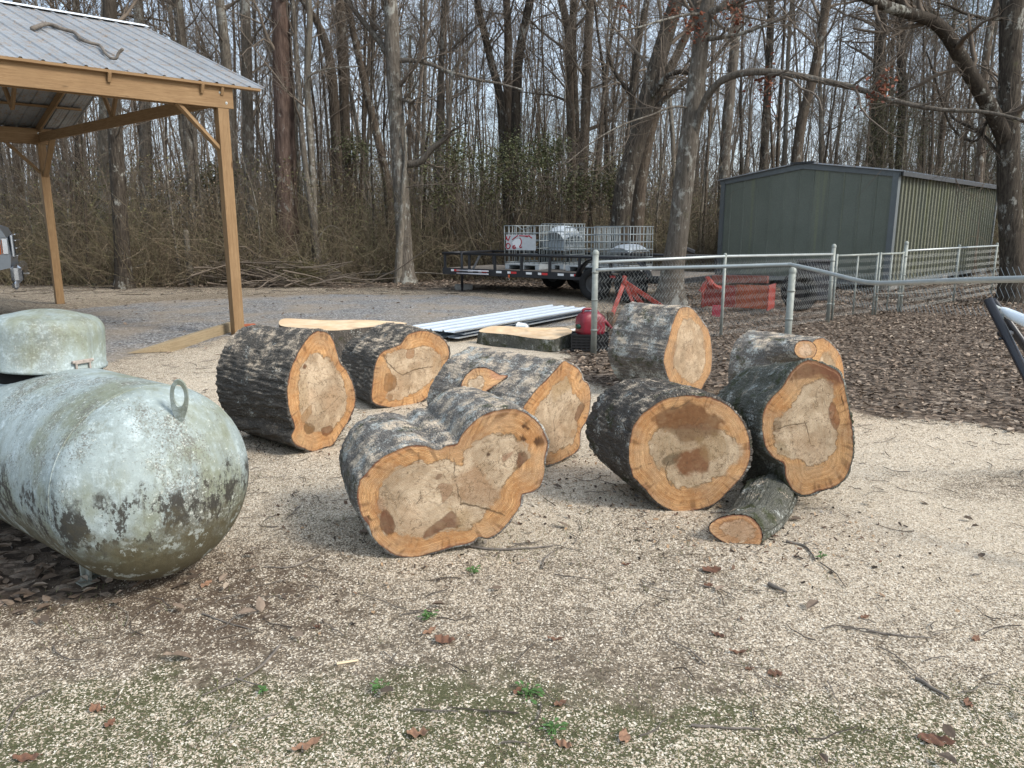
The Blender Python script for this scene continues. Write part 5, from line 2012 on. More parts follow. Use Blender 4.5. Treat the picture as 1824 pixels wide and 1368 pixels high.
def wheel(parent, c, axis, r=.36, w=.22, rim=.20):
    ax = np.asarray(axis, float)
    pr = [(rim, -w / 2), (r - .05, -w / 2), (r - .015, -w / 2 + .02), (r, -w / 2 + .05), (r, w / 2 - .05), (r - .015, w / 2 - .02), (r - .05, w / 2), (rim, w / 2), (rim - .015, 0), (rim, -w / 2)]
    tt = MB().lathe(pr, 32, c, ax).build('wheel', M_TYRE, parent, True)
    MB().lathe([(rim - .005, w * .30), (rim * .75, w * .22), (rim * .45, w * .34), (rim * .2, w * .36), (0, w * .36)], 24, c, ax).build('rim', plain('dull_rim', (.05, .05, .05), .5, .5, .3) if 'dull_rim' not in bpy.data.materials else bpy.data.materials['dull_rim'], tt, True)
    return tt


for off in (-.16, TWd + .16):
    for t in ((.70, .835) if off < 0 else (.30, .42)):
        p = A0 + tdir * TLn * t + tn * off
        wheel(trl, np.array([p[0], p[1], .36]), -tn)
    c = A0 + tdir * TLn * (.7675 if off < 0 else .36) + tn * off
    arc = np.array([c + tdir * .88 * math.cos(a) + zup * (.40 + .50 * min(1, 1.25 * math.sin(a))) for a in np.linspace(.15, math.pi - .15, 14)])
    Vv = np.concatenate([arc + tn * .13, arc - tn * .13])
    n_ = len(arc)
    ii = np.arange(n_ - 1)
    fo = MB().add(Vv, np.stack([ii, ii + 1, ii + 1 + n_, ii + n_], 1)).build('fender', M_BLACK, trl, True)
    mo_ = fo.modifiers.new('thick', 'SOLIDIFY')
    mo_.thickness = .008
sp = A0 + tdir * 2.0 + tn * (TWd * .8) + zup * (DZ + .40)
wheel(trl, sp, tdir * .96 + tn * .3, .38, .22)
bl = gp(826, 516)
tag(MB().box((bl[0], bl[1], .07), (.42, .20, .14), rotz(.3), 0, .008).build('concrete_block', M_BLOCK), 'pale concrete block on the leaves under the trailer jack', 'block')
# two aluminium tubes lying by the front upright
tb = thing('metal_tubes', 'pair of pale metal tubes tied along the front of the black trailer', 'metal tubes', tuple(A0 + tdir * .9 - tn * .08 + zup * (DZ - .1)))
for dz in (-.03, -.10):
    a = A0 + tdir * .50 - tn * .075 + zup * (DZ + dz)
    MB().tube([a, a + tdir * .98 + zup * .005], .016, 8).build('tube', plain('pale_tube', (.60, .60, .63), .4, .5, .2) if 'pale_tube' not in bpy.data.materials else bpy.data.materials['pale_tube'], tb, True)

# wire cage totes on the deck
M_CAGE = plain('tote_cage_steel', (.25, .275, .275), .5, .5, .2, .1, 9)
k = NT('translucent_tote_plastic', .45, .4)
k.b.inputs['Base Color'].default_value = (.40, .44, .47, 1)
k.b.inputs['Transmission Weight'].default_value = .0
M_TOTE = k.out(k.mix(k.noise(k.obj, 6, 4), (.30, .34, .38), (.48, .53, .57)))
M_PLATE = plain('tote_label_plate', (.50, .52, .53), .5, .4, .2, .08, 12)
M_REDPAINT = plain('red_spray_paint', (.36, .02, .035), .6, .3)
M_PALE = plain('tote_pallet_steel', (.45, .48, .49), .5, .4, .2)


def tote(label, c, yaw, h=1.02, w=1.02, d=1.18, plastic=(0, 1, 0, .6), plate=False, dent=0.0, cap=None):
    t = thing('wire_tote', label, 'tote', tuple(c), 'wire cage totes on the trailer')
    Rz = rotz(yaw)
    X = lambda x, y, z: np.asarray(c) + Rz @ np.array([x, y, 0]) + [0, 0, z]
    m = MB()
    for s in (-1, 1):
        for i, x in enumerate(np.linspace(-w / 2, w / 2, 8)):
            dz = -dent * math.exp(-((x - .05) / .12) ** 2) if s < 0 else 0
            jx = .02 * math.sin(i * 5 + s)
            m.tube([X(x, s * d / 2, .14), X(x + jx, s * d / 2, h + dz)], .0095, 6)
        for y in np.linspace(-d / 2, d / 2, 8)[1:-1]:
            m.tube([X(s * w / 2, y, .14), X(s * w / 2, y, h)], .0095, 6)
    for z in np.linspace(.16, h, 6):
        top = z > h - .01
        loop = []
        for (x0, y0), (x1, y1) in (((-1, -1), (1, -1)), ((1, -1), (1, 1)), ((1, 1), (-1, 1)), ((-1, 1), (-1, -1))):
            for f in np.linspace(0, 1, 9)[:-1]:
                x, y = (x0 + (x1 - x0) * f) * w / 2, (y0 + (y1 - y0) * f) * d / 2
                dz = -dent * math.exp(-((x - .05) / .12) ** 2) if (top and y0 < 0 and y1 < 0) else 0
                loop.append(X(x, y, z + dz))
        m.tubes(np.array(loop)[None], .011, 6, closed=True)
    m.build('cage', M_CAGE, t, True)
    m = MB()
    for x in (-w / 2 + .06, 0, w / 2 - .06):
        m.box(X(x, 0, .05), (.12, d, .10), Rz, 0, .01)
    m.box(X(0, 0, .115), (w, d, .03), Rz)
    m.build('pallet', M_PALE, t)
    if cap:
        x0, x1, y0, y1, ztop = cap
        n = 10
        gx, gy = np.meshgrid(np.linspace(-1, 1, 13), np.linspace(-1, 1, 13))
        bmz = .15 + (ztop - .15) * (1 - .28 * np.abs(gx) ** 3) * (1 - .18 * np.abs(gy) ** 3)
        topv = np.stack([(x0 + x1) / 2 + gx * (x1 - x0) / 2, (y0 + y1) / 2 + gy * (y1 - y0) / 2, bmz], -1).reshape(-1, 3)
        idx = np.arange(169).reshape(13, 13)
        Fq = np.stack([idx[:-1, :-1], idx[:-1, 1:], idx[1:, 1:], idx[1:, :-1]], -1).reshape(-1, 4)
        ring = np.concatenate([idx[0], idx[1:, -1], idx[-1, ::-1][1:], idx[::-1, 0][1:-1]])
        low = topv[ring].copy()
        low[:, 2] = .45
        V = np.vstack([topv, low])
        n2 = len(ring)
        i = np.arange(n2)
        j = (i + 1) % n2
        Fs = np.stack([ring[i], ring[j], 169 + j, 169 + i], 1)
        V = np.asarray(c) + (V * [1, 1, 0]) @ Rz.T + V * [0, 0, 1]
        MB().add(V, np.vstack([Fq, Fs])).build('plastic_liner', M_TOTE, t, True)
    if plate:
        pc = X(-.02 - w * .0, -d / 2 - .018, .66)
        pb = MB().box(X(-w * .02, -d / 2 - .016, .635), (w * .86, .006, .36), Rz).build('label_plate', M_PLATE, t)
        z0 = .635
        strokes = [
            [(-.40, .10), (-.36, .04), (-.33, .10), (-.30, .15)], [(-.42, .06), (-.40, .14)], [(-.24, .06), (-.13, .13), (-.08, .16)],
            [(-.04, .155), (.10, .15), (.26, .15)], [(.22, .16), (.32, .10)], [(.10, .15), (.20, .13)],
            [(-.42, -.10), (-.40, -.04), (-.34, -.03), (-.30, -.08), (-.33, -.14), (-.39, -.15), (-.42, -.10)],
            [(-.16, -.07), (-.22, -.09), (-.22, -.14), (-.16, -.145), (-.15, -.11), (-.21, -.11)],
            [(-.03, .10), (.01, .06), (.02, .0), (.0, -.06), (-.03, -.10), (.0, -.125), (.03, -.10)]]
        m = MB()
        for sline in strokes:
            q = np.array([X(x - w * .02, -d / 2 - .021, z0 + z) for x, z in sline])
            m.tube(smooth_open(q, 24) if len(q) > 2 else q, .013, 6)
        m.build('red_lettering', M_REDPAINT, pb, True)
        m = MB()
        q = np.array([X(x, -d / 2 - .0205, z0 + z) for x, z in [(-.24, -.11), (-.06, -.13), (.0, .0), (-.04, .08), (-.18, .07), (-.26, 0)]])
        m.extrude(q, Rz @ np.array([0, -.001, 0]))
        m.build('white_patch', M_WHITE_TAPE, pb)
    return t


dz_ = DZ + .018
yawT = math.atan2(tdir[1], tdir[0])


def on_deck(px, py, back):
    t = np.linspace(0, 1, 400)
    P = A0 + tdir * (TLn * t)[:, None] + tn * back
    xs = CX + F * P[:, 0] / (P[:, 1] * CP - (dz_ - CAMH) * SP)
    p = P[np.argmin(np.abs(xs - px))]
    return np.array([p[0], p[1], dz_])


tote('empty wire tote cage bearing a grey plate painted with red letters', on_deck(952, 0, .95), yawT + .02, plate=True, dent=.10, w=.98, d=1.12)
tote('wire tote cage holding a bulging grey plastic liner, just right of the lettered plate', on_deck(1003, 0, 1.35), yawT + .02, 1.06, .62, 1.0, cap=(-.30, .30, -.48, .48, 1.02))
tote('empty wire tote cage in the middle of the row on the trailer', on_deck(1056, 0, 1.05), yawT, .98, .80, 1.15)
tote('wire tote cage at the right end of the row with a crumpled grey liner', on_deck(1110, 0, .95), yawT, 1.0, .86, 1.15, cap=(-.15, .40, -.50, .50, .62))
# weeds grown on the deck
# ================================================================ ROOFING SHEETS, FUEL CAN, IMPLEMENTS
M_ZINC = plain('bright_roofing_sheet', (.50, .56, .62), .38, .5, .35, .10, 3)
rs = [gp(748, 590, .10), gp(792, 598, .10), gp(1060, 556, .10), gp(1000, 541, .10)]
ex = (rs[1] - rs[0])
ey_dir = ((rs[2] + rs[3]) / 2 - (rs[0] + rs[1]) / 2)
LS = np.linalg.norm(ey_dir)
ey_dir /= LS
exd = np.array([ey_dir[1], -ey_dir[0], 0])
c0 = (rs[0] + rs[1]) / 2
for i, (dz, sh, ro, lab) in enumerate(((.06, .02, .0, 'lowest long corrugated steel roofing sheet, stacked on the ground beyond the logs'), (.10, .14, .02, 'long corrugated steel roofing sheet in the middle of the stack beyond the logs'), (.15, -.05, -.03, 'uppermost bright corrugated roofing sheet on the stack beyond the logs'))):
    e2 = rotz(ro) @ ey_dir
    x2 = rotz(ro) @ exd
    ob = corrugated('roofing_sheet', None, c0 - x2 * .48 + e2 * sh + np.array([0, 0, dz - .10]), x2, e2, .96, LS * (1 - .04 * i), M_ZINC, .2286, .022, ny=6)
    tag(ob, lab, 'roofing sheet', 'stacked roofing sheets')
m = MB()
cup = gp(931, 582, .20)
cu = thing('paint_bucket', 'small white bucket lying on its side on the roofing sheets', 'bucket', tuple(cup))
cdir = np.array([-.8, .6, 0])
MB().lathe([(.045, -.08), (.055, .07), (.058, .07), (.058, .08), (.050, .08), (.042, -.07), (0, -.07)], 24, cup + [0, 0, .0], cdir).build('bucket_body', plain('white_plastic', (.68, .72, .74), .4, .5), cu, True)
wp = [gp(978, 597, .06), gp(1046, 583, .06)]
tag(MB().tube([wp[0], wp[1]], .022, 10).build('white_pipe', plain('white_pipe_plastic', (.72, .70, .68), .45, .4), None, True), 'thin white pipe lying beside the roofing sheets', 'pipe')

# red fuel can on a black crate
fcp = gp(1050, 627)
FC = np.array([fcp[0] + .02, fcp[1] + .18, 0])
cr = thing('black_crate', 'black plastic crate on the leaves under the red fuel can', 'crate', tuple(FC))
M_CRATE = plain('black_crate_plastic', (.015, .015, .016), .6, .35, 0, .2, 20)
Rc = rotz(-.12)
m = MB()
CWd, CDp, CH = .46, .32, .205
for s in (-1, 1):
    for zz in np.linspace(.02, CH, 6):
        m.box(FC + Rc @ np.array([0, s * CDp / 2, 0]) + [0, 0, zz], (CWd, .012, .026), Rc)
        m.box(FC + Rc @ np.array([s * CWd / 2, 0, 0]) + [0, 0, zz], (.012, CDp, .026), Rc)
    for x in np.linspace(-CWd / 2, CWd / 2, 8):
        m.box(FC + Rc @ np.array([x, s * CDp / 2 * .985, 0]) + [0, 0, CH / 2], (.018, .014, CH), Rc)
    for y in np.linspace(-CDp / 2, CDp / 2, 6):
        m.box(FC + Rc @ np.array([s * CWd / 2 * .985, y, 0]) + [0, 0, CH / 2], (.014, .018, CH), Rc)
m.build('crate_slats', M_CRATE, cr)
MB().box(FC + [0, 0, CH - .012], (CWd - .02, CDp - .02, .012), Rc).build('crate_top', M_CRATE, cr)
k = NT('red_can_plastic', .42, .45)
M_RED = k.out(k.mix(k.ramp(k.noise(k.obj, 9, 5), [(.3, 0), (.7, 1)]), (.13, .008, .016), (.22, .018, .034)))
fcn = thing('fuel_can', 'red plastic fuel can with dark green cap standing on the black crate', 'fuel can', (*FC[:2], CH))
# body: rounded tapering block by stacked superellipse rings
rings = [(.00, .150, .105), (.012, .170, .122), (.05, .176, .128), (.16, .176, .128), (.22, .168, .122), (.265, .130, .105), (.285, .085, .085), (.29, .0, .0)]
V, n = [], 32
for z, a, b in rings:
    for q in np.linspace(0, 2 * math.pi, n, endpoint=False):
        cx, sx = math.cos(q), math.sin(q)
        e_ = .45
        x = a * math.copysign(abs(cx) ** e_, cx)
        y = b * math.copysign(abs(sx) ** e_, sx)
        V.append(FC + rotz(.35) @ np.array([x, y, 0]) + [0, 0, CH + z])
idx = np.arange(len(rings) * n).reshape(len(rings), n)
A_, B_ = idx[:-1], idx[1:]
MB().add(V, np.stack([A_, np.roll(A_, -1, 1), np.roll(B_, -1, 1), B_], -1).reshape(-1, 4)).build('can_body', M_RED, fcn, True)
Rf = rotz(.35)
h0 = np.array([FC + Rf @ np.array([x, 0, 0]) + [0, 0, CH + z] for x, z in ((-.10, .255), (-.11, .30), (-.07, .325), (.05, .315), (.10, .285), (.12, .24))])
MB().tube(smooth_open(h0, 24), .018, 10).build('handle', M_RED, fcn, True)
MB().lathe([(.030, 0), (.030, .05), (.0, .05)], 16, FC + Rf @ np.array([-.165, -.05, 0]) + [0, 0, CH + .11], Rf @ np.array([-1, -.25, .1])).build('cap', plain('dark_green_cap', (.01, .05, .035), .4, .4), fcn, True)
sp0 = np.array([FC + Rf @ np.array([x, -.02, 0]) + [0, 0, CH + z] for x, z in ((.15, .20), (.22, .14), (.30, .06))])
MB().tube(sp0, [.026, .024, .018], 10).build('spout', M_RED, fcn, True)

# red A frame implement behind the fence
M_RUSTRED = plain('faded_red_paint', (.24, .042, .032), .65, .3, 0, .25, 10)
ag = thing('a_frame_implement', 'red steel A-frame hitch of a farm implement behind the corner fence post', 'implement', tuple(gp(1140, 570)))
AD = 10.6
apex = at(1112, 502, AD)
legs = [(at(1092, 556, AD - .25)), (at(1137, 562, AD - .1)), (at(1152, 552, AD + .25)), (at(1182, 548, AD + .3))]
for q, r_ in zip(legs, (.03, .022, .032, .032)):
    foot = apex + (q - apex) * 1.25
    MB().beam(apex, foot, r_ * 2, .02, (0, 1, .2), 0, .003).build('brace', M_RUSTRED, ag)
MB().box(apex + [0, 0, .02], (.05, .09, .13), None, 0, .008).build('hitch_plate', M_RUSTRED, ag)
fb_ = MB()
fb_.beam(legs[0] + (legs[0] - apex) * .25, legs[3] + (legs[3] - apex) * .25, .08, .08)
fb_.build('toolbar', plain('rusty_brown_steel', (.12, .075, .05), .85, .2, 0, .35, 20), ag)
m = MB()
p0 = legs[0] + (legs[0] - apex) * .25
m.box(p0 + [0, 0, -.02], (.09, .06, .26), None, 0, .01)
m.build('drawbar_pin', plain('muddy_steel', (.10, .075, .055), .9, .1), ag)

# orange box blade with scraper sides
bb = thing('box_scraper', 'orange and red box scraper with curled arm, rusting behind the fence before the shed', 'implement', tuple(at(1310, 560, 14.2) * [1, 1, 0]))
M_ORANGE = plain('faded_orange_paint', (.30, .075, .035), .65, .3, 0, .3, 7)
BD = 13.6
q0, q1 = at(1250, 545, BD + .6), at(1368, 530, BD)
q0[2] = q1[2] = 0
ed = (q1 - q0) / np.linalg.norm(q1 - q0)
Lb = np.linalg.norm(q1 - q0)
nb_ = np.array([-ed[1], ed[0], 0])
M_BR = np.stack([ed, nb_, zup], 1)
cmid = (q0 + q1) / 2
for k_, (xx, ww, zz, hh, mt) in enumerate(((-.23, .50, .30, .40, M_RUSTRED), (.27, .50, .31, .42, M_ORANGE))):
    MB().box(cmid + ed * Lb * xx + zup * zz, (Lb * ww - .01, .02, hh), M_BR, 0, .004).build('blade_panel', mt, bb)
for s in (-1, 1):
    MB().box(cmid + ed * Lb / 2 * s + nb_ * .28 + zup * .30, (.025, .60, .46), M_BR, 0, .005).build('side_plate', M_RUSTRED, bb)
MB().beam(cmid - ed * Lb * .4 + nb_ * .2 + zup * .60, cmid + ed * Lb * .45 + nb_ * .2 + zup * .62, .09, .13).build('top_beam', plain('rusted_red_beam', (.20, .075, .055), .8, .2, 0, .3, 12), bb)
arm = np.array([at(1248, 520, BD + .3), at(1256, 508, BD + .3), at(1263, 500, BD + .3), at(1272, 510, BD + .35), at(1290, 516, BD + .45)])
MB().tube(smooth_open(arm, 20), .05, 6).build('curled_arm', M_RUSTRED, bb)
MB().beam(at(1259, 493, BD + .3), at(1266, 508, BD + .3), .07, .12, (0, 1, 0), 0, .01).build('hitch_ear', M_RUSTRED, bb)
p = at(1276, 566, BD - .3)
MB().box((p[0], p[1], .1), (.16, .03, .2), M_BR, 0, .004).build('tooth', plain('pinkish_red_steel', (.42, .05, .07), .6, .3), bb)

# black tyre and blue-black bin by the shed corner
ty = thing('old_tyre', 'old black tyre standing in weeds left of the double gate posts', 'tyre', tuple(gp(1425, 553)))
c_ = gp(1428, 555)
tyre_prof = [(.22, -.1), (.33, -.1), (.375, -.07), (.385, 0), (.375, .07), (.33, .1), (.22, .1), (.20, 0), (.22, -.1)]
MB().lathe(tyre_prof, 30, np.array([c_[0], c_[1] + .2, .37]), (.35, -.9, .15)).build('tread', M_TYRE, ty, True)
bn = at(1452, 488, 16.2)
bi = thing('black_bin', 'black plastic bin against the shed gable, behind the gate post', 'bin', (bn[0], bn[1], 0))
M_BIN = plain('black_bin_plastic', (.02, .021, .026), .5, .4, 0, .2)
m = MB()
m.prism(np.array([(bn[0] + x, bn[1] + y) for x, y in ((-.30, -.25), (.30, -.25), (.30, .25), (-.30, .25))]), .02, .84)
m.build('bin_body', M_BIN, bi)
MB().box((bn[0], bn[1], .86), (.66, .56, .05), None, 0, .015).build('lid', M_BIN, bi)
sp_ = at(1221, 447, 17.5)
wb = thing('black_scoop', 'small black scoop on a post standing behind the fence, left of the shed', 'scoop', (sp_[0], sp_[1], 0))
MB().tube([np.array([sp_[0] - .08, sp_[1], 0]), np.array([sp_[0] - .08, sp_[1], sp_[2]])], .03, 8).build('pole', M_BLACK, wb)
MB().beam(sp_ + [-.12, 0, .08], sp_ + [.18, .05, -.03], .30, .10, (0, 0, 1), 0, .02).build('bucket', M_BLACK, wb)

# hammock stand at the right edge
hs = thing('hammock_stand', 'black tubular hammock stand arm with a white strap hook at the right edge', 'hammock stand', tuple(gp(1850, 760)))
HD = 3.9
t0 = at(1760, 534, HD)
t1 = at(1846, 705, HD - .35)
d_ = (t1 - t0) / np.linalg.norm(t1 - t0)
M_BLK = plain('black_powder_coat', (.012, .012, .016), .38, .5, 0, .1)
ft = t0 + d_ * (t0[2] - .03) / -d_[2]
MB().tube(np.array([t0, ft]), .022, 14).build('upright_arm', M_BLK, hs, True)
t2 = at(1768, 536, HD + .12)
t3 = at(1842, 640, HD + .30)
d2 = (t3 - t2) / np.linalg.norm(t3 - t2)
MB().tube(np.array([t2, t2 + d2 * (t2[2] - .03) / -d2[2]]), .022, 14).build('upright_arm', M_BLK, hs, True)
MB().tube(np.array([at(1783, 594, HD - .1), at(1799, 594, HD + .17)]), .018, 10).build('cross_bar', M_BLK, hs, True)
MB().tube(np.array([ft + [-.35, .1, 0], ft + [.45, -.1, 0]]), .022, 12).build('base_bar', M_BLK, hs, True)
cb = np.array([at(1784, 602, HD - .12), at(1781, 604, HD - .14)])
MB().tube(cb, .008, 8).build('bolt', M_BLK, hs, True)
hm_ = thing('hammock', 'rolled white hammock with metal hook clipped to the black stand', 'hammock', tuple(at(1800, 565, HD)))
M_WHITE = plain('white_hammock_cloth', (.70, .76, .80), .7, .2, 0, .06, 20)
st_ = np.array([at(1783, 551, HD), at(1800, 560, HD - .06), at(1824, 571, HD - .15), at(1870, 592, HD - .35), at(1960, 630, HD - .7)])
MB().tube(smooth_open(st_, 30), np.interp(np.linspace(0, 1, len(smooth_open(st_, 30))), [0, .1, .3, 1], [.014, .022, .027, .03]), 12).build('rolled_cloth', M_WHITE, hm_, True)
hk = np.array([at(1763, 535, HD), at(1768, 541, HD - .02), at(1773, 546, HD - .02), at(1783, 551, HD)])
MB().tube(smooth_open(hk, 20), .010, 10).build('hook', M_GALV, hm_, True)
wr = np.array([at(1784, 549, HD - .01), at(1784, 560, HD - .03), at(1778, 568, HD - .05), at(1780, 577, HD - .05), at(1786, 570, HD - .05), at(1786, 558, HD - .03)])
MB().tube(smooth_open(wr, 30), .0035, 6).build('wire_clip', M_GALV, hm_, True)

# ================================================================ PICKUP NOSE AT THE LEFT EDGE
M_TRUCK = plain('silver_grey_truck_paint', (.30, .33, .36), .3, .6, .25, .05, 3)
M_CHROME = plain('chrome', (.70, .72, .75), .18, .6, .9, .04, 3)
M_GLASS = plain('dark_glass', (.02, .025, .03), .1, .6)
TKD = 12.6
nose = at(20, 470, TKD)
tk = thing('pickup_truck', 'silver pickup truck nose with chrome bumper and amber side lamp parked under the shelter', 'truck', (nose[0] - 2.6, nose[1] + .2, 0))
fx = np.array([.87, .493, 0])                       # truck faces right
fy = np.array([-.493, .87, 0])
RT = np.stack([fx, fy, zup], 1)
O = np.array([nose[0], nose[1], 0])                  # near front corner on the ground, x forward, y away
L_ = lambda x, y, z: O + fx * x + fy * y + zup * (z * 1.27)
prof_side = [(-5.4, .55), (-5.4, 1.20), (-3.7, 1.24), (-3.65, 1.28), (-3.5, 1.85), (-2.2, 1.90), (-1.55, 1.36), (-.35, 1.30), (-.10, 1.22), (-.02, 1.08), (0, .82), (-.02, .70), (-.5, .62), (-.52, .62)]
whl = [(-.52 + -.46 + .46 * math.cos(a), .40 + .46 * math.sin(a)) for a in np.linspace(.35, math.pi - .35, 10)]
whl2 = [(-4.2 + .46 * math.cos(a), .40 + .46 * math.sin(a)) for a in np.linspace(.35, math.pi - .35, 10)]
side = prof_side[:-1] + whl + [(-1.6, .55), (-3.6, .55)] + whl2 + [(-4.8, .55)]
Wt = 1.95
m = MB()
n = len(side)
V0 = np.array([L_(x, .05 if z < 1.3 else .18, z) for x, z in side])
V1 = np.array([L_(x, Wt - (.05 if z < 1.3 else .18), z) for x, z in side])
i = np.arange(n)
j = (i + 1) % n
m.add(np.vstack([V0, V1]), np.stack([i, j, j + n, i + n], 1))
m.F.append(i[None])
m.M.append(0)
m.F.append((i + n)[::-1][None])
m.M.append(0)
m.build('body', M_TRUCK, tk)
m = MB()
m.box(L_(.05, Wt / 2, .62), (.16, Wt, .30), RT, 0, .05)
m.box(L_(.02, .16, .47), (.10, .30, .14), RT, 0, .04)
m.build('bumper', M_CHROME, tk)
MB().box(L_(.132, .34, .60), (.02, .35, .16), RT, 0, .008).build('bumper_insert', M_GLASS, tk)
MB().box(L_(.02, Wt / 2, .98), (.08, Wt * .62, .34), RT, 0, .02).build('grille', M_GLASS, tk)
m = MB()
for z in (.85, .95, 1.05, 1.13):
    m.box(L_(.075, Wt / 2, z), (.03, Wt * .60, .02), RT, 0, .004)
m.box(L_(.03, .30, .98), (.05, .05, .38), RT, 0, .015)
m.build('grille_bar', M_CHROME, tk)
MB().box(L_(-.055, .055, .98), (.10, .05, .28), RT, 0, .015).build('headlight', M_CHROME, tk)
k = NT('amber_lamp', .3, .5)
k.b.inputs['Base Color'].default_value = (.65, .16, .02, 1)
MB().box(L_(-.14, .040, .97), (.045, .03, .24), RT, 0, .01).build('side_lamp', k.m, tk)
MB().beam(L_(-3.2, .10, 1.60), L_(-2.2, .10, 1.60), .02, .36, tuple(fy)).build('side_window', M_GLASS, tk)
for x in (-.98, -4.2):
    for y in (.16, Wt - .16):
        wheel(tk, L_(x, y, .40), -fy if y < 1 else fy, .40, .26, .24)
MB().box(L_(.17, .75, .60), (.06, .02, .02), RT).build('tow_bolt', M_CHROME, tk)

# ================================================================ WOODS
def tree_bark(name, c1, c2, lichen=.3, scale=1.0, rough_amt=1.0, moss=.15):
    k = NT(name, .92, .1)
    p = k.obj
    rnd = k.objrand()
    pv = k.mapping(p, (1, 1, .16))
    rid = k.noise(pv, 26 * scale, 5, .68, .5)
    big = k.noise(p, 1.1, 5, .65)
    fine = k.noise(k.mapping(p, (1, 1, .5)), 40 * scale, 4, .7)
    c = k.mix(k.ramp(rid, [(.36, 0), (.62, 1)]), tuple(x * .42 for x in c1), c2)
    c = k.mix(k.ramp(big, [(.35, .5), (.65, 0)]), c, c1)
    c = k.mix(k.math('MULTIPLY', rnd, .5), c, tuple(x * .62 for x in c1))
    li = k.step(k.math('ADD', k.math('MULTIPLY', big, .5), k.math('MULTIPLY', k.noise(k.mapping(p, (1, 1, .6)), 9, 5, .72), .6)), .62 - .1 * lichen, .70 - .1 * lichen)
    c = k.mix(k.math('MULTIPLY', li, .75), c, k.mix(fine, (.20, .20, .18), (.40, .40, .36)))
    if moss:
        mo = k.step(k.noise(p, 3.2, 5, .7), .60 - .1 * moss, .72)
        c = k.mix(k.math('MULTIPLY', mo, moss * 2), c, (.075, .08, .035))
    h = k.math('ADD', rid, k.math('MULTIPLY', fine, .4))
    return k.out(c, k.bump(h, .8 * rough_amt, .02))


TB_GREY = tree_bark('bark_hardwood_grey', (0.105, 0.090, 0.073), (0.192, 0.168, 0.140), .45)
TB_BROWN = tree_bark('bark_hardwood_brown', (0.084, 0.066, 0.050), (0.152, 0.123, 0.096), .25)
TB_DARK = tree_bark('bark_dark_wet', (0.046, 0.038, 0.031), (0.102, 0.086, 0.068), .25)
TB_PINE = tree_bark('bark_loblolly_pine', (0.093, 0.062, 0.049), (0.167, 0.120, 0.098), .1, .55, 1.6, 0)
TB_PALE = tree_bark('bark_pale_sapling', (0.155, 0.135, 0.108), (0.260, 0.231, 0.191), .6)
k = NT('twig_bark', .9, .1)
TB_TWIG = k.out(k.mix(k.objrand(), k.mix(k.noise(k.obj, 2.5, 3), (.070, .056, .044), (.165, .135, .108)), k.mix(k.noise(k.obj, 2.5, 3), (.105, .086, .070), (.235, .196, .158))))
k = NT('twig_bark_warm', .9, .1)
TB_TWIG2 = k.out(k.mix(k.noise(k.obj, 1.8, 3), (.11, .09, .072), (.25, .21, .165)))


def grow(P0, D0, L, N, wander, up, r):
    M = len(P0)
    P = np.zeros((M, N, 3))
    P[:, 0] = P0
    D = D0 / (np.linalg.norm(D0, axis=1, keepdims=True) + 1e-9)
    st = (L / (N - 1))[:, None]
    for i in range(1, N):
        D = D + r.normal(0, wander, (M, 3)) + np.array([0, 0, 1]) * up
        D /= np.linalg.norm(D, axis=1, keepdims=True)
        P[:, i] = P[:, i - 1] + D * st
    return P


def sprout(P, Rr, k, t0, t1, ang, r):
    """k side shoots from every branch in P (M,N,3)"""
    M, N = P.shape[:2]
    t = r.uniform(t0, t1, (M, k)) * (N - 1)
    i = np.clip(t.astype(int), 0, N - 2)
    f = (t - i)[..., None]
    m = np.arange(M)[:, None]
    A = P[m, i] * (1 - f) + P[m, i + 1] * f
    T = P[m, i + 1] - P[m, i]
    T /= np.linalg.norm(T, axis=-1, keepdims=True) + 1e-9
    rad = Rr[m, i] * (1 - f[..., 0]) + Rr[m, i + 1] * f[..., 0]
    s = r.normal(size=(M, k, 3))
    s -= (s * T).sum(-1, keepdims=True) * T
    s /= np.linalg.norm(s, axis=-1, keepdims=True) + 1e-9
    a = r.uniform(ang[0], ang[1], (M, k))[..., None]
    D = T * np.cos(a) + s * np.sin(a)
    frac = t / (N - 1)
    return A.reshape(-1, 3), D.reshape(-1, 3), rad.reshape(-1), frac.reshape(-1)


def taper(r0, N, end=.25):
    return np.asarray(r0)[:, None] * np.linspace(1, end, N)[None]


def crown_from(P, Rr, r, n2=6, n3=5, l2=(1.0, 2.6), l3=(.4, 1.3), t0=.25, up=.06, twig=.007, mb=None, n4=0):
    mb = mb or MB()
    A, D, rad, fr = sprout(P, Rr, n2, t0, 1.0, (.45, 1.1), r)
    L = r.uniform(*l2, len(A)) * (1.15 - .6 * fr)
    P2 = grow(A, D, L, 6, .20, up, r)
    R2 = taper(np.clip(rad * .5, twig * 1.2, .06), 6, .3)
    mb.tubes(P2, R2, 4)
    A, D, rad, fr = sprout(P2, R2, n3, .15, 1.0, (.4, 1.1), r)
    L = r.uniform(*l3, len(A)) * (1.1 - .5 * fr)
    P3 = grow(A, D, L, 4, .22, up * .6, r)
    R3 = taper(np.clip(rad * .6, twig * .7, twig * 1.6), 4, .5)
    mb.tubes(P3, R3, 3)
    if n4:
        A, D, rad, fr = sprout(P3, R3, n4, .2, 1.0, (.4, 1.0), r)
        P4 = grow(A, D, r.uniform(.25, .7, len(A)), 3, .2, .02, r)
        mb.tubes(P4, taper(np.full(len(A), twig * .6), 3, .6), 3)
    return mb


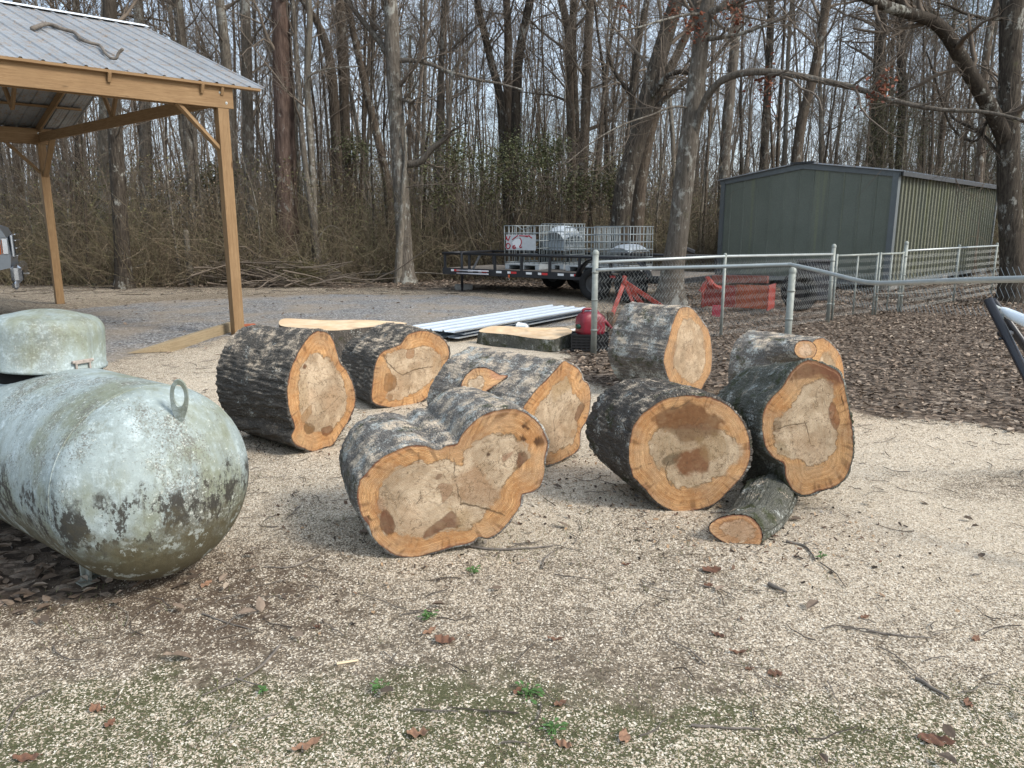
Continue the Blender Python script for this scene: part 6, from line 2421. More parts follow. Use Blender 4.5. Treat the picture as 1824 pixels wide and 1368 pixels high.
def proto_tree(seed, H, r0, nl, h0, limb=(1.5, 4.5), lean=.03, wander=.035, ang=(.5, 1.1), kind=0, fork=False, twig=.008):
    """returns (trunk mesh, crown mesh) standing at the origin"""
    r = np.random.default_rng(seed)
    N = 14
    a = r.uniform(0, 2 * math.pi)
    D0 = np.array([[math.cos(a) * lean, math.sin(a) * lean, 1.0]])
    T = grow(np.array([[0, 0, -.05]]), D0, np.array([H]), N, wander, .04, r)
    tz = np.linspace(0, 1, N)
    RT = (r0 * (1 - .78 * tz ** .9) + r0 * .45 * np.exp(-tz * H / .35))[None]
    tr = MB().tubes(T, RT, 9)
    cr = MB()
    stems, srad = [T], [RT]
    if fork:
        i = int(N * r.uniform(.18, .4))
        a = r.uniform(0, 2 * math.pi)
        F_ = grow(T[:, i], T[:, i + 1] - T[:, i] + np.array([[math.cos(a), math.sin(a), 0]]) * .30, np.array([H * (1 - i / N)]), N, wander, .05, r)
        RF = (RT[0, i] * .8 * (1 - .8 * tz))[None]
        tr.tubes(F_, RF, 8)
        stems.append(F_)
        srad.append(RF)
    for S, SR in zip(stems, srad):
        A, D, rad, fr = sprout(S, SR, nl, h0 if S is T else .15, .97, ang, r)
        D[:, 2] = np.abs(D[:, 2]) * .8 + .15
        L = r.uniform(*limb, len(A)) * (1.15 - .75 * fr)
        P1 = grow(A, D, L, 8, .13, .07, r)
        R1 = taper(np.clip(rad * r.uniform(.25, .5, len(A)), .012, .09), 8, .22)
        cr.tubes(P1, R1, 5)
        crown_from(P1, R1, r, 6, 5, (.7, 2.0), (.35, 1.1), twig=twig * .8, mb=cr)
    tm = mesh_from('trunk', np.concatenate(tr.V), tr.F, tr.M, TB_GREY, True)
    cm = mesh_from('crown', np.concatenate(cr.V), cr.F, cr.M, TB_TWIG, True)
    return tm, cm


PROTO = []
specs = [(201, 17, .070, 18, .16, False), (202, 19, .085, 18, .2, True), (203, 15, .050, 18, .12, False), (204, 18, .062, 18, .18, False), (205, 13, .036, 18, .10, False), (206, 16, .055, 18, .15, True), (207, 20, .11, 18, .2, False), (208, 14, .042, 18, .10, True)]
for (sd, H, r0, nl, h0, fk) in specs:
    PROTO.append(proto_tree(sd, H, r0, nl, h0, limb=(1.4, 4.2), lean=.05, fork=fk))
SAPL = [proto_tree(sd, H, r0, 12, .12, limb=(.7, 2.0), lean=.12, wander=.06, twig=.005) for sd, H, r0 in ((221, 7.5, .040), (222, 9, .055), (223, 6, .030), (224, 8, .045))]
BARKS = [TB_GREY, TB_BROWN, TB_GREY, TB_DARK, TB_PALE, TB_BROWN]
REGION = ('behind the timber shelter', 'behind the trailer', 'behind the metal shed')


def place_tree(protos, i, x, y, rot, sc, label, group, bark, cat='tree', name='bare_tree'):
    tm, cm = protos[i]
    t = thing(name, label, cat, (x, y, float(gz(np.array([x]), np.array([y]))[0])), group)
    t.rotation_euler = (0, 0, rot)
    t.scale = (sc, sc, sc)
    a = link('trunk', tm, t)
    a.material_slots[0].link = 'OBJECT'
    a.material_slots[0].material = bark
    link('crown', cm, t)
    return t


r = np.random.default_rng(77)


def blocked(x, y):
    if poly_sdf(np.array([SC[:2], SA[:2], (SA + SB - SC)[:2], SB[:2]]), np.array([[x, y]]))[0] < 1.3:
        return True
    px = CX + F * x / y
    if px < 60 and y < 21:
        return True
    return False


placed = []


def scatter(n, yr, edge, mind, power=1.0):
    out = []
    tries = 0
    while len(out) < n and tries < n * 60:
        tries += 1
        y = yr[0] + (yr[1] - yr[0]) * r.uniform() ** power
        x = r.uniform(-1, 1) * (.72 * y + 3)
        px = CX + F * x / y
        e = np.interp(px, [-200, 200, 560, 900, 1250, 1300, 1850, 2200], edge)
        if y < e or blocked(x, y):
            continue
        if any((x - a) ** 2 + (y - b) ** 2 < mind ** 2 for a, b in placed):
            continue
        placed.append((x, y))
        out.append((x, y, px))
    return out


for (x, y, px) in scatter(200, (21.5, 60), [21.5, 21, 21.5, 24.5, 25, 27, 29, 22], 1.0, 1.25):
    deep = y > 38
    reg = 0 if px < 600 else (1 if px < 1250 else 2)
    lab = ('bare hardwood deep in the woods ' if deep else 'bare hardwood near the edge of the woods ') + REGION[reg]
    place_tree(PROTO, int(r.integers(len(PROTO))), x, y, r.uniform(0, 6.28), r.uniform(.8, 1.25), lab, lab.replace('hardwood', 'hardwoods'), BARKS[int(r.integers(len(BARKS)))])
for (x, y, px) in scatter(88, (20.3, 40), [20.5, 20.3, 21, 24, 24, 26.5, 28, 20], .5, 1.3):
    reg = 0 if px < 600 else (1 if px < 1250 else 2)
    lab = 'thin bare sapling in the undergrowth ' + REGION[reg]
    place_tree(SAPL, int(r.integers(len(SAPL))), x, y, r.uniform(0, 6.28), r.uniform(.7, 1.2), lab, lab.replace('sapling', 'saplings'), [TB_GREY, TB_PALE, TB_BROWN, TB_DARK][int(r.integers(4))], 'sapling', 'sapling')


# ---------------------------------------------------------------- the trees the photo singles out
def px_path(pts, Y):
    Ys = np.broadcast_to(np.asarray(Y, float), (len(pts),))
    return np.array([at(x, y, yy) for (x, y), yy in zip(pts, Ys)])


def key_tree(label, trunk_px, widths, Y, bark=None, limbs=(), top=6.0, n_auto=8, seed=1, name='bare_tree', twig=.007, l1=(1.2, 3.6), h_auto=.35, sides=12, foot=True, n2=6, n3=5, cat='tree', group=None):
    """trunk_px runs from the ground up; widths in photo pixels; limbs: list of (px path, start width, end width, depth offset at the tip)"""
    r = np.random.default_rng(seed)
    P = px_path(trunk_px, Y)
    P[0, 2] = -.05
    rad = np.array(widths) * pxm(np.mean(np.atleast_1d(Y))) / 2
    Ps = smooth_open(P, 26)
    Rs = np.interp(np.linspace(0, 1, len(Ps)), np.linspace(0, 1, len(rad)), rad)
    # carry on above the frame
    d = Ps[-1] - Ps[-4]
    d /= np.linalg.norm(d)
    ext = grow(Ps[-1:], d[None], np.array([top]), 8, .06, .08, r)[0][1:]
    Ps = np.vstack([Ps, ext])
    Rs = np.concatenate([Rs, np.linspace(Rs[-1] * .95, Rs[-1] * .35, len(ext))])
    if foot:
        Rs = Rs + Rs[0] * .55 * np.exp(-np.maximum(Ps[:, 2], 0) / .22)
    t = thing(name, label, cat, (Ps[0, 0], Ps[0, 1], 0), group)
    # slight irregularity of girth
    Rs = Rs * (1 + .05 * vnoise(np.stack([Ps[:, 2] * 1.7, Ps[:, 0], Ps[:, 1]], -1), seed))
    MB().tubes(Ps[None], Rs[None], sides).build('trunk', bark or TB_GREY, t, True)
    cr = MB()
    LP = []
    for lm in limbs:
        pts, w0, w1, dy = lm[:4]
        y0 = np.interp(pts[0][1], [p[1] for p in trunk_px][::-1], np.broadcast_to(Y, (len(trunk_px),))[::-1])
        q = px_path(pts, y0 + np.linspace(0, dy, len(pts)))
        qs = smooth_open(q, 26)
        rr = np.linspace(w0, w1, len(qs)) * pxm(y0) / 2
        lb = MB().tubes(qs[None], rr[None], 8)
        lb.build('limb', bark or TB_GREY, t, True)
        k_ = np.linspace(0, len(qs) - 1, 8).astype(int)
        LP.append((qs[k_], rr[k_]))
    if LP:
        crown_from(np.array([a for a, b in LP]), np.array([b for a, b in LP]), r, 9, 6, (.6, 2.0), (.35, 1.1), .2, .03, twig, cr, 2)
    if n_auto:
        A, D, ra, fr = sprout(Ps[None], Rs[None], n_auto, h_auto, .97, (.6, 1.25), r)
        D[:, 2] = np.abs(D[:, 2]) * .7 + .1
        P1 = grow(A, D, r.uniform(*l1, n_auto), 8, .14, .05, r)
        R1 = taper(np.clip(ra * r.uniform(.15, .4, n_auto), .012, .07), 8, .2)
        cr.tubes(P1, R1, 5)
        crown_from(P1, R1, r, n2, n3, (.6, 1.8), (.3, 1.0), .2, .04, twig, cr)
    if cr.n:
        cr.build('crown', TB_TWIG, t, True)
    return t


key_tree('tall straight pine with reddish scaly bark, right of the shelter roof', [(515, 488), (512, 400), (509, 300), (506, 200), (502, 100), (499, 0)], [41, 39, 36, 33, 30, 27], 22.2, TB_PINE, n_auto=5, seed=301, name='pine_tree', top=9, h_auto=.5)
key_tree('grey oak with a crooked mossy limb sweeping up on its right', [(722, 490), (718, 400), (712, 300), (706, 200), (700, 100), (696, 0)], [30, 27, 26, 25, 24, 22], 21.5, TB_GREY, [
    ([(716, 292), (735, 292), (752, 286), (768, 266), (792, 248), (800, 225), (801, 180), (806, 130), (830, 95), (850, 60)], 13, 4, -.6),
    ([(710, 108), (735, 108), (765, 114), (800, 128), (850, 142), (885, 148), (930, 160)], 8, 3, -.9),
    ([(704, 118), (680, 80), (655, 48), (632, 20), (610, -10)], 11, 6, .8),
    ([(702, 92), (695, 40), (680, 0)], 8, 5, .4),
    ([(712, 181), (722, 178), (738, 183)], 8, 7, -.2)], n_auto=5, seed=302)
key_tree('pale bare stem leaning close against the foot of the grey oak', [(708, 486), (712, 440), (716, 390), (719, 330), (722, 292)], [15, 13, 11, 9, 6], 21.3, TB_PALE, top=1.2, n_auto=3, seed=303, foot=False)
key_tree('big grey tree standing left of the shed with one long arching bough', [(1192, 546), (1198, 480), (1206, 430), (1214, 360), (1222, 290), (1231, 220), (1240, 150), (1247, 90), (1252, 40), (1262, 0)], [46, 38, 36, 34, 33, 32, 30, 27, 25, 20], 15.2, TB_GREY, [
    ([(1232, 262), (1248, 200), (1268, 160), (1296, 138), (1340, 128), (1400, 131), (1460, 143), (1520, 156), (1570, 172), (1620, 186), (1680, 196), (1740, 198), (1790, 206), (1850, 222)], 14, 3.5, -3.0),
    ([(1250, 70), (1275, 68), (1320, 60), (1355, 48), (1400, 30)], 9, 3, -.8),
    ([(1250, 30), (1275, 18), (1310, 4), (1350, -12)], 14, 7, -.4),
    ([(1252, 25), (1225, 26), (1180, 36), (1140, 48), (1090, 58)], 5, 2, -.8),
    ([(1248, 45), (1238, 20), (1228, -10)], 15, 11, .3),
    ([(1238, 195), (1200, 190), (1160, 205), (1110, 222), (1060, 250), (1010, 290)], 4, 1.5, -1.2)], n_auto=2, seed=304, twig=.005, sides=16)
key_tree('dark leaning tree with a forked crown, left of the big grey tree', [(1098, 420), (1110, 350), (1124, 290), (1140, 230), (1155, 170), (1172, 110), (1190, 50), (1205, 0)], [34, 33, 31, 30, 29, 27, 25, 22], 20.5, TB_DARK, [
    ([(1150, 190), (1165, 165), (1185, 140), (1210, 128), (1245, 132)], 12, 7, -.8),
    ([(1142, 220), (1180, 180), (1215, 150), (1260, 118), (1310, 60)], 10, 5, .4)], n_auto=6, seed=305)
key_tree('second dark leaning tree tucked right behind the forked leaning one', [(1130, 430), (1137, 360), (1146, 290), (1158, 230), (1172, 180), (1186, 140), (1205, 100), (1224, 60)], [26, 24, 22, 21, 18, 16, 14, 12], 21.5, TB_BROWN, n_auto=5, seed=306)
key_tree('thin dark tree forking high, just left of the leaning trees', [(1118, 430), (1126, 330), (1128, 250), (1127, 170), (1133, 110), (1140, 60), (1152, 0)], [14, 14, 13, 12, 11, 10, 9], 23, TB_DARK, [([(1127, 170), (1108, 148), (1090, 118), (1082, 92)], 9, 4, .3)], n_auto=6, seed=307)
key_tree('large dark tree at the right edge with a thick bough reaching left', [(1806, 530), (1803, 470), (1800, 400), (1797, 320), (1796, 240), (1798, 160), (1800, 80), (1804, 0)], [44, 38, 36, 35, 34, 33, 34, 38], 15.8, TB_DARK, [
    ([(1794, 255), (1775, 215), (1752, 172), (1730, 135), (1710, 100), (1690, 66), (1668, 42), (1640, 30), (1605, 20), (1570, 8), (1530, -12)], 27, 15, -1.6),
    ([(1672, 44), (1655, 20), (1625, 14), (1600, 2), (1580, -12)], 14, 9, -.3),
    ([(1796, 195), (1770, 190), (1740, 250), (1700, 232), (1680, 190), (1660, 120), (1650, 92)], 6, 2.5, .5),
    ([(1798, 34), (1760, 33), (1720, 24), (1690, 10), (1670, 5)], 6, 3, -.4),
    ([(1797, 300), (1750, 240), (1700, 212), (1690, 190)], 7, 3, .9)], n_auto=4, seed=308, sides=16)
key_tree('pale grey tree just left of the shelter roof corner, straight and lichened', [(452, 480), (447, 380), (443, 280), (441, 180), (439, 90), (436, 0)], [20, 19, 18, 18, 17, 16], 23.5, TB_GREY, n_auto=7, seed=309)
key_tree('lichen-spotted tree rising behind the shelter roof corner', [(412, 480), (410, 350), (408, 200), (403, 110), (397, 50), (391, 0)], [18, 18, 18, 17, 16, 15], 24.5, TB_PALE, n_auto=6, seed=310)
key_tree('half dark, half pale tree trunk standing between the shelter posts', [(222, 518), (218, 450), (212, 360), (208, 280), (203, 200), (198, 100), (195, 0)], [27, 25, 24, 23, 22, 21, 20], 19.6, TB_DARK, n_auto=5, seed=311)
key_tree('grey tree seen between the shelter braces, left of the near post', [(352, 470), (347, 400), (342, 320), (336, 240), (330, 150), (322, 60), (316, 0)], [19, 18, 17, 17, 16, 15, 14], 22.8, TB_GREY, n_auto=6, seed=312)
key_tree('broken pale snag standing in brush left of the near shelter post', [(340, 506), (337, 470), (334, 440), (331, 412)], [12, 11, 10, 9], 20.4, TB_PALE, top=.05, n_auto=0, seed=313, name='snag', foot=False)
key_tree('thin pale lichened tree just right of the reddish pine', [(561, 488), (560, 400), (556, 300), (549, 200), (548, 120), (552, 40), (550, 0)], [14, 12, 11, 11, 10, 10, 9], 22.0, TB_PALE, [([(549, 165), (544, 145), (560, 130), (590, 122), (640, 118)], 5, 2, -.4)], n_auto=6, seed=314)
key_tree('grey twin-limbed tree between the pine and the oak, curving left on high', [(600, 470), (602, 380), (600, 290), (596, 200), (588, 110), (570, 50), (545, 10), (530, -15)], [20, 19, 18, 17, 15, 12, 10, 8], 25, TB_BROWN, n_auto=6, seed=315)
key_tree('brown trunk between the pine and the oak, straight to the top', [(622, 470), (620, 380), (617, 290), (614, 200), (610, 100), (606, 0)], [18, 18, 18, 17, 17, 16], 26, TB_BROWN, n_auto=6, seed=316)
key_tree('leaning tree rising left from the foot of the grey oak', [(700, 440), (690, 330), (678, 270), (664, 210), (648, 140), (632, 70), (618, 0)], [15, 14, 13, 13, 12, 11, 10], 24, TB_BROWN, n_auto=6, seed=317)
for i, (pts, w, Y, bk, lab) in enumerate([
    ([(905, 440), (902, 340), (896, 250), (890, 170), (875, 110), (858, 40), (850, 0)], 13, 27, TB_DARK, 'dark stem of the middle clump of trees, leaning left near the top'),
    ([(908, 440), (907, 340), (905, 250), (904, 150), (905, 60), (902, 0)], 14, 27.6, TB_BROWN, 'straight central stem of the middle clump of trees above the totes'),
    ([(914, 440), (915, 340), (918, 250), (920, 160), (926, 90), (938, 30), (945, -5)], 15, 26.5, TB_DARK, 'stout dark stem of the middle tree clump, leaning right near the top'),
    ([(1016, 440), (1018, 340), (1018, 250), (1014, 150), (1012, 60), (1000, 0)], 14, 26, TB_BROWN, 'left stem of the double trunk above the right-hand totes'),
    ([(1026, 440), (1026, 340), (1026, 250), (1022, 150), (1020, 60), (1022, 0)], 14, 26.6, TB_DARK, 'right stem of the double trunk above the right-hand totes'),
    ([(1036, 440), (1038, 330), (1042, 230), (1045, 140), (1048, 60), (1052, 0)], 16, 25.5, TB_BROWN, 'stout brown tree with a low right-hand limb, beside the double trunk'),
    ([(778, 440), (780, 300), (783, 200), (787, 100), (792, 0)], 11, 28, TB_GREY, 'grey tree seen beyond the oak limb, left of the middle clump'),
    ([(1290, 330), (1293, 250), (1300, 170), (1308, 90), (1314, 0)], 17, 27, TB_GREY, 'pale grey trunk rising over the left end of the shed roof'),
    ([(1360, 320), (1363, 240), (1368, 150), (1372, 60), (1374, 0)], 13, 29, TB_DARK, 'dark straight trunk over the left slope of the shed roof'),
    ([(1408, 310), (1424, 240), (1440, 170), (1456, 100), (1466, 40), (1476, -10)], 16, 28, TB_BROWN, 'reddish tree leaning right over the shed ridge'),
    ([(1560, 310), (1562, 220), (1566, 120), (1570, 0)], 20, 31, TB_DARK, 'thick dark trunk behind the front corner of the shed'),
    ([(1606, 310), (1608, 220), (1606, 130), (1604, 0)], 15, 30, TB_DARK, 'straight dark trunk over the shed side, right of its corner'),
    ([(145, 505), (142, 400), (140, 250), (138, 100), (135, 0)], 12, 23, TB_DARK, 'dark tree just right of the far shelter post'),
    ([(262, 500), (260, 350), (258, 200), (252, 80), (245, 0)], 19, 25, TB_GREY, 'grey tree standing behind the middle of the shelter roof'),
    ([(30, 420), (30, 250), (32, 100), (30, 0)], 14, 25, TB_BROWN, 'tree behind the left end of the shelter roof'),
    ([(1745, 360), (1748, 250), (1752, 150), (1762, 60), (1775, 0)], 12, 24, TB_BROWN, 'bare tree between the shed end and the large dark tree'),
    ([(180, 430), (185, 300), (188, 200), (190, 60), (192, 0)], 20, 27, TB_PALE, 'pale tree standing in the woods just left of the half dark trunk'),
]):
    key_tree(lab, pts, np.linspace(w * 1.15, w * .85, len(pts)), Y, bk, [([(1042, 232), (1060, 226), (1090, 210), (1110, 180), (1130, 140), (1150, 90)], 7, 3, .2)] if i == 5 else (), n_auto=8, seed=330 + i, sides=10)

# ---------------------------------------------------------------- undergrowth, far woods, evergreens
def vcol_tubes(name, groups, mat, kind='stuff'):
    mb, cols = MB(), []
    for P, Rr, sides, C in groups:
        mb.tubes(P, Rr, sides)
        cols.append(np.repeat(C, P.shape[1] * sides, 0))
    me = mesh_from(name, np.concatenate(mb.V), mb.F, mb.M, mat, True)
    vcol(me, 'col', np.concatenate(cols))
    return tag(link(name, me), kind=kind)


k = NT('brush_stems', .92, .08)
M_BRUSH = k.out(k.attr('col'))
r = np.random.default_rng(91)


def brush_points(n, depth):
    px = r.uniform(-150, 1980, n)
    e = np.interp(px, [-200, 120, 200, 560, 800, 1100, 1250, 1290, 1780, 1830, 2200], [20.6, 20.4, 19.6, 20.6, 22.6, 22.5, 22.4, 25, 27, 20.5, 19])
    y = e + depth * r.uniform(0, 1, n) ** 1.4
    x = (px - CX) / F * y
    ok = np.ones(n, bool)
    s = poly_sdf(np.array([SC[:2], SA[:2], (SA + SB - SC)[:2], SB[:2]]), np.stack([x, y], -1))
    ok &= s > .25
    return x[ok], y[ok], px[ok]


x, y, px = brush_points(17000, 13)
n = len(x)
H = r.uniform(.7, 4.6, n) * r.uniform(.5, 1, n) * np.interp(px, [-200, 300, 600, 900, 1200, 1300, 2000], [1.1, 1.15, 1.1, 1.2, 1.1, 1.0, 1.0])
a = r.uniform(0, 6.28, n)
ln = np.abs(r.normal(0, .6, n))
P1 = grow(np.stack([x, y, np.full(n, -.02)], -1), np.stack([np.cos(a) * ln, np.sin(a) * ln, np.ones(n)], -1), H, 6, .30, -.05, r)
R1 = taper(r.uniform(.003, .009, n), 6, .3)
base_c = lerp_cols(r.uniform(0, 1, n), [(.075, .058, .040), (.14, .110, .076), (.21, .168, .118), (.14, .13, .07), (.30, .25, .182)])
A, D, ra, fr = sprout(P1, R1, 3, .2, 1, (.4, 1.2), r)
P2 = grow(A, D, r.uniform(.25, 1.1, len(A)), 4, .25, -.01, r)
R2 = taper(np.full(len(A), .0040), 4, .5)
vcol_tubes('undergrowth', [(P1, R1, 4, base_c), (P2, R2, 3, np.repeat(base_c, 3, 0) * r.uniform(.7, 1.3, (len(A), 1)))], M_BRUSH)

# small evergreen and dead leaves caught in the brush
x, y, px = brush_points(80000, 10)
n = len(x)
z = r.uniform(.02, 1, n) ** 1.3 * np.interp(px, [-200, 300, 700, 900, 1200, 1300, 2000], [3.0, 3.4, 3.4, 4.0, 3.6, 2.6, 3.0])
cl = fbm(np.stack([x * .8, y * .8, z * 1.1], -1), 3, 61)
ok = cl > -.12
x, y, z, px = x[ok], y[ok], z[ok], px[ok]
n = len(x)
u, w, nn = rand_frames(n, r, 1.0)
c = np.stack([x, y, z], -1)
L = r.uniform(.014, .040, n)
Q = leaf_quads(c, u, w, nn, L, r.uniform(-.2, .3, n), r.uniform(0, .3, n), r)
green = np.clip(np.interp(px, [-200, 100, 300, 600, 800, 1000, 1200, 1400], [.3, .45, .3, .4, .75, .6, .35, .3]) + .5 * fbm(np.stack([x * .5, z], -1), 2, 63), 0, 1)
Cb = lerp_cols(r.uniform(0, 1, n), [(.10, .075, .05), (.18, .135, .09), (.27, .215, .15)])
Cg = lerp_cols(r.uniform(0, 1, n), [(.065, .070, .032), (.12, .122, .056), (.18, .175, .085)])
mixv = (r.uniform(0, 1, n) < green)[:, None]
C = np.where(mixv, Cg, Cb)
quads_obj('brush_leaves', Q, np.concatenate([C, C]), vc_mat('brush_leaf_material', .8, .15))

# woods far behind: stems that read as one mass
n = 620
y = r.uniform(62, 130, n)
x = r.uniform(-1, 1, n) * (.75 * y + 6)
H = r.uniform(13, 23, n)
P1 = grow(np.stack([x, y, np.zeros(n)], -1), np.stack([r.normal(0, .06, n), r.normal(0, .06, n), np.ones(n)], -1), H, 7, .05, .03, r)
R1 = taper(r.uniform(.04, .15, n), 7, .25)
C1 = lerp_cols(r.uniform(0, 1, n), [(.10, .083, .068), (.165, .14, .115), (.24, .205, .168)])
A, D, ra, fr = sprout(P1, R1, 9, .12, 1, (.5, 1.1), r)
D[:, 2] = np.abs(D[:, 2])
P2 = grow(A, D, r.uniform(1.2, 4.5, len(A)), 5, .16, .05, r)
R2 = taper(np.clip(ra * .35, .012, .05), 5, .3)
A3, D3, ra3, fr3 = sprout(P2, R2, 2, .2, 1, (.4, 1.1), r)
P3 = grow(A3, D3, r.uniform(.6, 2.0, len(A3)), 3, .15, .03, r)
vcol_tubes('far_woods', [(P1, R1, 5, C1), (P2, R2, 3, np.repeat(C1, 9, 0)), (P3, taper(np.full(len(A3), .012), 3, .6), 3, np.repeat(C1, 18, 0))], M_BRUSH)
n = 8200
y = r.uniform(36, 105, n)
x = r.uniform(-1, 1, n) * (.75 * y + 6)
P1 = grow(np.stack([x, y, np.zeros(n)], -1), np.stack([r.normal(0, .3, n), r.normal(0, .3, n), np.ones(n)], -1), r.uniform(2.0, 6.0, n) * (.6 + y / 75), 5, .14, .01, r)
C1 = lerp_cols(r.uniform(0, 1, n), [(.085, .07, .055), (.14, .118, .092), (.20, .168, .13)])
A, D, ra, fr = sprout(P1, taper(np.full(n, .03), 5, .3), 5, .1, 1, (.4, 1.1), r)
P2 = grow(A, D, r.uniform(.5, 1.8, len(A)), 3, .2, .02, r)
vcol_tubes('far_thicket', [(P1, taper(r.uniform(.012, .045, n), 5, .3), 4, C1), (P2, taper(np.full(len(A), .013), 3, .5), 3, np.repeat(C1, 5, 0))], M_BRUSH)


def leafy(name, label, cat, centre, size, n, cols, L, seed, stems=14, group=None, needle=False, trunk_h=0.0, trunk_r=.05):
    """evergreen shrub or tree: stems, and leaves gathered in clumps with gaps between"""
    r = np.random.default_rng(seed)
    cx, cy, cz = centre
    sx, sy, sz = size
    t = thing(name, label, cat, (cx, cy, 0), group)
    nc = max(12, n // 90)
    cl = r.normal(0, .55, (nc, 3)) * [sx, sy, sz]
    cl = cl[np.abs(cl[:, 2]) < sz]
    nc = len(cl)
    i = r.integers(0, nc, n)
    sp_ = .26 * min(sx, sz) + .06
    P = np.array([cx, cy, cz]) + cl[i] + r.normal(0, sp_, (n, 3))
    P[:, 2] = np.maximum(P[:, 2], .05)
    u, w, nn = rand_frames(n, r, 1.2 if needle else .8)
    Lr = r.uniform(*L, n)
    if needle:
        d = P - np.array([cx, cy, cz]) - cl[i] + r.normal(0, .05, (n, 3))
        d /= np.linalg.norm(d, axis=1, keepdims=True)
        s = np.cross(d, r.normal(size=(n, 3)))
        s /= np.linalg.norm(s, axis=1, keepdims=True)
        wd = Lr[:, None] * .045
        l = Lr[:, None]
        Q = np.stack([P - s * wd, P + s * wd, P + d * l + s * wd * .3, P + d * l - s * wd * .3], 1)
        C = lerp_cols(r.uniform(0, 1, n), cols)
    else:
        Q = leaf_quads(P, u, w, nn, Lr, r.uniform(-.2, .3, n), r.uniform(0, .3, n), r)
        C = lerp_cols(r.uniform(0, 1, n), cols)
        C = np.concatenate([C, C])
    v = Q.shape[1]
    off = np.array([cx, cy, 0])
    me = mesh_from('foliage', Q.reshape(-1, 3) - off, [np.arange(len(Q) * v).reshape(len(Q), v)], [0], M_LEAFY)
    vcol(me, 'col', np.repeat(C, v, 0))
    link('foliage', me, t)
    base = np.array([cx, cy, -.02])
    m = MB()
    for k_ in range(stems):
        q = np.array([cx, cy, cz]) + cl[k_ % nc]
        b = base + np.array([r.normal(0, .1), r.normal(0, .1), 0]) * (0 if trunk_h else 1)
        mid = np.array([cx, cy, max(trunk_h * r.uniform(.4, 1), 0)]) if trunk_h else (b + q) / 2 + r.normal(0, .08, 3)
        m.tubes(np.array([b if not trunk_h else mid, (mid + q) / 2 + r.normal(0, .05, 3), q])[None], np.array([[.02, .013, .006]]), 5)
    if trunk_h:
        m.tubes(np.array([base, base + [r.normal(0, .1), 0, trunk_h * .5], [cx, cy, trunk_h]])[None], np.array([[trunk_r, trunk_r * .8, trunk_r * .4]]), 9)
    m.build('stems' if not trunk_h else 'trunk', TB_BROWN, t, True)
    return t


M_LEAFY = vc_mat('evergreen_leaf_material', .55, .35)
GREEN = [(.055, .066, .028), (.095, .112, .044), (.14, .155, .066), (.20, .21, .11)]
OLIVE = [(.040, .045, .018), (.065, .070, .026), (.095, .098, .036), (.13, .125, .05)]
PINEC = [(.040, .055, .028), (.070, .088, .045), (.115, .13, .072), (.16, .17, .10)]
for i, (px_, py_, Y, sz, lab) in enumerate([
    ((945), 276, 24.0, (1.0, .7, .40), 'glossy green evergreen shrub high in the brush above the lettered tote'),
    ((985), 262, 24.6, (.7, .6, .45), 'glossy green evergreen shrub above the gap between the totes'),
    ((800), 262, 24.2, (.75, .6, .6), 'leafy green shrub under the tip of the crooked oak limb'),
    ((850), 290, 23.6, (1.3, .7, .45), 'wide green shrub in the brush left of the totes'),
    ((620), 270, 25.5, (.9, .6, .5), 'dull green shrub in the brush right of the reddish pine'),
    ((380), 315, 24.0, (.6, .6, .35), 'small green shrub seen left of the near shelter post'),
    ((900), 330, 22.6, (1.8, .7, .7), 'olive thicket shrub behind the trailer front'),
    ((1080), 330, 23.4, (1.2, .7, .7), 'olive thicket shrub behind the right-hand totes')]):
    c_ = at(px_, py_, Y)
    leafy('evergreen_shrub', lab, 'shrub', c_, sz, 1300 if i < 6 else 2600, GREEN if i < 5 else OLIVE, (.022, .05), 400 + i)
c_ = at(1578, 236, 30)
leafy('cedar_tree', 'olive green cedar rising behind the shed roof', 'tree', c_, (1.15, .9, 1.7), 9000, OLIVE, (.06, .16), 420, 26, needle=True, trunk_h=7.0, trunk_r=.10)
for i, (px_, py_, Y, sz, lab) in enumerate([
    (732, 110, 46, (1.5, 1.2, 2.4), 'green pine crown showing between bare trunks right of the oak'),
    (1700, 25, 36, (2.2, 1.5, 1.6), 'dark green pine crown at the top right, above the thick bough'),
    (1640, 250, 40, (1.8, 1.4, 2.2), 'green pine beyond the right half of the shed roof'),
    (1150, 205, 52, (2.4, 1.6, 2.2), 'distant green pine behind the leaning dark trees'),
    (960, 215, 60, (2.2, 1.6, 2.4), 'distant pale green pine above the lettered tote'),
    (1500, 200, 55, (2.2, 1.6, 2.6), 'distant dark pine over the shed ridge'),
    (1790, 290, 34, (1.6, 1.2, 1.8), 'green pine behind the large dark tree at the right edge')]):
    c_ = at(px_, py_, Y)
    leafy('pine_tree', lab, 'tree', c_, sz, 6500, PINEC, (.10, .24), 430 + i, 24, needle=True, trunk_h=c_[2] + sz[2] * .6, trunk_r=.16)

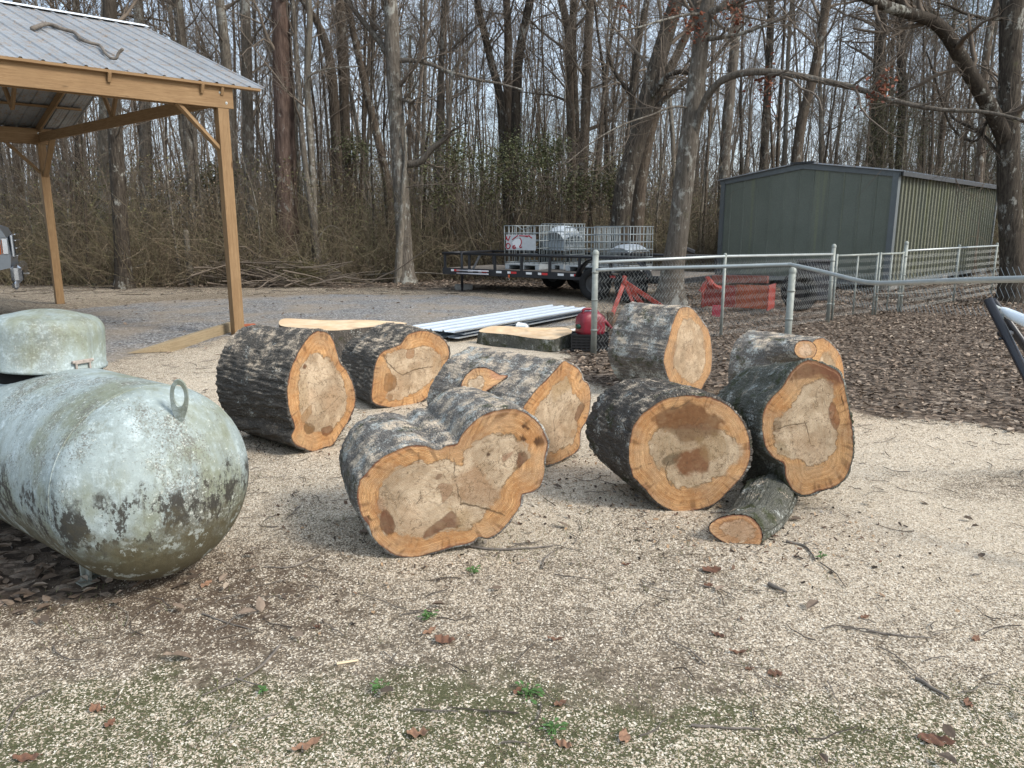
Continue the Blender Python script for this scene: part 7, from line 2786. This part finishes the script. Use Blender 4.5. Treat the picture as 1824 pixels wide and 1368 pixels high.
# dead leaves still hanging on the near trees
r = np.random.default_rng(95)
for (px_, py_, Y, lab) in [(1112, 6, 20, 'tuft of red-brown dead leaves hanging at the top, left of the leaning tree'), (1236, 52, 14.9, 'tuft of russet dead leaves hanging on the big grey tree trunk'), (1312, 26, 14.6, 'tuft of russet dead leaves hanging right of the big grey tree'), (1366, 150, 14.2, 'tuft of russet dead leaves hanging below the arching bough'), (1561, 160, 13.2, 'tuft of russet dead leaves at the far end of the arching bough'), (1200, 24, 20, 'tuft of russet dead leaves near the top of the leaning tree')]:
    c_ = at(px_, py_, Y)
    n = 70
    P = c_ + r.normal(0, 1, (n, 3)) * [.13, .12, .16]
    u, w, nn = rand_frames(n, r, 1.2)
    Q = leaf_quads(P, u, w, nn, r.uniform(.025, .055, n), r.uniform(-.2, .4, n), r.uniform(0, .4, n), r)
    C = lerp_cols(r.uniform(0, 1, n), [(.10, .03, .018), (.19, .062, .035), (.28, .12, .07)])
    mb = MB()
    mb.add(Q.reshape(-1, 3), np.arange(len(Q) * 4).reshape(len(Q), 4))
    # each leaf hangs by its stalk from one short twig
    tw = np.array([c_ + [0, 0, .22], c_ + [.02, 0, .05], c_ - [0, 0, .2]])
    mb.tubes(tw[None], np.array([[.006, .005, .003]]), 4)
    anchor = tw[0] + (tw[2] - tw[0]) * np.clip((tw[0][2] - P[:, 2:3] - .03) / .42, 0, 1)
    mb.tubes(np.stack([anchor, (anchor + P) / 2, P], 1), np.full((n, 3), .0015), 3)
    me = mesh_from('dead_leaf_tuft', np.concatenate(mb.V), mb.F, mb.M, bpy.data.materials['dead_leaf_material'])
    CC = np.vstack([np.repeat(np.concatenate([C, C]), 4, 0), np.tile([.07, .05, .035], (12 + n * 9, 1))])
    vcol(me, 'col', CC)
    tag(link('dead_leaf_tuft', me), lab, 'leaf tuft')

# brush pile at the edge of the drive, stray boughs
bp_ = gp(490, 512)
bpile = thing('brush_pile', 'pile of cut sticks and pine boughs at the gravel edge, right of the post', 'brush pile', (bp_[0], bp_[1], 0))
n = 170
a = r.normal(0.2, .75, n)
cen = np.stack([bp_[0] + r.normal(-.1, .95, n), bp_[1] + .5 + r.normal(0, .4, n), np.abs(r.normal(0, .24, n)) + .05], -1)
Ln = r.uniform(.6, 2.6, n)
D = np.stack([np.cos(a), np.sin(a) * .6, r.normal(0, .22, n)], -1)
P = grow(cen - D * (Ln / 2)[:, None], D, Ln, 6, .14, 0, r)
P[..., 2] = np.maximum(P[..., 2], .01)
mb = MB().tubes(P, taper(r.uniform(.008, .032, n), 6, .4), 5)
mb.build('sticks', TB_TWIG, bpile, True)
n = 2600
cc_ = np.array([[bp_[0] + .55, bp_[1] + .35, .55], [bp_[0] + .9, bp_[1] + .3, .35], [bp_[0] + .25, bp_[1] + .3, .30], [bp_[0] + .7, bp_[1] + .2, .2]])
i = r.integers(0, 4, n)
P = cc_[i] + r.normal(0, 1, (n, 3)) * [.25, .2, .14]
P[:, 2] = np.maximum(P[:, 2], .02)
d = r.normal(0, 1, (n, 3)) + [0, -.2, -.2]
d /= np.linalg.norm(d, axis=1, keepdims=True)
s = np.cross(d, r.normal(size=(n, 3)))
s /= np.linalg.norm(s, axis=1, keepdims=True)
l = r.uniform(.08, .2, n)[:, None]
Q = np.stack([P - s * .003, P + s * .003, P + d * l + s * .001, P + d * l - s * .001], 1)
me = mesh_from('pine_needles', Q.reshape(-1, 3) - np.array(parent_world(bpile)), [np.arange(n * 4).reshape(n, 4)], [0], M_LEAFY)
vcol(me, 'col', np.repeat(lerp_cols(r.uniform(0, 1, n), [(.055, .055, .022), (.10, .095, .035), (.17, .13, .055)]), 4, 0))
link('pine_needles', me, bpile)
for pts, Y, r0, lab in [([(598, 494), (650, 490), (700, 487), (760, 486), (800, 489)], 21.6, .03, 'long fallen bough lying at the wood edge left of the trailer'),
                        ([(560, 440), (575, 412), (590, 402), (606, 410), (618, 430)], 21.0, .013, 'pale arched vine stem standing in brush right of the pine'),
                        ([(165, 512), (180, 502), (210, 488), (235, 478), (262, 468)], 20.2, .022, 'grey bough leaning in brush between the shelter posts'),
                        ([(1560, 524), (1660, 521), (1690, 517)], 11.5, .016, 'pale stick lying on leaves below the gate')]:
    q = px_path(pts, Y)
    q[:, 2] = np.maximum(q[:, 2], .03)
    qs = smooth_open(q, 24)
    tag(MB().tubes(qs[None], np.linspace(r0, r0 * .45, len(qs))[None], 7).build('fallen_bough', TB_PALE, None, True), lab, 'bough')

# ================================================================ SINGLE LEAVES, STICKS AND SPRIGS IN THE FOREGROUND
r = np.random.default_rng(131)
k = NT('fallen_oak_leaf', .7, .3)
rnd = k.objrand()
c = k.mix(rnd, (.155, .075, .045), (.27, .155, .095))
vein = k.noise(k.obj, 90, 4, .6)
c = k.mix(k.ramp(vein, [(.4, .45), (.6, 0)]), c, (.085, .045, .030))
M_OAKLEAF = k.out(c, k.bump(vein, .4, .002))


def oak_leaf(name, px, py, length, ang, label, lobes=4, width=.34, curl=.25, seed=0):
    """one lobed leaf: a strip of paired vertices either side of the midrib"""
    r = np.random.default_rng(seed)
    g = gp(px, py)
    t = np.linspace(0, 1, 25)
    env = np.sin(np.pi * t ** .8) ** .7
    lob = (1 + .38 * np.cos(t * 2 * np.pi * lobes + np.pi)) if lobes else np.ones_like(t)
    wl = width * length * env * lob / 1.3 + .001
    wr = width * length * env * np.roll(lob, 1) / 1.3 * r.uniform(.85, 1.1) + .001
    x = (t - .5) * length
    zc = curl * length * ((t - .5) ** 2) * 1.6 + .006
    ca, sa = math.cos(ang), math.sin(ang)
    rows = []
    for s, w in ((1, wl), (.5, wl), (0, 0 * wl), (-.5, wr), (-1, wr)):
        y = s * w
        z = zc + curl * .55 * np.abs(y) + .004 * np.sin(t * 17 + s * 2)
        rows.append(np.stack([ca * x - sa * y, sa * x + ca * y, z], -1))
    V = np.array(rows)
    V[..., 2] += float(gz(np.array([g[0]]), np.array([g[1]]))[0])
    idx = np.arange(125).reshape(5, 25)
    Fq = np.stack([idx[:-1, :-1], idx[:-1, 1:], idx[1:, 1:], idx[1:, :-1]], -1).reshape(-1, 4)
    me = mesh_from(name, V.reshape(-1, 3), [Fq], [0], M_OAKLEAF, True)
    o = link(name, me)
    o.location = (g[0], g[1], 0)
    return tag(o, label, 'leaf', 'fallen leaves on the sawdust in front')


for i, (px, py, L, ang, lobes, wd, lab) in enumerate([
    (793, 1147, .085, -.3, 3, .42, 'broad reddish lobed leaf, largest below the double-lobed log'),
    (765, 1128, .075, .9, 0, .2, 'narrow brown leaf touching the top of the broad reddish leaf'),
    (1268, 1018, .095, .25, 3, .45, 'broad tan lobed leaf lying just below the branch stub'),
    (1262, 1045, .045, .5, 2, .4, 'small tan leaf right under the broad lobed leaf by the stub'),
    (368, 1042, .075, 1.3, 0, .28, 'upright reddish leaf on dark soil right of the tank leg'),
    (175, 1264, .06, -.3, 2, .34, 'tan ragged leaf at the lower left below the tank'),
    (196, 1290, .045, 1.4, 0, .36, 'small orange-brown leaf under the tan ragged leaf at lower left'),
    (50, 1353, .085, .1, 0, .24, 'long pale brown leaf in the bottom left corner'),
    (548, 1330, .10, .7, 0, .20, 'long dull leaf at the bottom, below the green sprigs'),
    (745, 1312, .07, .15, 2, .32, 'curled brown leaf near the bottom, left of centre'),
    (990, 1143, .065, .0, 0, .17, 'slim tan leaf lying level below the gap between the front logs'),
    (922, 1237, .05, 1.0, 0, .26, 'small leaf standing in the grass tuft near bottom centre'),
    (998, 1258, .05, .5, 0, .30, 'small ochre leaf right of the grass tuft near bottom centre'),
    (1005, 1330, .06, -.5, 0, .32, 'dull brown oval leaf near the bottom, right of centre'),
    (1112, 1318, .065, 1.5, 0, .34, 'reddish leaf with a pale fleck at the bottom right of centre'),
    (1280, 1135, .06, -.6, 0, .22, 'slim chestnut leaf slanting on the bright sawdust right of centre'),
    (1315, 1166, .07, .0, 0, .14, 'narrow curled leaf under the slim chestnut leaf on bright sawdust'),
    (1380, 1203, .055, .1, 2, .36, 'tan leaf with a raised edge on sawdust at lower right'),
    (1335, 1195, .035, .2, 0, .3, 'tiny orange leaf left of the tan raised leaf at lower right'),
    (1540, 1102, .045, .4, 0, .28, 'small brown leaf on the bright sawdust far right'),
    (1738, 1143, .05, .8, 0, .32, 'brown leaf near the right edge, above the long dark twigs'),
    (1668, 1322, .11, -.2, 3, .30, 'large tattered brown leaf at the bottom right'),
    (1724, 1258, .05, 1.3, 0, .34, 'grey-brown leaf above the large tattered leaf at bottom right'),
    (565, 1118, .03, .2, 0, .4, 'tiny red-brown leaf left of the broad reddish leaf'),
    (1115, 1010, .045, .2, 0, .18, 'slim leaf on the sawdust below the round stained log'),
    (1375, 955, .06, -.4, 0, .3, 'reddish leaf on dark debris right of the branch stub')]):
    oak_leaf('fallen_leaf', px, py, L, ang, lab, lobes, wd, r.uniform(.1, .5), 500 + i)


def ground_stick(pts, r0, label, mat=None, twig=None):
    q = np.array([gp(x, y) for x, y in pts])
    q[:, 2] = gz(q[:, 0], q[:, 1]) + r0 * .8 + .002
    qs = smooth_open(q, 20) if len(q) > 2 else np.linspace(q[0], q[1], 8)
    qs[:, :2] += .004 * np.stack([vnoise(qs[:, :2] * 30, 3), vnoise(qs[:, :2] * 30, 4)], -1)
    m = MB().tubes(qs[None], (np.linspace(1, .45, len(qs)) * r0)[None], 6)
    if twig:
        q2 = np.array([gp(x, y) for x, y in twig])
        q2[:, 2] = r0 + .004
        m.tubes(q2[None], (np.linspace(.6, .3, len(q2)) * r0)[None], 5)
    return tag(m.build('stick', mat or M_STICK, None, True), label, 'stick', 'sticks on the sawdust')


ground_stick([(832, 978), (880, 983), (930, 981), (985, 976)], .008, 'lichened stick lying along the ground right of the double-lobed log')
ground_stick([(500, 1150), (455, 1195), (395, 1225), (362, 1240)], .006, 'long grey stick on the dirt below the tank, slanting left', twig=[(420, 1213), (450, 1222), (468, 1226)])
ground_stick([(1400, 965), (1432, 972), (1446, 985), (1452, 1000)], .007, 'crooked dark twig curling on the sawdust right of the branch stub', twig=[(1432, 972), (1446, 968)])
ground_stick([(1370, 1045), (1400, 1060)], .011, 'short thick grey stick on bright sawdust below the branch stub')
ground_stick([(1630, 1212), (1672, 1238), (1690, 1250)], .007, 'dark bent stick on the sawdust at lower right')
ground_stick([(1232, 1296), (1290, 1300), (1356, 1302)], .005, 'thin straight stick lying level near the bottom right')
ground_stick([(1545, 1128), (1600, 1136), (1660, 1142)], .005, 'thin dark stick on the sawdust toward the right edge')
ground_stick([(360, 1095), (405, 1110), (450, 1120)], .004, 'thin dark twig lying on the soil right of the tank')
ground_stick([(570, 990), (520, 1010), (470, 1012)], .005, 'grey twig on the shaded ground between tank and double-lobed log')
tag(MB().tubes(np.array([gp(600, 1182, .006), gp(638, 1176, .008)])[None], np.array([[.006, .004]]), 5).build('wood_splinter', plain('fresh_splinter', (.62, .50, .34), .8, .2), None), 'pale fresh splinter of wood on the dirt left of the green sprig', 'splinter')


def sprig(px, py, n, size, label, seed):
    """little green weed: a rosette of leaves on short stalks"""
    r = np.random.default_rng(seed)
    g = gp(px, py)
    t = thing('weed_sprig', label, 'weed', (g[0], g[1], 0), 'green weed sprigs in the foreground')
    m = MB()
    a = r.uniform(0, 6.28, n)
    d = r.uniform(.2, 1, n) * size
    tip = g + np.stack([np.cos(a) * d, np.sin(a) * d, r.uniform(.008, .03, n)], -1)
    mid = g + np.stack([np.cos(a) * d * .5, np.sin(a) * d * .5, r.uniform(.012, .03, n)], -1)
    m.tubes(np.stack([np.tile(g, (n, 1)), mid, tip], 1), np.full((n, 3), .0009), 4)
    m.build('stalks', M_LEAFYG, t)
    u = np.stack([np.cos(a), np.sin(a), r.uniform(-.2, .4, n)], -1)
    u /= np.linalg.norm(u, axis=1, keepdims=True)
    w = np.cross([0, 0, 1], u)
    w /= np.linalg.norm(w, axis=1, keepdims=True)
    nn = np.cross(u, w)
    Q = leaf_quads(tip, u, w, nn, r.uniform(.006, .014, n), r.uniform(-.2, .2, n), r.uniform(0, .3, n), r)
    me = mesh_from('leaves', Q.reshape(-1, 3) - np.array(parent_world(t)), [np.arange(len(Q) * 4).reshape(len(Q), 4)], [0], M_LEAFYG)
    link('leaves', me, t)


k = NT('weed_leaf', .6, .35)
M_LEAFYG = k.out(k.mix(k.noise(k.obj, 60, 3), (.045, .10, .028), (.10, .20, .055)))
sprig(762, 1102, 26, .045, 'green weed sprig beside a curled leaf below the double-lobed log', 601)
sprig(680, 1230, 18, .040, 'bright green weed sprig on speckled dirt left of bottom centre', 602)
sprig(468, 1236, 7, .022, 'single bright green sprout on dirt below the tank end', 603)
sprig(940, 1240, 30, .050, 'green weed tuft near bottom centre with a small leaf in it', 604)
sprig(845, 1022, 16, .035, 'green weed sprig on the sawdust just below the double-lobed log', 605)
sprig(985, 1305, 20, .045, 'green weed sprig low in the frame, right of bottom centre', 606)
sprig(1462, 995, 14, .030, 'green weed sprig by the crooked twig right of the branch stub', 607)
